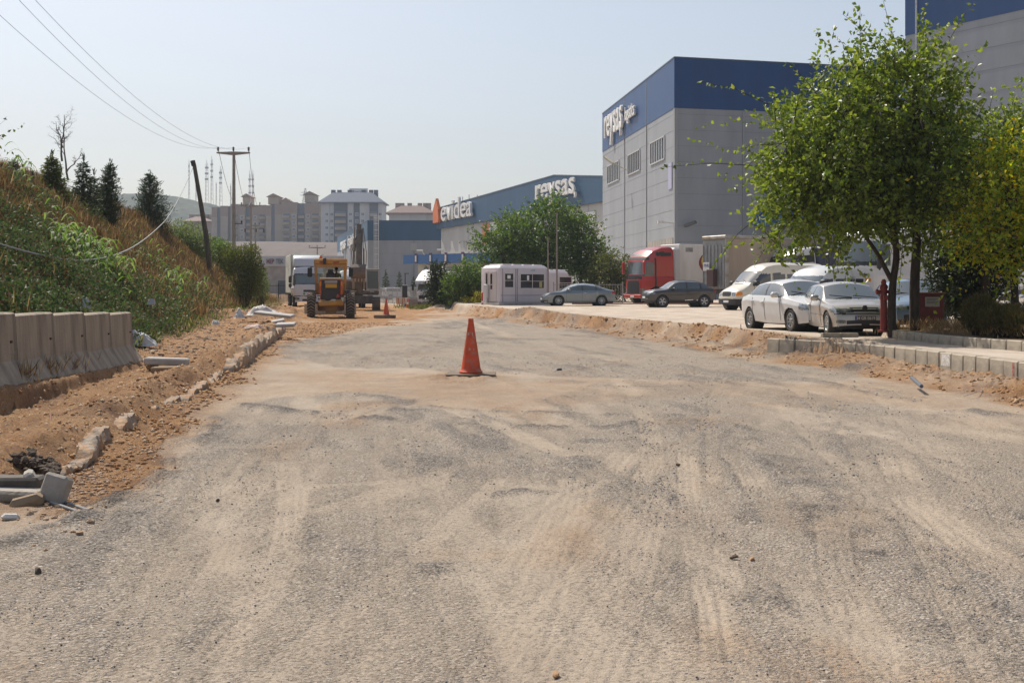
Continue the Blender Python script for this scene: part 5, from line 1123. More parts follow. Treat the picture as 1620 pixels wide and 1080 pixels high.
# white lorry half behind the shrub
t = thing('lorry', 'white lorry nose poking out from behind the dark shrub, right of the barriers', 'lorry')
cab(t, top, 2.3, 2.4, 1.62, .85, .5, dict(ax=.1, side=[([(.1,1.7),(.1,2.45),(.8,2.45),(1.0,1.62)], 1)], regs=[(lambda x, y, z: (x > .75) & (y < 1.1) & (z > 1.72) & (z < 2.5), 2), (lambda x, y, z: (x > .9) & (y < .9) & (z > .9) & (z < 1.25), 4), (lambda x, y, z: (x > .9) & (z > .62) & (z < .68), 4), (lambda x, y, z: (x > .9) & (y < 1.0) & (z > .42) & (z < .58), 4)]), dict(body=mwt), tumble=.1)
b = MB(); b.prism([(-1.0,2.9),(.2,2.9),(.75,2.55),(1.3,2.3),(1.25,2.6),(.5,3.2),(-.2,3.55),(-.9,3.7)], -1.18, 1.18); b.build('roof_spoiler', mwt, t, bevel=.05)
b = MB(); b.rbox(-8, -1.2, -1.25, 1.25, 1.1, 3.5, .04); b.build('box_body', M_TW, t); b = MB(); b.box(-7.8, .8, -.45, .45, .6, 1.0); b.build('chassis', M_CH, t); truck_wheels(t, [.1,-5.5], 2.1)
b = MB(); b.rbox(1.2, 1.32, 1.3, 1.52, 1.7, 2.35, .05); b.bar((.9,1.15,2.35),(1.25,1.42,2.4),.05); b.rbox(1.2, 1.32, -1.52, -1.3, 1.7, 2.35, .05); b.bar((.9,-1.15,2.35),(1.25,-1.42,2.4),.05); b.build('wing_mirror', M_BLK, t)
t.scale = (.84,)*3; place(t, 684, 0, 99.5, .05, 180+68)
# big white lorry behind the parked cars on the right
t = thing('lorry', 'large white flat-fronted lorry behind the silver hatchback and under the tree', 'lorry')
top = [(-1.3,.9),(-1.29,3.6),(-1.2,3.75),(.9,3.72),(1.05,3.55),(1.16,3.3),(1.24,2.25),(1.27,2.15),(1.30,1.2),(1.31,.40)]
cab(t, top, 2.6, 2.5, 1.98, .95, .5, dict(ax=.2, side=[([(.2,2.15),(.2,3.1),(.9,3.1),(1.08,2.1)], 1)], regs=[(lambda x, y, z: (x > .8) & (y < 1.16) & (z > 2.34) & (z < 3.25), 2), (lambda x, y, z: (x > .8) & (y < 1.2) & (z > 2.16) & (z < 2.34), 4),
    (lambda x, y, z: (x > .9) & (y < .62) & (z > 1.42) & (z < 1.60), 4), (lambda x, y, z: (x > .9) & (y > .66) & (y < .95) & (z > 1.46) & (z < 1.60), 9), (lambda x, y, z: (x > .9) & (y > .7) & (z > .62) & (z < .9), 3)]), dict(body=paint('paint_lorry2', (.66,.63,.60), 0, .35, .4)))
b = MB(); b.rbox(-10, -1.45, -1.27, 1.27, 1.1, 3.9, .04); b.build('box_body', M_TW, t)
b = MB(); b.box(-9.8, 1, -.45, .45, .6, 1.0); b.build('chassis', M_CH, t); truck_wheels(t, [.2, -6.0, -7.4], 2.1)
b = MB(); b.rbox(1.2, 1.34, 1.33, 1.57, 2.0, 2.75, .06); b.tube([(1.0,1.2,2.85),(1.25,1.45,2.85),(1.25,1.45,1.95)], .03, 6); b.rbox(1.2, 1.34, -1.57, -1.33, 2.0, 2.75, .06); b.build('wing_mirror', M_BLK, t)
b = MB(); b.lathe([(.12,0),(.12,.03),(.09,.04)], 14, 'x', (1.3,.1,1.55)); b.build('badge', M_CHR, t); wipers(t, [((1.27,-.3,2.3),(1.25,-.95,2.42)),((1.27,.55,2.3),(1.25,-.1,2.46))])
text_mesh('lettering', 'Atakan', .17, .02, M_INK, t, frameM((1.31, .42, 1.72), (0,1,0)), bold=.004)
place(t, 1379, 0, 57, lotz(57), -145)
# blue and white cab seen above the cream minibus
t = thing('lorry', 'dark blue and white lorry cab showing above the cream minibus roof', 'lorry')
top = [(-1.1,.9),(-1.09,3.3),(-.9,3.75),(.3,3.6),(.85,3.1),(1.0,2.75),(1.12,1.9),(1.16,1.75),(1.2,1.1),(1.21,.35)]
cab(t, top, 2.4, 2.45, 1.7, .8, .5, dict(ax=.1, side=[([(.1,1.8),(.1,2.6),(.8,2.6),(1.05,1.75)], 1), ([(-1,2.7),(-1,3.25),(.8,3.1),(.9,2.7)], 8)], regs=[(lambda x, y, z: (x > .75) & (y < 1.12) & (z > 1.9) & (z < 2.7), 2), (lambda x, y, z: (x > .3) & (z > 2.72) & (z < 3.1), 4), (lambda x, y, z: (x > .9) & (y < .8) & (z > .7) & (z < 1.3), 4)]), dict(body=paint('paint_white3', (.68,.68,.68))))
b = MB(); b.rbox(-9, -1.25, -1.26, 1.26, 1.1, 3.7, .04); b.build('box_body', mat('navy_box', (.04,.045,.09), .5), t); b = MB(); b.box(-8.8, .8, -.45, .45, .6, 1.0); b.build('chassis', M_CH, t); truck_wheels(t, [.1,-5.5,-6.9], 2.1)
place(t, 1250, 0, 80, .55, 210)
# ---- road grader seen from behind ----
M_YEL = mat('machine_yellow', (.56,.27,.03), .5, col2=(.42,.18,.025), scale=2.2, bump=.2, col3=(.40,.30,.16), scale3=1.2); M_ORED = mat('machine_orange', (.52,.10,.02), .45, col2=(.4,.08,.03), scale=3)
t = thing('road_grader', 'yellow road grader seen from behind, driving away down the dirt road', 'grader')
M_DUST = mat('dusty_tyre', (.17,.14,.105), .95, col2=(.25,.20,.15), scale=4)
def chevron_wheel(parent, x, y, z, r, w_):
    mb = MB(); mb.lathe([(r*.52,w_*.45),(r*.85,w_*.5),(r*.94,w_*.4),(r*.945,-w_*.4),(r*.85,-w_*.5),(r*.52,-w_*.45)], 32, 'y', (x,y,z), cap=False); 
    n_ = 26
    for k in range(n_):
        a = 2*math.pi*k/n_; da = .21
        for s in (-1, 1):
            vs = []
            for rr in (r*.92, r*1.0):
                for (yy, aa) in ((0, a), (0, a+.11), (s*w_*.5, a+da+.10), (s*w_*.5, a+da-.01)): vs.append((x+rr*math.cos(aa), y+yy, z+rr*math.sin(aa)))
            mb._add(vs, [(4,5,6,7),(0,1,5,4),(1,2,6,5),(2,3,7,6),(3,0,4,7)])
    mb.m = [0]*(len(mb.m)-n_*2*5)+[1]*(n_*2*5); o = mb.build('wheel', [mat('tyre_dark', (.035,.03,.026), .95), M_DUST], parent); m = MB(); m.lathe([(r*.52,w_*.3),(r*.5,-w_*.3),(r*.3,-w_*.1),(r*.1,-w_*.12)], 20, 'y', (x,y,z)); m.lathe([(r*.52,-w_*.3),(r*.5,w_*.3),(r*.3,w_*.1),(r*.1,w_*.12)], 20, 'y', (x,y,z)); m.build('rim', M_YEL, o); return o
for x in (-2.3, -.75):
    for s in (-1, 1): chevron_wheel(t, x, s*1.075, .72, .72, .42)
for s in (-1, 1): chevron_wheel(t, 4.6, s*1.02, .62, .62, .36)
b = MB(); b.rbox(-2.9, -.2, -.56, .56, .95, 2.10, .10); b.build('engine_hood', M_ORED, t, bevel=0)
b = MB(); b.rbox(-3.0, -2.86, -.54, .54, .95, 2.12, .02); b.build('rear_panel', mat('radiator_black', (.03,.03,.03), .7, col2=(.07,.06,.05), scale=8), t)
b = MB(); b.rbox(-3.06, -2.3, -.62, .62, 2.12, 2.24, .04); b.build('hood_lip', mat('dusty_cream', (.5,.40,.28), .8), t)
for s in (-1, 1):
    b = MB(); b.rbox(-3.05, -2.85, min(s*.50, s*.64), max(s*.50, s*.64), 1.3, 2.11, .03); b.build('rear_post', M_ORED, t)
    b = MB(); b.rbox(-3.09, -3.05, s*.57-.04, s*.57+.04, 1.78, 2.02, .01); b.build('tail_light', M_AMB, t)
    b = MB(); b.rbox(-3.04, -3.0, s*.42-.2, s*.42+.2, .982, 1.04, .02); b.build('step', M_YEL, t)
b = MB(); b.rbox(-3.06, -3.005, -.34, .34, 1.93, 2.08, .01); b.build('name_strip', mat('strip_grey', (.35,.33,.32), .6), t)
b = MB(); b.rbox(-3.05, -3.004, -.32, .30, 1.68, 1.90, .01); b.build('amber_board', mat('amber_board', (.52,.30,.04), .5), t)
b = MB(); b.rbox(-3.04, -3.003, -.25, .2, .88, 1.06, .01); b.build('number_plate', M_PLATE, t)
b = MB(); b.prism([(-.48,1.18),(-.26,1.18),(-.37,1.38)], -3.03, -3.003, 'x'); b.build('warning_triangle', M_RED, t)
b = MB(); b.lathe([(.30,0),(.30,.04),(.1,.06)], 20, 'x', (-3.05,.15,1.28)); b.build('fan_grille', mat('grille_dark', (.045,.04,.04), .6), t)
b = MB(); b.rbox(-3.25, -2.85, -.67, .67, .70, .98, .06); b.build('rear_bumper', M_YEL, t)
b = MB(); b.prism([(-.36,.69),(.36,.69),(.28,.30),(-.28,.30)], -3.1, -2.0, 'x'); b.rbox(-3.14,-3.1,-.45,.45,.45,.52,.01); b.build('ripper_block', mat('machine_yellow_dark', (.26,.13,.03), .7, col2=(.15,.09,.04), scale=3), t)
b = MB(); b.rbox(-2.6, .2, -.72, .72, .42, .94, .06); b.build('tandem_axle', MATS['machine_yellow_dark'], t)
for s in (-1, 1):
    b = MB(); b.rbox(-2.6, -.4, s*.93-.12, s*.93+.12, 1.48, 1.56, .02); b.bar((-2.5,s*.8,1.1),(-2.5,s*.9,1.5),.06); b.build('fender', M_BLK, t)
# cab
b = MB()
for x in (-.35, 1.05):
    for s in (-1, 1): b.bar((x, s*.80, 1.3), (x, s*.88, 3.05), .09)
b.build('cab_frame', M_YEL, t)
b = MB(); b.rbox(-.45, 1.15, -.93, .93, 3.0, 3.32, .06); b.build('cab_roof', M_YEL, t)
b = MB(); b.rbox(-.40, 1.1, -.78, .78, 1.3, 1.95, .03); b.build('cab_lower', M_YEL, t)
gl = mat('cab_glass', (.20,.30,.28), .1, spec=.8); gl.node_tree.nodes['Principled BSDF'].inputs['Alpha'].default_value = .35; gf = mat('cab_glass_far', (.45,.58,.55), .15); gf.node_tree.nodes['Principled BSDF'].inputs['Alpha'].default_value = .3
b = MB(); b.box(1.05, 1.08, -.82, .82, 1.95, 2.99); b.build('cab_front_window', gf, t)
for s in (-1, 1):
    b = MB(); b.box(-.3, 1.0, s*.83-.01, s*.83+.01, 1.96, 2.99); b.build('cab_side_window', gl, t)
b = MB(); b.rbox(-.43,-.36,-.84,.84,2.86,2.99,.01); b.rbox(-.43,-.37,-.86,-.72,1.9,2.86,.01); b.rbox(-.43,-.37,.72,.86,1.9,2.86,.01); b.build('rear_window_frame', M_YEL, t)
b = MB(); b.rbox(-.47, -.44, -.48, -.14, 3.08, 3.17, .01); b.build('roof_light', M_RED, t); b = MB(); b.rbox(-.47, -.44, .30, .62, 3.08, 3.17, .01); b.build('roof_light', M_RED, t)
b = MB(); b.lathe([(.08,3.0),(.09,3.15),(.09,3.33),(.06,3.36)], 12, 'z', (-.55,.33,0)); b.build('exhaust', M_BLK, t)
b = MB(); b.lathe([(.09,3.32),(.09,3.40),(.04,3.50)], 12, 'z', (-.2,.55,0)); b.build('beacon', mat('beacon_orange', (.8,.13,.02), .3), t)
for s in (-1, 1):
    b = MB(); b.rbox(.95, 1.05, s*1.17-.13, s*1.17+.13, 2.3, 2.85, .05); b.bar((1.0,s*.9,2.9),(1.0,s*1.15,2.85),.04); b.build('wing_mirror', M_BLK, t)
b = MB(); b.rbox(.0, .5, -.25, .25, 1.96, 2.55, .08); b.rbox(.02,.1,-.15,.15,2.55,2.72,.03); b.build('seat', mat('seat_dark', (.05,.05,.055), .8), t)
b = MB(); b.tube([(1.0,0,1.6),(3.0,0,2.05),(4.4,0,1.7),(5.2,0,1.0)], [.18,.16,.16,.2], 8); b.build('front_frame', M_YEL, t, smooth=True)
b = MB(); b.prism([(2.4,.12),(2.55,.12),(2.45,.75),(2.35,.75)], -1.5, 1.5); b.build('blade', M_STEEL, t)
place(t, 523, 0, 71.5, Hs(-10.2, 70)-.0, 98.5)
t.location.z = min(Hs(-11.3, 69), Hs(-9.2, 69))-.02
# driver of the grader (seen through the rear glass): body built as one skinned surface
pd_ = thing('person', 'person in a dark olive top sitting in the cab of the yellow grader', 'person')
def skinned(name, bones, m, parent):
    """one continuous figure grown from a skeleton: bones = [(p, r, parent index)]"""
    me = bpy.data.meshes.new(name); me.from_pydata([b_[0] for b_ in bones], [(b_[2], i_) for i_, b_ in enumerate(bones) if b_[2] >= 0], [])
    o = bpy.data.objects.new(name, me); COL.objects.link(o); sk = o.modifiers.new('s', 'SKIN'); ss = o.modifiers.new('u', 'SUBSURF'); ss.levels = ss.render_levels = 1; sk.use_smooth_shade = True
    for i_, b_ in enumerate(bones): me.skin_vertices[0].data[i_].radius = b_[1] if isinstance(b_[1], tuple) else (b_[1], b_[1])
    me.skin_vertices[0].data[0].use_root = True
    dg = bpy.context.evaluated_depsgraph_get(); dg.update(); m2 = bpy.data.meshes.new_from_object(o.evaluated_get(dg)); bpy.data.objects.remove(o)
    m2.name = name; m2.materials.clear(); m2.materials.append(m); m2.polygons.foreach_set('use_smooth', [True]*len(m2.polygons)); o = bpy.data.objects.new(name, m2); COL.objects.link(o); o.parent = parent; return o
bones = [((0,0,0), (.16,.13), -1), ((0,0,.22), (.15,.12), 0), ((.03,0,.42), (.19,.12), 1), ((.05,0,.52), .07, 2), ((.07,0,.60), .055, 3), ((.08,0,.70), (.085,.10), 4), ((.08,0,.80), (.075,.09), 5),
  ((.04,.20,.44), .06, 2), ((.16,.27,.20), .05, 7), ((.40,.20,.22), .04, 8), ((.48,.16,.25), .035, 9), ((.04,-.20,.44), .06, 2), ((.16,-.27,.20), .05, 11), ((.40,-.20,.22), .04, 12), ((.48,-.16,.25), .035, 13),
  ((.25,.11,.02), .09, 0), ((.48,.13,.04), .075, 15), ((.55,.13,-.35), .055, 16), ((.25,-.11,.02), .09, 0), ((.48,-.13,.04), .075, 18), ((.55,-.13,-.35), .055, 19)]
skinned('body', bones, mat('olive_shirt', (.11,.12,.05), .9, col2=(.05,.05,.05), scale=3), pd_)
b = MB(); b.lathe([(.105,.0),(.108,.06),(.09,.11),(.03,.14)], 14, 'z', (.08,0,.74)); b.build('hair', mat('hair_dark', (.02,.015,.012), .8), pd_, smooth=True)
mtx = Matrix.Translation(t.location) @ Matrix.Rotation(t.rotation_euler.z, 4, 'Z'); pd_.location = mtx @ Vector((.62, -.33, 2.0)); pd_.rotation_euler = t.rotation_euler
# ---- excavator ----
M_EX = mat('excavator_dust', (.17,.14,.115), .9, col2=(.11,.09,.075), scale=3, bump=.2, col3=(.22,.17,.13), scale3=2)
t = thing('excavator', 'dusty crawler excavator with its arm folded upright and the bucket facing the camera', 'excavator')
for s in (-1, 1):
    pts = [(-1.7,.12),(1.7,.12),(2.0,.35),(2.0,.75),(1.75,.95),(-1.75,.95),(-2.0,.75),(-2.0,.35)]
    b = MB(); b.prism(pts, s*1.05-.30, s*1.05+.30)
    for k in range(22):
        x = -1.8+k*.17; b.box(x, x+.07, s*1.05-.31, s*1.05+.31, .955, 1.0); b.box(x, x+.07, s*1.05-.31, s*1.05+.31, .06, .115)
    for k in range(5): b.box(2.0, 2.05, s*1.05-.31, s*1.05+.31, .28+k*.12, .33+k*.12)
    b.build('track', M_EX, t)
b = MB(); b.rbox(-1.2, 1.2, -.8, .8, .5, 1.1, .05); b.build('undercarriage', M_EX, t)
b = MB(); b.rbox(-2.4, 1.0, -1.25, 1.25, 1.15, 1.5, .08); b.rbox(-2.4, .3, -1.25, .1, 1.5, 2.3, .1); b.rbox(-2.4,-.6,.11,1.25,1.5,2.2,.1); b.build('upper_body', M_EX, t)
b = MB()
for x in (-.6, 1.05):
    for y in (.35, 1.25): b.bar((x,y,1.5), (x-.05,y,3.0), .08)
b.build('cab_frame', mat('cab_light', (.42,.40,.37), .6), t)
b = MB(); b.rbox(-.75, 1.15, .28, 1.30, 3.0, 3.12, .04); b.build('cab_roof', MATS['cab_light'], t)
b = MB(); b.box(1.06, 1.08, .40, 1.20, 1.62, 2.95); b.build('cab_window', M_GLASS, t)
b = MB(); b.box(-.5, 1.0, 1.24, 1.26, 1.7, 2.9); b.build('cab_window', M_GLASS, t)
b = MB(); b.rbox(1.02, 1.12, .36, 1.24, 1.45, 1.62, .03); b.rbox(1.02,1.10,.6,.9,1.36,1.45,.02); b.build('cab_sill', MATS['cab_light'], t)
b = MB(); b.prism([(.6,1.5),(1.1,1.3),(1.9,3.0),(2.0,4.2),(1.4,6.0),(1.1,6.05),(1.4,4.1),(1.2,3.1)], -.42, .02); b.build('boom', M_EX, t, bevel=.03)
b = MB(); b.prism([(1.15,6.35),(1.5,6.4),(2.6,4.2),(2.75,3.3),(2.4,3.2),(2.1,4.2)], -.38, -.04); b.build('arm', M_EX, t, bevel=.03)
for y0, p, q in ((-.62,(1.15,1.6),(1.6,4.6)),(.14,(1.15,1.6),(1.6,4.6)),(-.56,(1.9,4.4),(1.3,6.2))):
    b = MB(); b.tube([(p[0],y0,p[1]),((p[0]+q[0])/2,y0,(p[1]+q[1])/2)], .10, 8); b.tube([((p[0]+q[0])/2,y0,(p[1]+q[1])/2),(q[0],y0,q[1])], .055, 8); b.build('hydraulic_ram', mat('ram', (.30,.24,.18), .5), t, smooth=True)
b = MB()
for y_ in (-.7, -.5, .1, .3): b.tube([(1.6,y_,3.3),(1.9,y_*1.1,4.3),(1.6,y_*.6,5.4),(1.3,y_*.3,6.1)], .03, 5)
b.build('hose', mat('hose', (.16,.11,.07), .8), t)
b = MB(); b.prism([(2.35,3.30),(2.85,3.4),(3.15,3.15),(3.2,2.75),(3.05,2.45),(2.6,2.35),(2.8,2.65),(2.7,3.0)], -.80, .30); b.build('bucket', mat('bucket_worn', (.19,.145,.115), .7, .1, col2=(.12,.09,.07), scale=3), t, bevel=.04)
for k in range(5):
    b = MB(); b.prism([(2.6,2.38),(2.8,2.36),(2.55,2.12)], -.76+k*.24, -.66+k*.24); b.build('bucket_tooth', M_STEEL, t)
place(t, 573, 0, 95, Hs(-11, 94), -84)
# white car/lorry roof seen between grader and excavator
t = thing('lorry', 'white sloping lorry cab just visible between the grader and the excavator', 'lorry')
top = [(-1.0,.9),(-.99,3.0),(-.85,3.25),(.2,3.2),(.75,2.75),(.95,2.5),(1.08,1.75),(1.12,1.6),(1.15,1.1),(1.16,.40)]
cab(t, top, 2.3, 2.4, 1.5, .8, .48, dict(ax=.1, regs=[(lambda x, y, z: (x > .72) & (y < 1.08) & (z > 1.62) & (z < 2.4), 2), (lambda x, y, z: (x > .9) & (y < .9) & (z > .9) & (z < 1.2), 4)]), dict(body=paint('paint_white4', (.7,.7,.7))), tumble=.2)
b = MB(); b.rbox(-7, -1.1, -1.2, 1.2, 1.0, 3.1, .05); b.build('box_body', M_TW, t); b = MB(); b.box(-6.8, .8, -.4, .4, .5, .99); b.build('chassis', M_CH, t); truck_wheels(t, [.1,-4.6], 2.0)
place(t, 556, 0, 107, .0, -80)
# ================= plants =================
L_MUL = leafmat('leaf_mulberry', [(.062,.10,.015),(.112,.158,.023),(.16,.208,.03),(.23,.26,.048)], .42, .40, .5)
L_YEL = leafmat('leaf_yellowing', [(.14,.22,.025),(.21,.29,.03),(.30,.35,.03),(.38,.38,.035),(.52,.36,.02)], .45, .4, .4)
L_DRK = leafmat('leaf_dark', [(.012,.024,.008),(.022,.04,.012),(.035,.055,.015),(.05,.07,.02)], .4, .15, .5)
L_MID = leafmat('leaf_mid', [(.04,.08,.016),(.065,.115,.02),(.095,.15,.028),(.13,.18,.04)], .45, .38, .45)
L_CON = leafmat('leaf_conifer', [(.02,.04,.018),(.035,.06,.024),(.055,.08,.03),(.09,.11,.04)], .6, .12, .3)
L_OLV = leafmat('leaf_olive', [(.04,.06,.012),(.07,.095,.02),(.11,.13,.03),(.16,.14,.04)], .5, .3, .4)
L_WIL = leafmat('leaf_willow', [(.06,.09,.03),(.10,.14,.05),(.14,.18,.07),(.18,.2,.06)], .5, .35, .4)
L_JUN = leafmat('leaf_juniper', [(.06,.05,.018),(.11,.085,.03),(.09,.10,.03),(.18,.13,.055)], .7, .2, .2)
L_DRY = leafmat('dry_stalk', [(.16,.10,.045),(.25,.16,.075),(.35,.24,.12),(.46,.36,.21)], .8, .25, .2)
L_RED_ = leafmat('dry_russet', [(.11,.065,.03),(.17,.105,.05),(.25,.165,.085),(.14,.125,.05)], .8, .25, .2)
L_GRS = leafmat('green_blade', [(.05,.095,.02),(.085,.15,.03),(.13,.20,.045),(.2,.24,.09)], .6, .4, .25)
L_BRA = leafmat('bramble_leaf', [(.028,.055,.018),(.055,.092,.028),(.09,.135,.045),(.10,.12,.06),(.10,.05,.03)], .6, .2, .25)
L_YBS = leafmat('leaf_yellow_bush', [(.2,.2,.02),(.36,.32,.03),(.45,.38,.05)], .5, .35, .4)
BARK = mat('bark', (.075,.055,.04), .95, col2=(.04,.03,.022), scale=6, stretch=(2,2,.5), bump=.8, bscale=30)
BARK_P = mat('bark_pale', (.22,.19,.16), .9, col2=(.14,.12,.10), scale=6)
def inside(els, n):
    """random points in a union of ellipsoids ((cx,cy,cz),(rx,ry,rz)), biased outwards"""
    wts = np.array([e[1][0]*e[1][1]*e[1][2] for e in els])**.85; k = rng.choice(len(els), n, p=wts/wts.sum())
    d = rng.normal(size=(n, 3)); d /= np.linalg.norm(d, axis=1)[:, None]; r = rng.uniform(0, 1, n)**.5
    C = np.array([e[0] for e in els])[k]; Rr = np.array([e[1] for e in els])[k]
    return C + d*r[:, None]*Rr, d
def curved(a, b, n=6, bend=.12, up=.1):
    a = Vector(a); b = Vector(b); L = (b-a).length; o = Vector((random.uniform(-1,1), random.uniform(-1,1), random.uniform(-.3,1)))*L*bend
    return [a.lerp(b, t)+o*4*t*(1-t)*.5+Vector((0,0,up*L*t*(1-t))) for t in [i/n for i in range(n+1)]]
def tree(name, label, cat, base, trunk_pts, rad, els, leafm, nsh, lps, lsize, bark=BARK, nl=14, shoot=.8, group=None, up=.55, droop=.25, aspect=.62, extra=[], twig=.008, subs=3, trunkname='trunk', forks=()):
    """trunk and limbs in one mesh; crown of leafy shoots spread through a union of ellipsoids (world coordinates)"""
    t = thing(name, label, cat, base, 0, group); B = Vector(base)
    mb = MB(); tp = [Vector(p)-B for p in trunk_pts]; sp = smoothpts(tp, 4); n_ = len(sp)
    mb.tube(sp, [rad*(1-.55*i/n_) for i in range(n_)], 10)
    for f_ in forks: fp_ = smoothpts([Vector(p)-B for p in f_], 4); mb.tube(fp_, [rad*.62*(1-.55*i/len(fp_)) for i in range(len(fp_))], 8)
    els = [((c[0]-B.x, c[1]-B.y, c[2]-B.z), r) for c, r in els]
    tips, _ = inside(els, nl); limb_pts = []
    for tip in tips:
        st = sp[random.randint(int(n_*.45), n_-1)]; c = curved(st, tip, 6, .2, .15); r0 = rad*.42
        mb.tube(c, [r0*(1-.8*i/6) for i in range(7)], 6, False); limb_pts += c[1:]
        for _ in range(subs):
            s2 = c[random.randint(2, 6)]; e2 = Vector(s2)+Vector((random.gauss(0,.5), random.gauss(0,.5), random.gauss(.3,.4)))*max(.4, els[0][1][0]*.45)
            c2 = curved(s2, e2, 4, .15, .1); mb.tube(c2, [r0*.35*(1-.7*i/4) for i in range(5)], 5, False); limb_pts += c2[1:]
    S0, d0 = inside(els, nsh)
    dirs = d0*.7 + rng.normal(size=(nsh, 3))*.45; dirs[:, 2] += up; dirs /= np.linalg.norm(dirs, axis=1)[:, None]
    for p, d in extra: 
        S0 = np.vstack([S0, np.array(p)-np.array(base)]); dd_ = np.array(d, float); dirs = np.vstack([dirs, dd_/np.linalg.norm(dd_)])
    nn = len(S0); Ls = shoot*rng.uniform(.5, 1.3, nn); Ls[nsh:] = shoot*1.7
    tt = np.linspace(.0, 1, lps); side = rng.normal(size=(nn, 3))*.12
    Pp = S0[:, None, :] + dirs[:, None, :]*(tt*Ls[:, None])[..., None] + side[:, None, :]*(tt**2*Ls[:, None])[..., None]; Pp[..., 2] -= (tt**2*droop*Ls[:, None])
    for k in range(0, nn, 2):
        q = Pp[k][[0, lps//2, lps-1]]; mb.tube([tuple(v) for v in q], [twig*1.5, twig, twig*.5], 3, False)
    mb.build(trunkname, bark, t, smooth=True, sharp=60)
    Pp = Pp.reshape(-1, 3); Dd = np.repeat(dirs, lps, 0)*.3; Dd += rng.normal(size=Dd.shape)*.6
    V, Fq = leaves(Pp + rng.normal(size=Pp.shape)*lsize*.25, lsize, Dd, aspect, .3, .4, droop=.25)
    npmesh('crown', V, Fq, leafm, t, nv=3); return t
def el(cx, cy, rx, ry, Y, ryd): 
    c = P(cx, cy, Y); return ((c.x, c.y, c.z), (rx*Y/F, ryd, ry*Y/F))
YT = 30.6
b1 = P(1411, 523, YT); b2 = P(1447, 522, YT+.1)
E1 = [el(1300,285,80,95,YT,2.0), el(1335,190,65,90,YT,1.8), el(1262,335,45,50,YT,1.5), el(1345,320,70,62,YT,1.8), el(1240,215,32,42,YT,1.1), el(1230,290,26,45,YT,1.1), el(1228,385,20,38,YT-.4,.8)]
ex1 = [(P(1190,262,YT), (-1,-.1,.15)), (P(1212,200,YT), (-1,0,.35)), (P(1215,165,YT),(-.8,0,.5)), (P(1345,100,YT),(.05,0,1)), (P(1362,92,YT),(-.05,0,1)), (P(1300,120,YT),(-.2,0,1)), (P(1215,330,YT),(-.8,0,-.5)), (P(1222,250,YT),(-1,0,.1))]
tree('tree', 'leafy green tree beside the red hydrant, spreading left over the parked cars', 'tree', (b1.x, b1.y, .5), [b1+Vector((0,0,-.15)), P(1411,480,YT), P(1413,445,YT), P(1418,395,YT), P(1405,330,YT), P(1365,240,YT), P(1340,170,YT)], .105, E1, L_MUL, 820, 18, .14, shoot=1.0, extra=ex1, nl=16, forks=[[P(1412,446,YT), P(1398,420,YT), P(1386,398,YT-.1), P(1350,350,YT-.2), P(1300,300,YT-.2)]])
E2 = [el(1435,190,75,85,YT,1.8), el(1470,290,70,90,YT,1.9), el(1410,290,70,90,YT+.4,1.9), el(1455,110,45,45,YT,1.2), el(1395,130,45,50,YT,1.2), el(1500,220,38,80,YT,1.3), el(1440,350,75,42,YT,1.6)]
ex2 = [(P(1455,85,YT),(0,0,1)), (P(1458,70,YT),(.02,0,1)), (P(1488,90,YT),(.5,0,1)), (P(1505,130,YT),(.5,0,.8)), (P(1425,90,YT),(-.4,0,1)), (P(1525,170,YT),(.7,0,.6)), (P(1400,100,YT),(-.4,0,.9))]
tree('tree', 'taller green tree with a straight dark trunk, just left of the red cabinet', 'tree', (b2.x, b2.y, .5), [b2+Vector((0,0,-.15)), P(1447,450,YT), P(1450,380,YT), P(1445,300,YT), P(1448,200,YT), P(1455,110,YT)], .13, E2, L_MUL, 820, 18, .14, shoot=1.0, extra=ex2, nl=16)
b3 = P(1607, 507, 28.5)
tree('tree', 'yellowing leafy tree at the right edge of the picture', 'tree', (b3.x, b3.y, .5), [b3+Vector((0,0,-.2)), P(1604,440,28.5), P(1600,380,28.5), P(1605,280,28.5)], .10,
     [el(1590,370,60,70,28.5,1.2), el(1640,330,80,110,28.5,1.5), el(1560,330,40,45,28.5,1.0), el(1590,270,45,50,28.5,1.1)], L_YEL, 900, 16, .105, nl=12, extra=[(P(1530,300,28.5),(-.8,0,.2)), (P(1535,405,28.5),(-.5,0,-.6)), (P(1560,440,28.5),(-.1,0,-1))])
b4 = P(1560, 500, 33)
tree('tree', 'green leafy tree partly hidden behind the yellowing tree at the right', 'tree', (b4.x, b4.y, .5), [b4, P(1560,420,33), P(1565,300,33), P(1560,230,33)], .12,
     [el(1560,250,50,60,33,1.3), el(1600,230,45,60,33,1.2), el(1540,320,55,70,33,1.3), el(1590,330,70,70,33,1.4)], L_MUL, 800, 15, .125, nl=10, extra=[(P(1562,215,33),(0,0,1)), (P(1590,190,33),(.2,0,1))])
b5 = P(1525, 512, 34)
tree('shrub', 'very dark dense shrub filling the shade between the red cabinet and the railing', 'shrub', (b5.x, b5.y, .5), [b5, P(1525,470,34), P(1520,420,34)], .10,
     [el(1525,450,45,55,34,1.1), el(1500,420,35,45,34,1.0), el(1555,420,45,50,34,1.0), el(1580,395,40,40,34,1.0), el(1500,480,25,35,34,.8)], L_DRK, 1300, 15, .085, nl=12, shoot=.45)
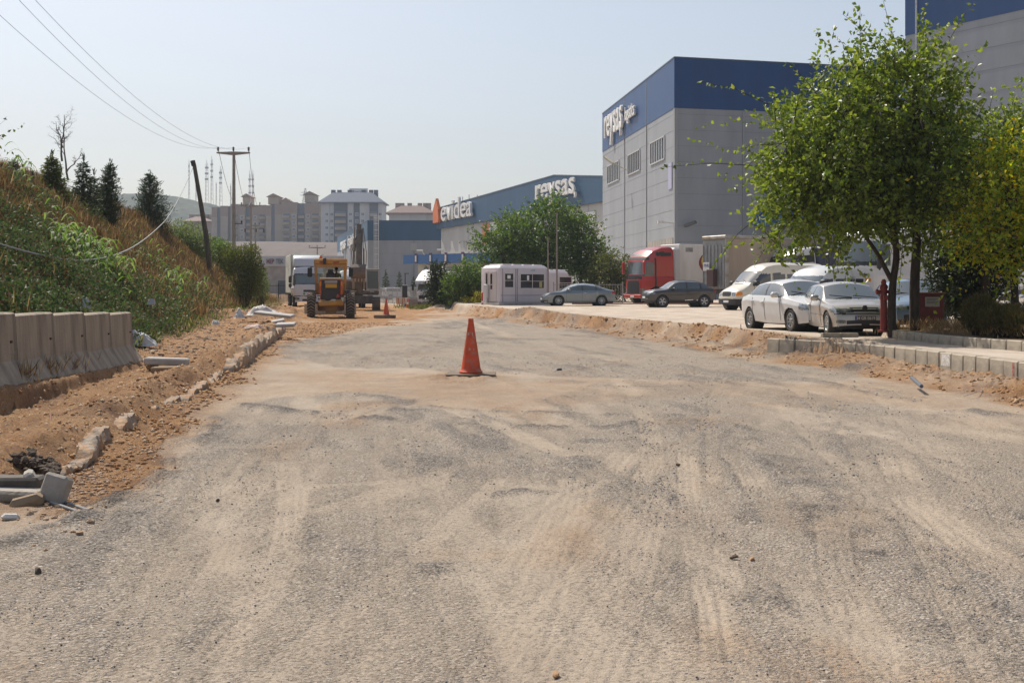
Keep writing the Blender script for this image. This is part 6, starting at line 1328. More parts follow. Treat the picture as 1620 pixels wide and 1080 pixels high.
def scrub(name, label, cat, els, leafm, n, size, aspect, up, base, stems=14, group=None, L=None, spread=.8):
    t = thing(name, label, cat, base, 0, group); B = np.array(base); mb = MB()
    tips, _ = inside(els, stems)
    for p in tips: mb.tube([tuple(v) for v in curved(Vector((random.gauss(0,.08), random.gauss(0,.08), -.1)), Vector(p-B), 5, .15, 0)], [.02,.018,.014,.011,.008,.005], 5, False)
    mb.build('stems', BARK, t)
    S0, d0 = inside(els, n); d0 = d0*.5; d0[:, 2] += up
    V, Fq = leaves(S0-B, size, d0, aspect, .2, spread); npmesh('foliage', V, Fq, leafm, t, nv=3); return t
for k, (cx, cy, rx, ry, Y, lab) in enumerate(((1548,497,24,30,27.6,'brownish green juniper shrub, tallest of the three behind the inner kerb'),(1583,505,34,24,26.8,'spreading brownish juniper shrub in the middle of the three by the inner kerb'),(1625,508,34,28,26.0,'brownish juniper shrub at the very right edge of the picture'))):
    c = P(cx, cy+ry, Y); scrub('juniper_shrub', lab, 'shrub', [el(cx,cy,rx,ry,Y,.6), el(cx-rx*.5,cy+8,rx*.5,ry*.7,Y,.5), el(cx+rx*.4,cy-ry*.3,rx*.5,ry*.7,Y,.5)], L_JUN, 5200, .10, .16, .8, (c.x, c.y, .58), 24, 'juniper shrubs on the island', spread=.7)
# trees beyond the cabin
g_ = 'trees beyond the guard cabin'
def midtree(lab, cx, basey, Y, els, lm, nsh, ls=.24, name='tree', cat='tree', shoot=1.1, group=g_, rad=.16, top=None):
    b = P(cx, basey, Y); tc = els[0][0]
    return tree(name, lab, cat, (b.x, b.y, min(b.z, .7)), [Vector((b.x, b.y, b.z)), Vector((b.x+.2, b.y, (b.z+tc[2])/2)), Vector((tc[0], tc[1], tc[2]))], rad, els, lm, nsh, 10, ls, shoot=shoot, group=group, nl=12, twig=.012)
midtree('large dense green tree directly behind the mauve guard cabin', 862, 478, 100, [el(860,385,55,62,100,3.2), el(868,340,34,32,100,2.2), el(838,410,45,40,100,2.5), el(885,420,45,40,100,2.5), el(815,380,30,35,100,2)], L_MID, 1150)
midtree('lighter green tree left of the guard cabin, in front of the blue fascia', 795, 478, 98, [el(795,400,36,42,98,2.2), el(770,385,22,28,98,1.5), el(812,365,30,30,98,1.8), el(790,440,35,30,98,2)], L_MID, 750, .20)
midtree('green tree right of the guard cabin, leaning towards the grey warehouse', 915, 478, 101, [el(915,385,40,45,101,2.4), el(935,415,32,42,101,2.2), el(900,350,25,25,101,1.6), el(945,440,22,30,101,1.6)], L_MID, 850, .22)
midtree('olive green bushy tree between the grey liftback and the red lorry', 966, 478, 96, [el(962,430,24,30,96,1.5), el(985,440,18,30,96,1.3), el(970,455,26,20,96,1.4)], L_OLV, 520, .18)
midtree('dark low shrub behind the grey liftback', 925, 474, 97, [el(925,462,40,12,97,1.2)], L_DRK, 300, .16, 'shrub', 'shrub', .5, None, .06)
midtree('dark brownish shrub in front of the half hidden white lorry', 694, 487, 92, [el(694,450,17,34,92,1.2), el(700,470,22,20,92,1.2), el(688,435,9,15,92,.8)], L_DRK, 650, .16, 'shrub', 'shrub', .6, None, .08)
midtree('bushy light green shrub left of the guard cabin door', 738, 487, 90, [el(738,445,26,30,90,1.5), el(722,462,20,24,90,1.3), el(755,460,18,26,90,1.3)], L_MID, 700, .17, 'shrub', 'shrub', .7, None, .08)
midtree('small bright yellow bush at the foot of the light green shrub', 748, 488, 88, [el(742,480,13,6,88,.6), el(757,473,10,9,88,.6)], L_YBS, 160, .13, 'shrub', 'shrub', .4, None, .03)
# small conifers far off
def conifer(name, label, px_, ytop, ybase, wpx, Y, lm, n, group=None, dens=1, size=.22, colm=0, lean=0):
    b = P(px_, ybase, Y); Ht = (ybase-ytop)*Y/F; Rr = wpx*Y/F/2
    zb = Hs(b.x, b.y) if Y < 200 else 0; low = max(0, b.z-zb)
    t = thing(name, label, 'conifer', (b.x, b.y, b.z-low), 0, group)
    mb = MB(); mb.tube([(0,0,-.2),(lean*.4,0,low+Ht*.5),(lean,0,low+Ht)], [Ht*.022+.02,Ht*.014,.012], 8)
    V_ = []; D_ = []; nb = int(46*dens)
    for k in range(nb):
        f = (k+.5)/nb; z = -.15*low+low*.3*f+(Ht+low*.7)*(.0+.98*f); a = k*2.399+random.random()*.5
        env = (1-f)**(.6 if colm else .8)*1.12*(.75+.5*random.random())*(1 if f > .12 or not colm else .8); L_ = Rr*env+.05
        tip = Vector((math.cos(a)*L_+lean*f, math.sin(a)*L_, z+L_*(.45 if colm else -.05))); st = Vector((lean*f,0,z)); mb.tube([st, st.lerp(tip,.5)+Vector((0,0,.04)), tip], [.02,.012,.005], 4, False)
        m_ = int(n/nb*(1.6*(1-f)+.25)); u = rng.uniform(.15, 1.05, m_)[:, None]; pts = np.array(st)+(np.array(tip)-np.array(st))*u + rng.normal(size=(m_, 3))*(L_*.20+.03)*np.array([1,1,.55])
        V_.append(pts); d = np.tile(np.array(tip-st), (m_, 1)); d = d/(np.linalg.norm(d, axis=1)[:, None]+1e-6); d[:, 2] += .5 if colm else .1; D_.append(d)
    # leader
    pts = np.c_[rng.normal(0,.03,30)+lean, rng.normal(0,.03,30), low+Ht*rng.uniform(.85,1.04,30)]; V_.append(pts); D_.append(np.tile([0,0,1.], (30,1)))
    mb.build('trunk', BARK, t, smooth=True)
    V, Fq = leaves(np.concatenate(V_), size, np.concatenate(D_), .22, .15, .7); npmesh('foliage', V, Fq, lm, t, nv=3); return t
gc = 'small conifers by the far grey warehouse'
conifer('conifer', 'small dark conifer by the far grey warehouse, left of three, above the far cone', 610, 430, 474, 13, 205, L_CON, 1500, gc, .7, .35)
conifer('conifer', 'small dark conifer by the far grey warehouse, above the white off-roader', 632, 433, 462, 10, 205, L_CON, 1200, gc, .7, .35)
conifer('conifer', 'faint small conifer by the far warehouse, nearest the loading dock', 654, 440, 468, 10, 205, L_CON, 1200, gc, .7, .35)
gb = 'conifers along the top of the bank'
conifer('conifer', 'pyramid shaped conifer with yellowish tips, beside the bare tree on the bank', 82, 243, 287, 36, 51, L_OLV, 4200, gb, 1, .17)
conifer('conifer', 'small open conifer on the bank, right of the bare tree', 132, 248, 300, 34, 55, L_CON, 3600, gb, .9, .17)
conifer('conifer', 'little dark conifer crowded between two others on the bank', 149, 272, 312, 22, 57, L_CON, 2400, gb, .8, .17)
conifer('conifer', 'narrow column shaped dark conifer on the bank, left of the white building', 165, 257, 335, 34, 60, L_CON, 6500, gb, 1.3, .16, 1, .3)
conifer('conifer', 'largest dark conifer on the bank, in front of the wooded hill', 237, 276, 405, 56, 77, L_CON, 11000, gb, 1.6, .20, 1)
conifer('conifer', 'thin sparse conifer near the fence post at the left edge', 22, 256, 288, 18, 49, L_CON, 900, gb, .6, .14)
# bare tree on the bank
bt = P(99, 283, 53); t = thing('bare_tree', 'leafless spindly tree with two upright stems on top of the bank', 'tree', tuple(bt)); mb = MB()
def branchy(a, b, r, depth, seed):
    rr = random.Random(seed); a = Vector(a); b = Vector(b); pts = [a.lerp(b, i/7)+Vector((rr.gauss(0,.03), rr.gauss(0,.03), 0)) for i in range(8)]
    mb.tube(pts, [r*(1-.75*i/7) for i in range(8)], 5, False)
    if depth <= 0: return
    for k in range(6 if depth > 1 else 4):
        i = rr.randint(2, 6); d = (b-a)*rr.uniform(.18, .38); ang = rr.choice([-1, 1])*rr.uniform(.35, .8); d = Vector((d.x*math.cos(ang)-d.z*math.sin(ang), rr.gauss(0,.25)*d.length, d.x*math.sin(ang)+d.z*math.cos(ang)))
        branchy(pts[i], pts[i]+d, r*(1-.75*i/7)*.55, depth-1, rr.random())
pw = lambda x, y: P(x, y, 53)-bt
branchy(pw(96,255), pw(103,182), .05, 3, 1); branchy(pw(95,283), pw(96,255), .07, 0, 5); branchy(pw(105,285), pw(101,196), .05, 2, 2); branchy(pw(105,272), pw(130,243), .035, 2, 3); branchy(pw(98,230), pw(87,192), .03, 2, 4)
mb.build('branches', BARK_P, t)
# leafy tree leaning in at the left edge
bl_ = P(-30, 290, 46)
tree('tree', 'sparse tree leaning in from the left edge above the fence', 'tree', tuple(bl_), [bl_, P(-25,240,46), P(-10,200,46)], .07, [el(-5,228,17,20,46,.6), el(-20,215,25,30,46,.8)], L_OLV, 26, 7, .16, bark=BARK_P, nl=9, shoot=.7, twig=.006)
# bushes at the far end of the bank
def gbush(lab, px_, ybase, Y, els, lm, n, size, aspect=.35, up=.5, name='bush'):
    x = (px_-CX)*Y/F; return scrub(name, lab, 'bush', els, lm, n, size, aspect, up, (x, Y, Hs(x, Y)), 22, 'bushes at the far end of the bank')
gbush('rounded olive green bush right of the leaning pole', 387, 480, 72, [el(385,425,33,35,72,1.3), el(365,410,22,25,72,1.1), el(402,440,20,32,72,1.0), el(385,465,22,22,72,1.), el(395,400,18,15,72,.8)], L_OLV, 9500, .15)
gbush('pale green willowy bush between the big conifer and the leaning pole', 295, 420, 84, [el(285,372,20,25,84,1.4), el(305,385,28,35,84,1.6), el(322,400,20,30,84,1.3), el(285,400,25,25,84,1.4)], L_WIL, 8500, .16)
gbush('green bush tucked behind the leaning pole', 345, 425, 90, [el(345,395,20,20,90,1.4), el(355,415,25,25,90,1.5), el(335,410,15,20,90,1.1)], L_MID, 6000, .18)
gbush('hazy grey green bush beside the far yard fence, right of the olive bush', 415, 470, 84, [el(410,455,16,30,84,1.2), el(398,440,14,25,84,1)], L_WIL, 4200, .15)
# ---- undergrowth on the bank: nobody could count it ----
def bankpts(n, Y0, Y1, d0, d1, seed, pw_=1.3):
    r = np.random.default_rng(seed); Y = Y0*(Y1/Y0)**(r.uniform(0, 1, n)); d = r.uniform(d0, d1, n); X = foot(Y)-d; return X, Y, d, r
def stuff(name, V, Fq, m, label): return tag(npmesh(name, V, Fq, m, nv=3), kind='stuff', label=label)
def blades(name, n, Y0, Y1, d0, d1, seed, size, m, label, aspect=.07, keep=None, lift=0, spread=.6, lean=(0,0,1), zr=0, droop=0):
    X, Y, d, r = bankpts(n, Y0, Y1, d0, d1, seed)
    if keep is not None: k = r.uniform(0, 1, n) < keep(X, Y, d); X, Y, d = X[k], Y[k], d[k]
    Z = H(X, Y, False)+lift + r.uniform(0, 1, len(X))*zr*(.4+fbm(X*.8, Y*.6, 900)*1.6+.3)
    dirs = np.tile(np.array(lean, float), (len(X), 1)); V, Fq = leaves(np.stack([X, Y, Z], 1), size, dirs, aspect, .1, spread, droop)
    # grow a little with distance so far blades keep their cover
    return stuff(name, V, Fq, m, label)
reedmask = lambda X, Y: np.clip(1.3*np.exp(-((X/Y+.335)/.022)**2-((Y-37)/2.6)**2) + .55*np.exp(-((X/Y+.262)/.02)**2-((Y-50)/4)**2) + .25*np.exp(-((X/Y+.39)/.012)**2-((Y-43)/2)**2), 0, 1)*np.clip(.3+fbm(X*1.2,Y*.9,955)*3,0,1)
dryk = lambda X, Y, d: np.clip(.35+sst(1.0, 3.5, d)*.8+fbm(X*.4, Y*.3, 910)*1.2, 0, 1)*(1-.7*reedmask(X, Y))*(1-.8*sst(4.2, 2.6, d)*sst(44, 34, Y))
blades('dry_grass', 85000, 17, 115, -.2, 8.6, 21, .46, L_RED_, 'russet dry grass covering the bank', .05, dryk, zr=.15, spread=.55)
blades('dry_stalks', 26000, 17, 120, -.3, 8.8, 22, .62, L_DRY, 'straw coloured dead stalks on the bank', .035, lambda X, Y, d: np.clip(.4+fbm(X*.5, Y*.4, 911)*1.6, 0, 1)*(1-.75*sst(4.2, 2.6, d)*sst(44, 34, Y)), zr=.2, spread=.45)
bramk = lambda X, Y, d: np.clip((sst(6.0, 1.5, d)*sst(48, 34, Y)*1.2 + .35+fbm(X*.5, Y*.4, 912)*2.2-.25), 0, 1)*(1-.6*reedmask(X, Y))
blades('bramble', 190000, 16.5, 62, -.75, 5.4, 23, .08, L_BRA, 'dark green bramble and ivy sprawling over the foot of the bank', .75, lambda X, Y, d: bramk(X, Y, d)*sst(-.75, -.1, d+fbm(X*.7, Y*.7, 913)*.6), lift=.05, zr=.95, spread=1.0, lean=(0,-.3,.5))
blades('weeds', 30000, 17, 110, -.9, 6.5, 24, .20, leafmat('weed', [(.05,.08,.02),(.09,.12,.03),(.15,.16,.05),(.24,.2,.09)], .6, .3, .3), 'low mixed weeds on the bank', .22, lambda X, Y, d: np.clip(.45+fbm(X*.7, Y*.5, 914)*2, 0, 1), zr=.35, spread=.8)
# reeds: long arching leaves
r = np.random.default_rng(31); n = 2600; Y = r.uniform(30, 58, n*9); d = r.uniform(.2, 6.5, n*9); X = foot(Y)-d; k = r.uniform(0, 1, n*9) < reedmask(X, Y)*.9; X, Y = X[k][:n], Y[k][:n]; n = len(X)
hh = r.uniform(.5, 1.7, n); Z = H(X, Y, False); a = r.uniform(0, 6.28, n); L_ = r.uniform(.35, .8, n); segs = 5; wd = r.uniform(.018, .04, n)
Vv = []
for s_ in range(segs+1):
    t_ = s_/segs; ox = np.cos(a)*L_*(t_*.8); oy = np.sin(a)*L_*(t_*.8); oz = L_*(1.1*t_-1.25*t_**2.2)
    w_ = wd*(1-t_)**.6*(.4+1.2*min(t_*3, 1)); px_, py_ = -np.sin(a)*w_, np.cos(a)*w_
    Vv += [np.stack([X+ox+px_, Y+oy+py_, Z+hh*.75+oz], 1), np.stack([X+ox-px_, Y+oy-py_, Z+hh*.75+oz+.01], 1)]
V = np.stack(Vv, 1).reshape(-1, 3); q = np.array([(2*i_, 2*i_+1, 2*i_+3, 2*i_+2) for i_ in range(segs)]); Fq = (q[None]+(np.arange(n)*(2*segs+2))[:, None, None]).reshape(-1, 4)
tag(npmesh('reeds', V, Fq, L_GRS, nv=4), kind='stuff', label='bright green arching reeds growing on the bank')
# small growth on the island and along the barriers
def patch(name, pts, n, size, m, label, aspect, rad, zr=.2, seed=5):
    r = np.random.default_rng(seed); c = np.array(pts)[r.integers(0, len(pts), n)]; X = c[:, 0]+r.normal(0, rad, n); Y = c[:, 1]+r.normal(0, rad*1.6, n); Z = H(X, Y)+r.uniform(0, zr, n)
    V, Fq = leaves(np.stack([X, Y, Z], 1), size, np.tile([0, 0, 1.], (n, 1)), aspect, .1, .7); stuff(name, V, Fq, m, label)
patch('island_grass', [(10.3,29.5),(10.6,27.5),(11,25.5),(11.4,29),(12,27),(10.2,31),(11.5,31)], 5200, .16, L_DRY, 'dry tufts on the planted island under the trees', .06, .5)
patch('ledge_weeds', [(-6.4,17.3),(-6.55,18.6),(-6.9,20.2),(-6.2,16)], 420, .24, L_DRY, 'dry weeds growing against the concrete barriers', .015, .10, .1)
patch('yard_weeds', [(-5,93),(-3,92),(-1,90),(1,89),(-7,96)], 1500, .35, L_OLV, 'weeds round the shrubs near the guard cabin', .15, .9)
# ================= street furniture and small things =================
M_CONE = mat('cone_orange', (.72,.085,.018), .45, col2=(.48,.07,.02), scale=5, col3=(.42,.20,.13), scale3=9); M_WOOD = mat('slab_wood', (.20,.15,.10), .9, col2=(.11,.085,.06), scale=6, stretch=(1,6,6))
def cone(label, px_, ypx, z, h_, group, slab=True, stripe=False, name='traffic_cone'):
    Y = F*(CZ-z)/(ypx-HZ); x = (px_-CX)*Y/F; t = thing(name, label, 'traffic cone', (x, Y, z), 0, group)
    b = MB(); k = h_/.95; b.lathe([(.20*k,0),(.205*k,.03*k),(.185*k,.05*k),(.168*k,.09*k),(.05*k,.88*k),(.043*k,.95*k),(.03*k,.95*k)], 28, 'z'); b.build('cone_body', M_CONE, t, smooth=True)
    if not stripe:
        b = MB(); r_ = lambda hh: (.168+(.05-.168)*(hh-.09)/.79)*k+.002
        for zz, a0, a1, hh in ((.66,-2.3,-1.9,.05),(.65,-1.3,-1.1,.06),(.40,-1.85,-1.7,.045),(.41,-1.62,-1.55,.03),(.40,-1.15,-1.05,.03)):
            n_ = 4; P0 = [(r_(zz)*math.cos(a0+(a1-a0)*i/n_), r_(zz)*math.sin(a0+(a1-a0)*i/n_), zz*k) for i in range(n_+1)]; P1 = [(r_(zz+hh)*math.cos(a0+(a1-a0)*i/n_), r_(zz+hh)*math.sin(a0+(a1-a0)*i/n_), (zz+hh)*k) for i in range(n_+1)]
            b._add(P0+P1, [(i, i+1, n_+2+i, n_+1+i) for i in range(n_)])
        b.build('scuff_marks', mat('scuff', (.55,.35,.28), .8), t)
    else:
        b = MB(); b.lathe([(.125*k,.40*k),(.10*k,.58*k)], 24, 'z'); b.build('white_stripe', M_WHITE, t)
    return x, Y
cx, cy = cone('tall scuffed orange traffic cone standing on the manhole slab in the middle of the road', 745, 590, .105, .97, 'traffic cones')
t = thing('manhole_slab', 'square dirty slab and dark board under the nearest traffic cone', 'manhole slab', (cx, cy, -.02))
b = MB(); b.rbox(-.40, .42, -.33, .42, 0, .075, .02); b.build('slab', mat('slab_grey', (.36,.33,.29), .9, col2=(.22,.19,.15), scale=5, bump=.6), t)
b = MB(); b.rbox(-.43, .44, -.37, .40, .076, .123, .008); b.build('board', M_WOOD, t)
b = MB(); b.box(-.30, .2, -.36, -.331, 0, .05); b.build('mortar', mat('mortar', (.5,.47,.42), .95), t)
cx, cy = cone('orange traffic cone standing on a rough slab between the grader and the far barriers', 611, 498.5, .17, .90, 'traffic cones')
t = thing('rubble_slab', 'rough broken slab under the cone near the grader', 'concrete slab', (cx-.05, cy, .02))
def rock(mb, c, s, seed, sub=2, flat=.7):
    rr = np.random.default_rng(seed); import bmesh
    bm = bmesh.new(); bmesh.ops.create_icosphere(bm, subdivisions=sub, radius=1)
    vs = np.array([v.co for v in bm.verts]); fs = [[v.index for v in f.verts] for f in bm.faces]; bm.free()
    nrm = rr.normal(size=(9, 3)); nrm /= np.linalg.norm(nrm, axis=1)[:, None]; dcut = rr.uniform(.45, .85, 9)
    for nn_, dc in zip(nrm, dcut):
        k = vs@nn_; over = np.maximum(k-dc, 0); vs = vs-over[:, None]*nn_
    vs = vs*(1+rr.normal(0, .03, (len(vs), 1))); sc_ = np.array(s) if hasattr(s, '__len__') else np.array([s, s, s*flat])
    a = rr.uniform(0, 6.28); vs = vs*sc_; vs = np.stack([vs[:, 0]*math.cos(a)-vs[:, 1]*math.sin(a), vs[:, 0]*math.sin(a)+vs[:, 1]*math.cos(a), vs[:, 2]], 1)
    mb._add([tuple(v+np.array(c)) for v in vs], fs); return mb
b = MB(); b.prism([(-.6,-.4),(-.5,.35),(.1,.45),(.55,.3),(.6,-.3),(.15,-.42)], 0, .17, 'z'); b.build('slab', mat('slab_grey2', (.27,.22,.17), .95, col2=(.16,.12,.09), scale=3, bump=1), t, bevel=.03)
cone('small red and white cone beside the orange barriers', 645, 487, .0, .80, 'traffic cones', stripe=True)
for k, (px_, m_, lab) in enumerate(((634, 'o', 'orange and white road barrier, left one, beyond the far cone'), (643, 'o', 'orange and white road barrier beside the small red cone'))):
    Y = F*CZ/(486.5-HZ)+.3; x = (px_-CX)*Y/F; t = thing('road_barrier', lab, 'road barrier', (x, Y, 0), R(10), 'road barriers')
    b = MB(); b.rbox(-.38, .38, -.05, .05, .30, .85, .02); b.build('panel', mat('barrier_orange', (.55,.20,.05), .6, col2=(.45,.22,.1), scale=3), t)
    for s in (-1, 1): b = MB(); b.bar((s*.28,-.25,0),(s*.28,0,.85),.06); b.bar((s*.28,.25,0),(s*.28,0,.85),.06); b.build('leg', mat('barrier_white', (.6,.55,.5), .6), t)
    b = MB(); b.rbox(-.15, .15, -.06, -.051, .32, .83, .003); b.build('white_patch', MATS['barrier_white'], t)
t = thing('concrete_block', 'plain grey concrete block left of the half hidden white lorry', 'concrete block', ((655-CX)*100/F, 101, 0))
b = MB(); b.rbox(-.5, .5, -.3, .3, 0, .85, .04); b.build('block', mat('block_grey', (.26,.24,.23), .9, bump=.3), t); 
b = MB(); b.rbox(-.42, .42, -.22, .22, .851, .93, .02); b.build('cap', MATS['block_grey'], t)
# lamp post and dark gate posts beyond
t = thing('lamp_post', 'thin dark lamp post beyond the far barriers', 'lamp post', ((641-CX)*150/F, 150, 0)); b = MB(); b.tube([(0,0,0),(0,0,3.4)], [.09,.06], 8); b.build('post', M_BLK, t); b = MB(); b.bar((0,0,3.4),(.35,-.2,3.45),.09,.05); b.rbox(-.1,.5,-.3,-.1,3.38,3.48,.02); b.build('lamp_head', M_BLK, t)
for k, px_ in enumerate((638, 640.5, 643)):
    t = thing('gate_post', ['left','middle','right'][k]+' one of three dark gate posts beyond the orange barriers', 'gate post', ((px_-CX)*115/F, 115, 0), 0, 'gate posts'); b = MB(); b.rbox(-.09,.09,-.09,.09,0,1.9,.02); b.build('post', M_BLK, t); b = MB(); b.rbox(-.1,.1,-.1,.1,1.901,1.98,.02); b.build('post_cap', M_STEEL, t)
# yard fence by the factory
def railfence(label, x0, x1, ytop, Y0, Y1, h_, m, sp=.16, z=0):
    a = Vector(((x0-CX)*Y0/F, Y0, z)); c = Vector(((x1-CX)*Y1/F, Y1, z)); t = thing('metal_fence', label, 'fence', tuple(a)); d = c-a; L_ = d.length; n_ = int(L_/2.2)+1
    for k in range(n_+1): b = MB(); p = d*k/n_; b.bar(p+Vector((0,0,-.3)), p+Vector((0,0,h_+.1)), .08); b.build('fence_post', m, t)
    b = MB(); k = 0
    while k*sp < L_: p = d*(k*sp/L_); b.bar(p, p+Vector((0,0,h_)), .022); k += 1
    b.bar(Vector((0,0,.15)), d+Vector((0,0,.15)), .04); b.bar(Vector((0,0,h_-.1)), d+Vector((0,0,h_-.1)), .04); b.build('rails', m, t)
railfence('dark metal railing in front of the factory, left of the white lorry', 398, 462, 0, 120, 118, 2.0, M_BLK)
railfence('pale mesh fence beyond the orange barriers', 588, 668, 0, 150, 128, 1.8, M_STEEL)
railfence('thin pale fence between the guard cabin and the red lorry', 876, 985, 0, 90, 89, 1.5, mat('fence_pale', (.3,.28,.26), .6), .2, .5)
# chain link fence on top of the bank
fp = [P(x, y, Y) for x, y, Y in ((-35,276,43),(3,283,46),(52,292,50),(92,306,54),(140,322,59),(190,347,68),(205,356,74))]
t = thing('chain_link_fence', 'chain link fence with dark posts along the top of the bank', 'fence', tuple(fp[0])); o0 = Vector(fp[0])
for p in fp: b = MB(); b.tube([p-o0+Vector((0,0,-.9)), p-o0+Vector((0,0,.55))], .045, 6); b.build('fence_post', mat('post_rust', (.07,.055,.045), .8), t)
b = MB()
for p, q in zip(fp[:-1], fp[1:]):
    for z in (.5, .1, -.3): b.bar(p-o0+Vector((0,0,z)), q-o0+Vector((0,0,z)), .012)
    n_ = int((q-p).length/.22)
    for k in range(n_): 
        u = p.lerp(q, k/n_)-o0; v_ = p.lerp(q, (k+1)/n_)-o0; b.bar(u+Vector((0,0,.5)), v_+Vector((0,0,-.4)), .006); b.bar(u+Vector((0,0,-.4)), v_+Vector((0,0,.5)), .006)
b.build('wire_mesh', M_STEEL, t)
# ---- concrete barriers ----
bprof = [(-.03,1.0),(.16,1.0),(.20,.98),(.235,.40),(.42,.10),(.42,.0),(-.28,.0),(-.28,.10),(-.10,.40),(-.07,.98)]
M_JB = mat('barrier_concrete', (.39,.325,.245), .92, col2=(.21,.17,.125), scale=3.2, stretch=(1.4,1,.22), bump=.8, bscale=18, col3=(.16,.135,.10), scale3=3.0, lo=.35, hi=.7)
blab = ['rightmost one, its end face showing','second from the right','third from the right','fourth from the right, with dry weeds at its foot','leftmost, cut by the picture edge','leftmost, cut by the picture edge','hidden mostly outside the left edge']
yb = 23.6; k = 0; bz0 = .17
while yb > 13.2:
    x0 = float(barr_x(yb)); y2 = yb-1.88; x1 = float(barr_x(y2)); t = thing('concrete_barrier', 'weathered concrete road barrier, '+blab[min(k,6)], 'road barrier', (x0, yb, bz0+(23.6-yb)*.018), math.atan2(y2-yb, x1-x0), 'concrete barriers below the bank')
    b = MB(); L_ = math.hypot(x1-x0, y2-yb)-.008; b.prism([(-p[0]*-1, p[1]) for p in bprof][::-1], 0, L_, 'x'); t.rotation_euler = (random.uniform(-.006,.006), 0, t.rotation_euler.z)
    # x along the row (towards the camera), y to the road side
    o = b.build('barrier_body', M_JB, t)
    b = MB(); b.box(.25, .29, .21, .245, .62, .65); b.build('lifting_lug', mat('rusty', (.12,.06,.035), .9), t)
    yb -= 1.9; k += 1
# ---- kerbs ----
M_KERB = mat('kerb_stone', (.43,.38,.30), .9, col2=(.32,.28,.22), scale=2.6, bump=.6, bscale=22, col3=(.23,.21,.18), scale3=2.2)
def kerbrow(pts, z, h_, w_, L_, label, group, name='kerb_stone', zf=None, jit=.01, start=0):
    P_ = [Vector((p[0], p[1], 0)) for p in pts]; cum = [0]
    for a, c in zip(P_[:-1], P_[1:]): cum.append(cum[-1]+(c-a).length)
    def at_(s):
        for i_ in range(len(cum)-1):
            if s <= cum[i_+1]: return P_[i_].lerp(P_[i_+1], (s-cum[i_])/(cum[i_+1]-cum[i_]))
        return P_[-1]
    s = 0; out = []
    while s+L_ < cum[-1]:
        a = at_(s); c = at_(s+L_-.012); d = c-a; zz = z if zf is None else zf((a.y+c.y)/2)
        t = tag(bpy.data.objects.new(name, None), label, 'kerb stone', group)
        b = MB(); b.rbox(0, d.length, -w_/2, w_/2, -h_, 0, .018); o = b.build(name, M_KERB); tag(o, label, 'kerb stone', group)
        o.location = (a.x+random.uniform(-jit,jit), a.y, zz+random.uniform(-jit,jit)); o.rotation_euler = (random.uniform(-.02,.02), random.uniform(-.008,.008), math.atan2(d.y, d.x)+random.uniform(-.012,.012)); out.append(o); s += L_
    return out
ko = kerbrow([(8.75,13.0),(8.18,20.2),(7.98,23.2),(7.71,26),(7.1,27.8),(6.3,29.1),(5.9,30.2)], .455, .42, .15, .52, 'grey kerb stone in the long outer row beside the dirt road', 'kerb stones in the outer row', zf=lambda y: .44)
ki = kerbrow([(11.2,13),(10.6,18),(9.8,24),(9.5,26),(9.3,27.6),(9.35,29.6),(9.15,31.3)], .60, .30, .14, .56, 'grey kerb stone in the inner row edging the planted island', 'kerb stones round the island', zf=lambda y: .60)
kj = kerbrow([(7.6,31.05),(9.05,31.42)], .52, .25, .14, .50, 'low worn kerb stone in the short row below the silver hatchback', 'kerb stones below the hatchback', zf=lambda y: .52)
pm = mat('paint_mark_red', (.38,.03,.035), .8, col2=(.40,.25,.2), scale=25); pw_ = mat('paint_mark_white', (.7,.69,.66), .8, col2=(.4,.37,.32), scale=22)
for idx, lab, m_, x0, x1 in ((14,'kerb stone with a narrow red paint mark in the outer row',pm,.10,.17),(9,'kerb stone splashed with a red and white paint mark in the outer row',pm,.20,.40),(19,'kerb stone with a squarish white paint patch in the outer row',pw_,.05,.42),(6,'kerb stone with a thin white chalk mark, near the right edge of the outer row',pw_,.2,.25)):
    if idx < len(ko): ko[idx]['label'] = lab; b = MB(); b.box(x0, x1, .0751, .0775, -.24, -.03); b.build('paint_mark', m_, ko[idx])
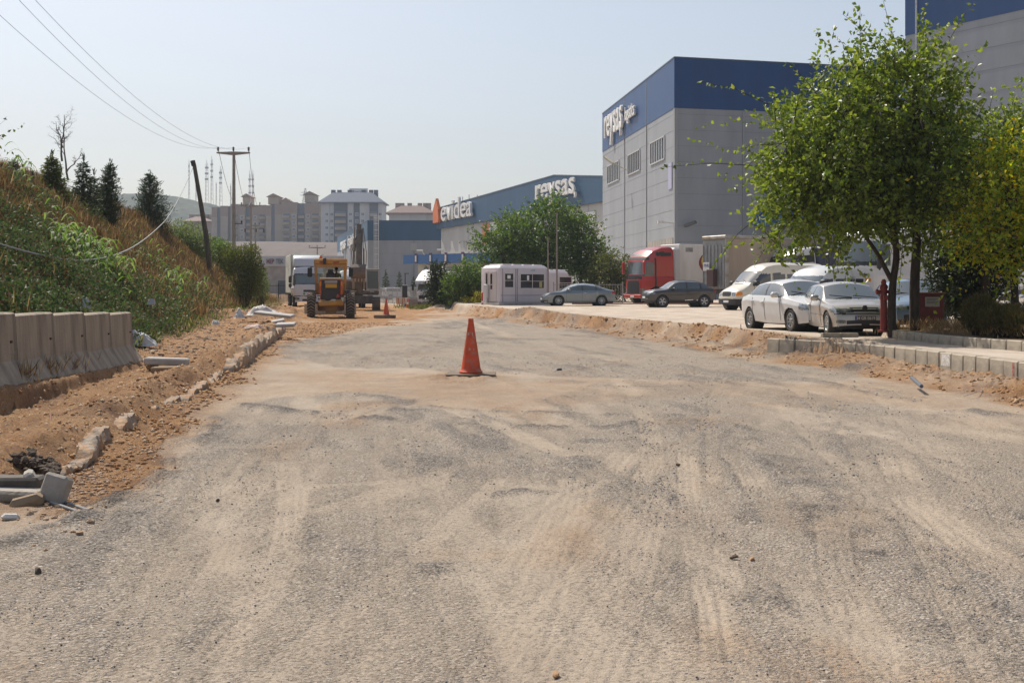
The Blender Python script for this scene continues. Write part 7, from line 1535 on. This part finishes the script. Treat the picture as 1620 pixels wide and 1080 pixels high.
# face side check: marks also on the road side top edge
# ---- left side: broken kerb base, blocks and rubble ----
M_RK = mat('broken_concrete', (.33,.28,.225), .95, col2=(.38,.23,.125), scale=4, stretch=(1.6,1.6,.8), bump=1, bscale=14, col3=(.46,.28,.155), scale3=2)
def remnant(lab, pts, h_, w_, seed):
    """ragged strip of old kerb foundation: base line given in photo pixels on the road level"""
    Wp = [Vector((*G(x, y, 0.02), 0)) for x, y in pts]; sp = smoothpts(Wp, 30); t = Wp[0].copy(); n_ = len(sp); S = np.array([tuple(p-t) for p in sp])
    D = np.gradient(S, axis=0); D /= np.linalg.norm(D, axis=1)[:, None]; N = np.stack([D[:, 1], -D[:, 0]], 1); s = np.r_[0, np.cumsum(np.linalg.norm(np.diff(S, axis=0), axis=1))]
    e = np.clip(np.minimum(s, s[-1]-s)/.10, 0, 1)**.5; hh = h_*(.62+fbm(s*2.2, s*0, seed*7, 4, .6)*1.5)*(.25+.75*e)
    prof = []; 
    for k in range(9): prof.append((.5-.02*k, -.5+1.45*k/8))          # road side face, bottom to top
    for k in range(1, 7): prof.append((.34-1.0*k/6, .95+.05*math.sin(k)))  # top
    prof.append((-.9, -.5)); m_ = len(prof)
    U = np.array([p[0] for p in prof]); Q = np.array([p[1] for p in prof]); ss, uu = np.meshgrid(s, np.arange(m_), indexing='ij')
    dn = fbm(ss*7, uu*.45, seed*13, 4, .65)*.10+fbm(ss*1.5, uu*.1, seed*17, 2)*.12; dz = fbm(ss*9, uu*.6, seed*19, 4, .65)*.07
    lat = U[None]*w_+dn; zz = np.maximum(Q[None]*hh[:, None], -.12)+dz*(Q[None] > .2)
    V = np.stack([S[:, 0:1]+N[:, 0:1]*lat, S[:, 1:2]+N[:, 1:2]*lat, zz], -1).reshape(-1, 3); i = (np.arange(n_-1)[:, None]*m_+np.arange(m_-1)[None]).ravel()
    o = npmesh('broken_kerb', V, np.stack([i, i+1, i+m_+1, i+m_], 1), M_RK, smooth=True); o.data.set_sharp_from_angle(angle=R(50)); o.location = t; return tag(o, lab, 'broken kerb', 'remains of the old left kerb')
remnant('jagged upright lump of old kerb concrete, nearest on the left', [(126,741),(146,722),(160,706),(174,697)], .25, .13, 1)
remnant('low ragged stub of old kerb just behind the broken blocks', [(92,760),(108,748),(122,741)], .13, .14, 2)
remnant('pale ragged strip of old kerb foundation on the left, mid length', [(186,690),(212,672),(240,657),(262,644),(282,634)], .20, .12, 3)
remnant('rounded stretch of old kerb half buried in orange soil', [(290,636),(318,618),(336,604),(352,594)], .17, .12, 4)
remnant('dark tall ragged kerb wall farther along the left edge', [(378,585),(392,573),(405,560),(420,548),(436,536),(448,524)], .42, .2, 5)
remnant('small grey stump of old kerb before the dark ragged wall', [(362,590),(368,586),(374,582)], .24, .2, 6)
def blk(name, lab, cat, px_, ypx, z, dims, rz, m, tilt=(0,0), group=None, bevel=.02, cut=None):
    x, Y = G(px_, ypx, z); t = MB(); dx, dy, dz = dims; t.rbox(-dx/2, dx/2, -dy/2, dy/2, 0, dz, bevel); o = t.build(name, m); o.location = (x, Y, z); o.rotation_euler = (R(tilt[0]), R(tilt[1]), R(rz)); return tag(o, lab, cat, group)
M_BC = mat('block_concrete', (.40,.37,.33), .9, col2=(.28,.24,.19), scale=4, bump=.6, bscale=20)
gk = 'loose kerb stones dumped near the barriers'
blk('loose_kerb_stone', 'pale grey loose kerb stone lying on top of two others past the barriers', 'kerb stone', 264, 577, .30, (.72,.30,.12), 4, mat('block_pale', (.50,.49,.47), .85, col2=(.38,.36,.33), scale=4), (0,2), gk)
blk('loose_kerb_stone', 'brown weathered kerb stone lying under the pale grey one', 'kerb stone', 272, 592, .17, (.66,.26,.13), 1, mat('block_brown', (.30,.22,.14), .9, col2=(.22,.15,.09), scale=4), (0,-1), gk)
blk('loose_kerb_stone', 'small rounded stone jammed at the left end of the kerb stones', 'kerb stone', 239, 586, .2, (.16,.3,.13), 40, MATS['block_brown'], (0,20), gk, .05)
blk('loose_kerb_stone', 'flat whitish sliver of stone in front of the brown kerb stone', 'kerb stone', 285, 599, .14, (.38,.16,.05), 8, mat('block_white', (.6,.57,.5), .9), (0,-4), gk)
blk('loose_kerb_stone', 'flat brown slab beside the end of the concrete barrier', 'kerb stone', 198, 576, .26, (.30,.25,.06), 5, MATS['block_brown'], (0,4), gk)
gn = 'broken blocks at the lower left'
blk('broken_block', 'tilted pale concrete block standing at the end of the broken pile', 'concrete block', 80, 797, .03, (.19,.12,.22), -14, M_BC, (-16,12), gn)
blk('broken_block', 'dark flat slab at the back of the broken pile, cut by the left edge', 'concrete block', 12, 772, .12, (.52,.2,.09), 2, mat('block_dark', (.15,.135,.12), .95, col2=(.08,.07,.06), scale=4), (0,0), gn)
blk('broken_block', 'long grey slab lying in front of the dark slab, at the left edge', 'concrete block', 14, 792, .05, (.52,.18,.09), -3, M_BC, (4,2), gn)
blk('broken_block', 'brownish block lying flat at the front of the broken pile', 'concrete block', 46, 806, .0, (.24,.16,.11), 12, MATS['block_brown'], (8,-14), gn, .035)
blk('broken_block', 'thin grey fragment leaning behind the tilted block', 'concrete block', 62, 778, .08, (.08,.22,.18), 20, M_BC, (0,-30), gn)
blk('broken_block', 'small pale stone chip at the left foot of the broken pile', 'concrete block', 16, 824, .0, (.12,.09,.05), 30, MATS['block_pale'], (0,6), gn, .02)
for k, (a_, c_, lab) in enumerate((((82,792),(140,812),'upper one of two grey pipes poking out under the broken blocks'),((80,799),(132,817),'lower one of two grey pipes poking out under the broken blocks'))):
    p = Vector((*G(*a_, .03), .05)); q = Vector((*G(*c_, .0), .02)); b = MB(); b.tube([p, q], .014, 10); b.tube([q, q+(q-p).normalized()*.002], .010, 10); tag(b.build('grey_pipe', mat('pipe_grey', (.20,.21,.22), .5), smooth=True), lab, 'pipe', 'pipes under the broken blocks')
pr_ = [Vector((*G(x, y, .13), z)) for x, y, z in ((-20,724,.14),(20,720,.15),(50,713,.16),(68,704,.19),(79,694,.26),(80,685,.34))]; b = MB(); b.tube(smoothpts(pr_, 5), .008, 6); tag(b.build('steel_rod', mat('rust_rod', (.20,.07,.035), .8), smooth=True), 'bent rusty steel rod sticking out of the orange soil at the left', 'steel rod')
# clods of dark earth
rs = random.Random(9); mde = mat('dark_soil', (.075,.052,.038), .98, col2=(.12,.09,.065), scale=9, bump=1)
mb = MB()
for k in range(420):
    x = rs.uniform(-40, 92); y = rs.uniform(738, 762); z_ = .11+rs.random()*.15*math.exp(-((x-30)/42)**2); c = G(x, y, .08); rock(mb, (c[0], c[1], z_), rs.uniform(.018,.055), k, 1, .8)
tag(mb.build('dark_soil_heap', mde, smooth=True, sharp=30), kind='stuff', label='heap of dark crumbly soil behind the broken blocks')
mb = MB(); mbr = mat('rubble', (.42,.30,.20), .95, col2=(.30,.19,.12), scale=5, bump=.8)
for k in range(420):
    px_ = rs.gauss(125, 45); y = 770+rs.gauss(0, 26)-(px_-125)*.35; c = G(px_, y, .03)
    if px_ > 175 or px_ < -10: continue
    rock(mb, (c[0], c[1], Hs(*c)+.005), rs.uniform(.006,.032)*(1.5 if rs.random() < .08 else 1), 500+k, 1, .7)
tag(mb.build('rubble', mbr, smooth=True, sharp=30), kind='stuff', label='crumbled stones and orange clods around the broken blocks')
mb = MB()
for k in range(520):
    Yk = rs.uniform(24, 72); X_ = float(foot(Yk))+rs.uniform(.1, 3.2); rock(mb, (X_, Yk, Hs(X_, Yk)+.01), rs.uniform(.03,.10)*(1.6 if rs.random() < .06 else 1), 900+k, 1, .7)
tag(mb.build('rubble', mbr, smooth=True, sharp=30), kind='stuff', label='scattered stones along the foot of the bank')
mb = MB()
for k in range(520):
    Yk = rs.uniform(31, 78); X_ = float(lot_e(Yk))+rs.gauss(.15, .42); rock(mb, (X_, Yk, Hs(X_, Yk)+.01), rs.uniform(.02,.075)*(1.6 if rs.random() < .08 else 1), 1500+k, 1, .75)
for k in range(420):
    Yk = rs.uniform(19, 30); X_ = float(lot_e(Yk))-abs(rs.gauss(.5, .35)); rock(mb, (X_, Yk, Hs(X_, Yk)+.005), rs.uniform(.012,.05), 2500+k, 1, .75)
tag(mb.build('rubble', mat('rubble_orange', (.50,.32,.18), .95, col2=(.36,.21,.11), scale=4, bump=.8), smooth=True, sharp=30), kind='stuff', label='orange earth lumps along the dug edge on the right')
# litter and sacks
def cloth(name, lab, cat, px_, ypx, z, w_, h_, m, seed, d_=.4):
    x, Y = G(px_, ypx, z); Xq, Yq = np.meshgrid(np.linspace(-1, 1, 26), np.linspace(-1, 1, 22)); rr = np.hypot(Xq, Yq)
    Zq = h_*np.clip(1-rr**2, 0, 1)**.6*(.55+fbm(Xq*1.6+seed, Yq*1.6, seed, 3)*1.5+.2)+np.abs(fbm(Xq*4, Yq*4, seed+1, 3))*h_*1.6*np.clip(1.1-rr, 0, 1)
    V = np.stack([Xq*w_/2*(1+fbm(Xq*2, Yq*2, seed+5)*.5), Yq*d_/2*(1+fbm(Yq*2, Xq*2, seed+6)*.5), Zq-.03], -1).reshape(-1, 3); i = np.arange(21)[:, None]*26+np.arange(25)[None]; i = i.ravel()
    o = npmesh(name, V, np.stack([i, i+1, i+27, i+26], 1), m, smooth=False); o.location = (x, Y, z); return tag(o, lab, cat)
M_SACK = mat('white_sack', (.70,.70,.70), .7, col2=(.5,.48,.45), scale=6)
cloth('plastic_sack', 'crumpled white plastic sack lying at the foot of the bank behind the barriers', 'sack', 213, 545, .30, .95, .34, M_SACK, 41, .5)
cloth('plastic_sheet', 'white sheet draped on the far rubble left of the white lorry', 'plastic sheet', 417, 497, .55, 1.5, .42, mat('white_sheet', (.66,.62,.58), .8), 52, .7)
cloth('litter', 'scrap of white litter on the bank foot below the olive bush', 'litter', 379, 502, .45, .42, .35, M_SACK, 61, .3); cloth('litter', 'pale pinkish litter on the far soil before the rubble heap', 'litter', 402, 517, .3, .7, .12, mat('pinkish', (.55,.42,.36), .8), 63, .4)
cloth('litter', 'small white scrap by the foot of the dry grass slope', 'litter', 341, 512, .3, .3, .2, M_SACK, 66, .25); cloth('litter', 'crushed white scrap below the sack, on the orange soil', 'litter', 343, 549, .2, .28, .08, M_SACK, 67, .2)
def board(lab, px_, ypx, Y, w_, h_, rz, m, name='white_board'):
    p = P(px_, ypx, Y); b = MB(); b.prism([(-w_/2,0),(-w_/2,h_*.45),(-w_*.1,h_),(w_*.35,h_*.85),(w_/2,h_*.2),(w_*.45,0)], -.012, .012); o = b.build(name, m); o.location = p; o.rotation_euler = (R(-14), 0, R(rz)); return tag(o, lab, 'board')
board('pale broken board stuck in the brambles above the barriers', 131, 490, 25.5, .31, .26, 10, mat('board_grey', (.50,.50,.52), .6)); board('small pale scrap of sheet in the brambles on the bank', 239, 482, 31, .22, .16, -20, MATS['board_grey'])
for k, (x, y, w_, lab) in enumerate(((434,499,1.5,'wide broken concrete slab propped on the far rubble heap'),(452,516,.6,'broken piece of slab at the right of the far rubble heap'),(440,510,.5,'narrow light fragment on the far rubble heap'))):
    blk('concrete_slab', lab, 'concrete slab', x, y, .55-.12*k, (w_,.7,.10), -6+9*k, mat('slab_pale', (.42,.40,.38), .9), (4,6-8*k), 'slabs on the far rubble heap')
mb = MB()
for k in range(16): a = Vector((-12.7+rs.gauss(0,.35), 57.5+rs.gauss(0,.5), .35)); mb.tube([a, a+Vector((rs.gauss(0,.3), rs.gauss(0,.2), rs.uniform(0,.3))), a+Vector((rs.gauss(0,.5), rs.gauss(0,.3), rs.uniform(-.1,.2)))], .035, 5)
tag(mb.build('twisted_scrap', mat('scrap_dark', (.05,.07,.075), .6)), kind='stuff', label='dark twisted scrap under the propped slab')
# single stones and scraps lying on the road
for k, (x, y, s, m_, lab) in enumerate(((1161,884,.022,'d','round brown stone alone on the road at the lower right'),(60,906,.026,'d','dark clod on the road at the lower left edge'),(1190,887,.02,'o','flat brownish chip right of the round stone'),(252,797,.022,'o','brown pebble cluster stone left of centre on the gravel'),(878,1069,.02,'o','orange chip at the bottom edge of the road'),(885,587,.06,'b','black scrap of rubber on the pale gravel right of the cone'),(344,793,.018,'d','single dark pebble on the gravel left of the tyre marks'),(1073,736,.02,'d','small dark pebble on the right part of the road'))):
    mb = MB(); c = G(x, y, .0); rock(mb, (0,0,0), (s*1.5, s, s*.8) if m_ != 'b' else (.13,.05,.03), 3000+k, 2); o = mb.build('stone', {'d': mde, 'o': MATS['rubble_orange'], 'b': M_BLK}[m_], smooth=True, sharp=30); o.location = (c[0], c[1], Hs(*c)+s*.4); tag(o, lab, 'stone')
# surveying stake and white string
c = G(1172, 545, .05); t = thing('survey_stake', 'thin rusty steel stake standing at the start of the kerb row', 'stake', (c[0], c[1], 0)); b = MB(); b.tube([(0,0,-.1),(0,0,.62)], .010, 6); b.build('rod', mat('rust_dark', (.07,.04,.03), .9), t); b = MB(); b.bar((-.06,0,.28),(.09,0,.30),.02); b.bar((0,0,.5),(.05,0,.46),.015,.03); b.build('tape', mat('tape_red', (.4,.2,.12), .7), t)
pts = [(1526,625),(1545,622),(1560,612),(1572,606),(1580,613),(1590,609),(1600,621)]; b = MB(); b.tube(smoothpts([Vector((*G(x, y, .06), .05+.03*(k % 2))) for k, (x, y) in enumerate(pts)], 5), .006, 5); tag(b.build('tangled_cord', mat('cord_white', (.65,.6,.55), .7), smooth=True), 'tangled white cord on the soil below the right kerb', 'cord')
b = MB(); p = Vector((*G(1442, 602, .12), .17)); q = Vector((*G(1458, 612, .12), .13)); b.tube([p, q], .03, 8); tag(b.build('pipe_stub', mat('pipe_blue_grey', (.10,.12,.15), .5), smooth=True), 'short dark pipe lying on the orange soil heap at the right', 'pipe')
# ---- hydrant, cabinet, railing ----
M_HYD = mat('hydrant_red', (.26,.03,.02), .45, col2=(.18,.03,.02), scale=5)
hx, hy = (1398-CX)*30.7/F, 30.7; t = thing('hydrant', 'tall red fire hydrant pillar in front of the silver hatchback', 'hydrant', (hx, hy, .55))
b = MB(); b.lathe([(.13,0),(.13,.05),(.085,.06),(.08,.78),(.10,.80),(.10,.86),(.085,.88),(.085,1.05),(.10,1.07),(.10,1.12),(.06,1.17),(.065,1.22),(.04,1.28),(.02,1.29)], 20, 'z'); b.build('column', M_HYD, t, smooth=True, sharp=40)
for s in (-1, 1): b = MB(); b.lathe([(.045,.07*s),(.05,.13*s),(.065,.14*s),(.065,.19*s),(.03,.20*s)], 14, 'x', (0,0,.98)); b.build('outlet', M_HYD, t, smooth=True, sharp=40)
b = MB(); b.lathe([(.045,-.07),(.05,-.13),(.06,-.14),(.06,-.18)], 14, 'y', (0,0,.84)); b.build('outlet', M_HYD, t, smooth=True)
x0 = (1452-CX)*31.4/F; t = thing('hose_cabinet', 'dark red metal cabinet with a pale paper notice, right of the two tree trunks', 'cabinet', (x0, 31.4, .56))
b = MB(); b.rbox(0, .66, 0, .45, .16, .92, .01); b.build('cabinet_body', mat('cabinet_red', (.17,.022,.015), .5, col2=(.12,.02,.015), scale=3), t)
b = MB(); b.rbox(-.03, .70, -.04, .48, .921, .955, .008); b.build('lid', mat('lid_brown', (.20,.10,.07), .6), t)
b = MB(); b.box(.18, .54, -.006, -.001, .60, .84); nb = b.build('notice', mat('paper', (.42,.38,.33), .8), t)
b = MB(); 
for k in range(4): b.box(.22, .50-.05*(k % 2), -.009, -.007, .79-k*.035, .80-k*.035)
b.build('print_lines', M_INK, nb)
for lx in (.03, .60): b = MB(); b.box(lx, lx+.04, .02, .06, 0, .16); b.build('leg', MATS['cabinet_red'], t)
b = MB(); b.rbox(.02, .64, -.015, -.001, .2, .58, .004); b.build('door', MATS['cabinet_red'], t)
t = thing('stair_railing', 'white sloping stair railing at the right edge, behind the yellowing tree', 'railing', tuple(P(1560, 500, 42)))
o0 = t.location.copy(); b = MB()
for (a_, c_) in (((1575,470),(1640,440)),((1575,486),(1640,456)),((1575,500),(1640,472))): b.tube([P(*a_, 42)-o0, P(*c_, 42)-o0], .035, 6)
b.build('rail', M_WHITE, t)
for x in (1578, 1600, 1622): b = MB(); b.tube([P(x, 505-(x-1575)*.4, 42)-o0, P(x, 468-(x-1575)*.45, 42)-o0], .03, 6); b.build('rail_post', M_WHITE, t)
b = MB(); p = P(1570, 500, 43)-o0
for k in range(7): b.rbox(p.x+k*.3, p.x+3.5, p.y+.1, p.y+1.8, p.z-.3+k*.15, p.z-.15+k*.15, .01)
b.build('steps', mat('step_pale', (.42,.38,.33), .9), t)
# ---- guard cabins ----
M_MAUVE = mat('cabin_mauve', (.66,.60,.61), .5, col2=(.58,.52,.54), scale=.9, lo=.35, hi=.7); M_CREAM = mat('cabin_frame', (.62,.57,.55), .5)
def cabin(label, px_, Y, z, rz, L_, D_, H_, full=True, sc=1):
    t = thing('guard_cabin', label, 'cabin', ((px_-CX)*Y/F, Y, z), R(rz)); t.scale = (sc, sc, sc)
    r = .12; b = MB(); pr = []
    # rounded plan, chamfered top
    def ring(e, zz, rr): 
        out = []
        for cx_, cy_, a0 in ((L_-rr-e, rr+e, -90), (L_-rr-e, D_-rr-e, 0), (rr+e, D_-rr-e, 90), (rr+e, rr+e, 180)):
            for k in range(5): a = R(a0+k*22.5); out.append((cx_+rr*math.cos(a), cy_+rr*math.sin(a), zz))
        return out
    rings = [ring(.03,0,r), ring(0,.08,r), ring(0,H_-.30,r), ring(.03,H_-.18,r), ring(.20,H_,r), ring(.5,H_+.04,r)]; vs = sum(rings, []); n_ = 20; fs = [(i*n_+k, i*n_+(k+1)%n_, (i+1)*n_+(k+1)%n_, (i+1)*n_+k) for i in range(5) for k in range(n_)]
    fs += [tuple(range(n_))[::-1], tuple(range(5*n_, 6*n_))]; b._add(vs, fs); b.build('shell', M_MAUVE, t, smooth=True, sharp=18)
    b = MB()
    for k in range(4): b.rbox(.5+k*L_*.21, .5+k*L_*.21+L_*.17, .35, D_-.3, H_+.02, H_+.09-.01*k, .01)
    b.build('roof_panel', mat('roof_panel', (.62,.58,.58), .5), t)
    def window(x0, x1, z0, z1, mull, side=False):
        f = MB(); g = MB()
        def bx(m, a, c, d, e, o0_, o1_): m.box(a, c, -o1_, -o0_, d, e) if not side else m.box(-o1_, -o0_, a, c, d, e)
        bx(f, x0-.07, x1+.07, z0-.09, z0, .0, .05); bx(f, x0-.07, x1+.07, z1, z1+.07, .0, .05); bx(f, x0-.07, x0, z0+.001, z1-.001, 0, .045); bx(f, x1, x1+.07, z0+.001, z1-.001, 0, .045)
        for m in mull: bx(f, m-.02, m+.02, z0+.002, z1-.002, 0, .03)
        zm = (z0+z1)/2; bx(f, x0+.001, x1-.001, zm-.015, zm+.015, 0, .028)
        o = f.build('window', M_CREAM, t); bx(g, x0, x1, z0, z1, .002, .012); g.build('pane', mat('pane_dark', (.028,.025,.03), .1, spec=.8), o); return o
    if full:
        w1 = window(.42, 1.08, 1.05, 1.95, []); w2 = window(1.66, 3.55, 1.0, 1.92, [2.62])
        pp = MB(); pp.box(.62, .88, -.0165, -.0135, 1.62, 1.85); pp.build('paper_notice', M_WHITE, w1); pp = MB(); pp.box(2.18, 2.36, -.0165, -.0135, 1.52, 1.84); pp.build('paper_notice', M_WHITE, w2)
        pp = MB(); pp.box(3.18, 3.40, -.0165, -.0135, 1.05, 1.42); pp.build('yellow_notice', mat('notice_yellow', (.45,.38,.12), .7), w2)
        b = MB()
        for x in (.25, 1.28, 1.42, L_-.12): b.rbox(x-.035, x+.035, -.03, .0, .1, H_-.25, .01)
        b.rbox(.1, L_-.1, -.025, .0, .50, .54, .008); b.build('panel_rib', mat('cabin_rib', (.36,.29,.32), .6), t)
        b = MB(); b.rbox(-.04, 0, .35, 1.15, .1, 2.12, .01); d = b.build('door', M_CREAM, t); 
        g = MB(); g.box(-.048, -.041, .82, 1.05, 1.25, 1.95); g.box(-.048, -.041, .82, 1.05, .62+.3, 1.2); g.build('door_pane', MATS['pane_dark'], d)
        b = MB(); b.rbox(-.04, 0, 1.30, 1.75, .1, 2.12, .01); d2 = b.build('side_panel', M_CREAM, t); g = MB(); g.box(-.048, -.041, 1.42, 1.62, 1.1, 1.98); g.build('pane', MATS['pane_dark'], d2)
        b = MB(); b.rbox(-.22, -.06, 1.25, 1.65, .35, 1.25, .03); b.rbox(-.2,-.08,1.3,1.6,0.0,.34,.01); b.build('water_dispenser', mat('dispenser', (.6,.6,.6), .5), t)
        b = MB(); b.rbox(2.5, 2.85, -.012, -.001, 2.12, 2.25, .003); b.build('sticker', mat('sticker_blue', (.36,.45,.52), .6), t)
    else: window(1.15, 2.1, 1.0, 1.85, []); 
    return t
c1 = cabin('mauve prefabricated guard cabin with two windows in front of the large tree', 790, 83.4, .66, 33, 3.95, 2.35, 2.52)
cabin('smaller mauve cabin half hidden behind the first guard cabin', 862, 93, .62, 20, 1.9, 2.0, 2.35, False)
t = thing('cabin_plinth', 'low concrete plinth under the mauve guard cabin', 'plinth', c1.location, R(33)); b = MB(); b.rbox(-.35, 4.4, -.5, 2.6, -.28, -.002, .03); b.build('plinth_slab', M_CONC, t)
t = thing('marker_post', 'short red and white marker post left of the guard cabin', 'post', ((763-CX)*84/F, 84, .4)); b = MB(); b.lathe([(.06,0),(.055,.95),(.02,.98)], 12, 'z'); b.build('post', mat('post_red', (.5,.06,.03), .5), t, smooth=True); b = MB(); b.lathe([(.064,.28),(.063,.40)], 12, 'z'); b.build('white_band', M_WHITE, t)
# thin posts and yard kerb behind the liftback
for k, (x, top_) in enumerate(((872, 262),(858,300))):
    t = thing('flag_pole', ['taller bare metal pole rising in front of the large tree','shorter bare metal pole against the large tree'][k], 'pole', ((x+9-CX)*90/F, 90, .5)); b = MB(); zt = CZ-(top_+75-HZ)*90/F; b.tube([(0,0,0),(0,0,zt-.5)], [.07,.045], 8); b.build('pole', mat('pole_brown', (.25,.20,.17), .7), t); b = MB(); b.lathe([(.12,0),(.12,.03)], 10); b.build('base_plate', M_STEEL, t)
t = thing('yard_kerb', 'long low reddish kerb running behind the parked liftback and crossover', 'kerb', ((905-CX)*84.4/F, 84.4, .5)); b = MB(); b.rbox(0, 17, -.12, .12, 0, .16, .02); b.build('kerb_strip', mat('kerb_red', (.30,.12,.09), .9, col2=(.22,.1,.08), scale=2), t)
# ================= haze =================
hz = MB(); hz.box(-1900, 1900, -60, 2100, -3, 260); ho = hz.build('haze', []); tag(ho, kind='stuff', label='pale dusty summer haze over the whole place')
hm = bpy.data.materials.new('haze'); hm.use_nodes = True; n, l = nodes(hm); n.remove(n['Principled BSDF'])
pv = n.new('ShaderNodeVolumePrincipled'); pv.inputs['Color'].default_value = (.82,.90,1.0,1); pv.inputs['Density'].default_value = .0003; pv.inputs['Anisotropy'].default_value = .05
l.new(pv.outputs[0], n['Material Output'].inputs['Volume']); ho.data.materials.append(hm)

for o in bpy.data.objects:
    if o.parent is None and o.get('label') and not o.get('kind') and o.type in ('MESH', 'EMPTY'): o['kind'] = 'thing'
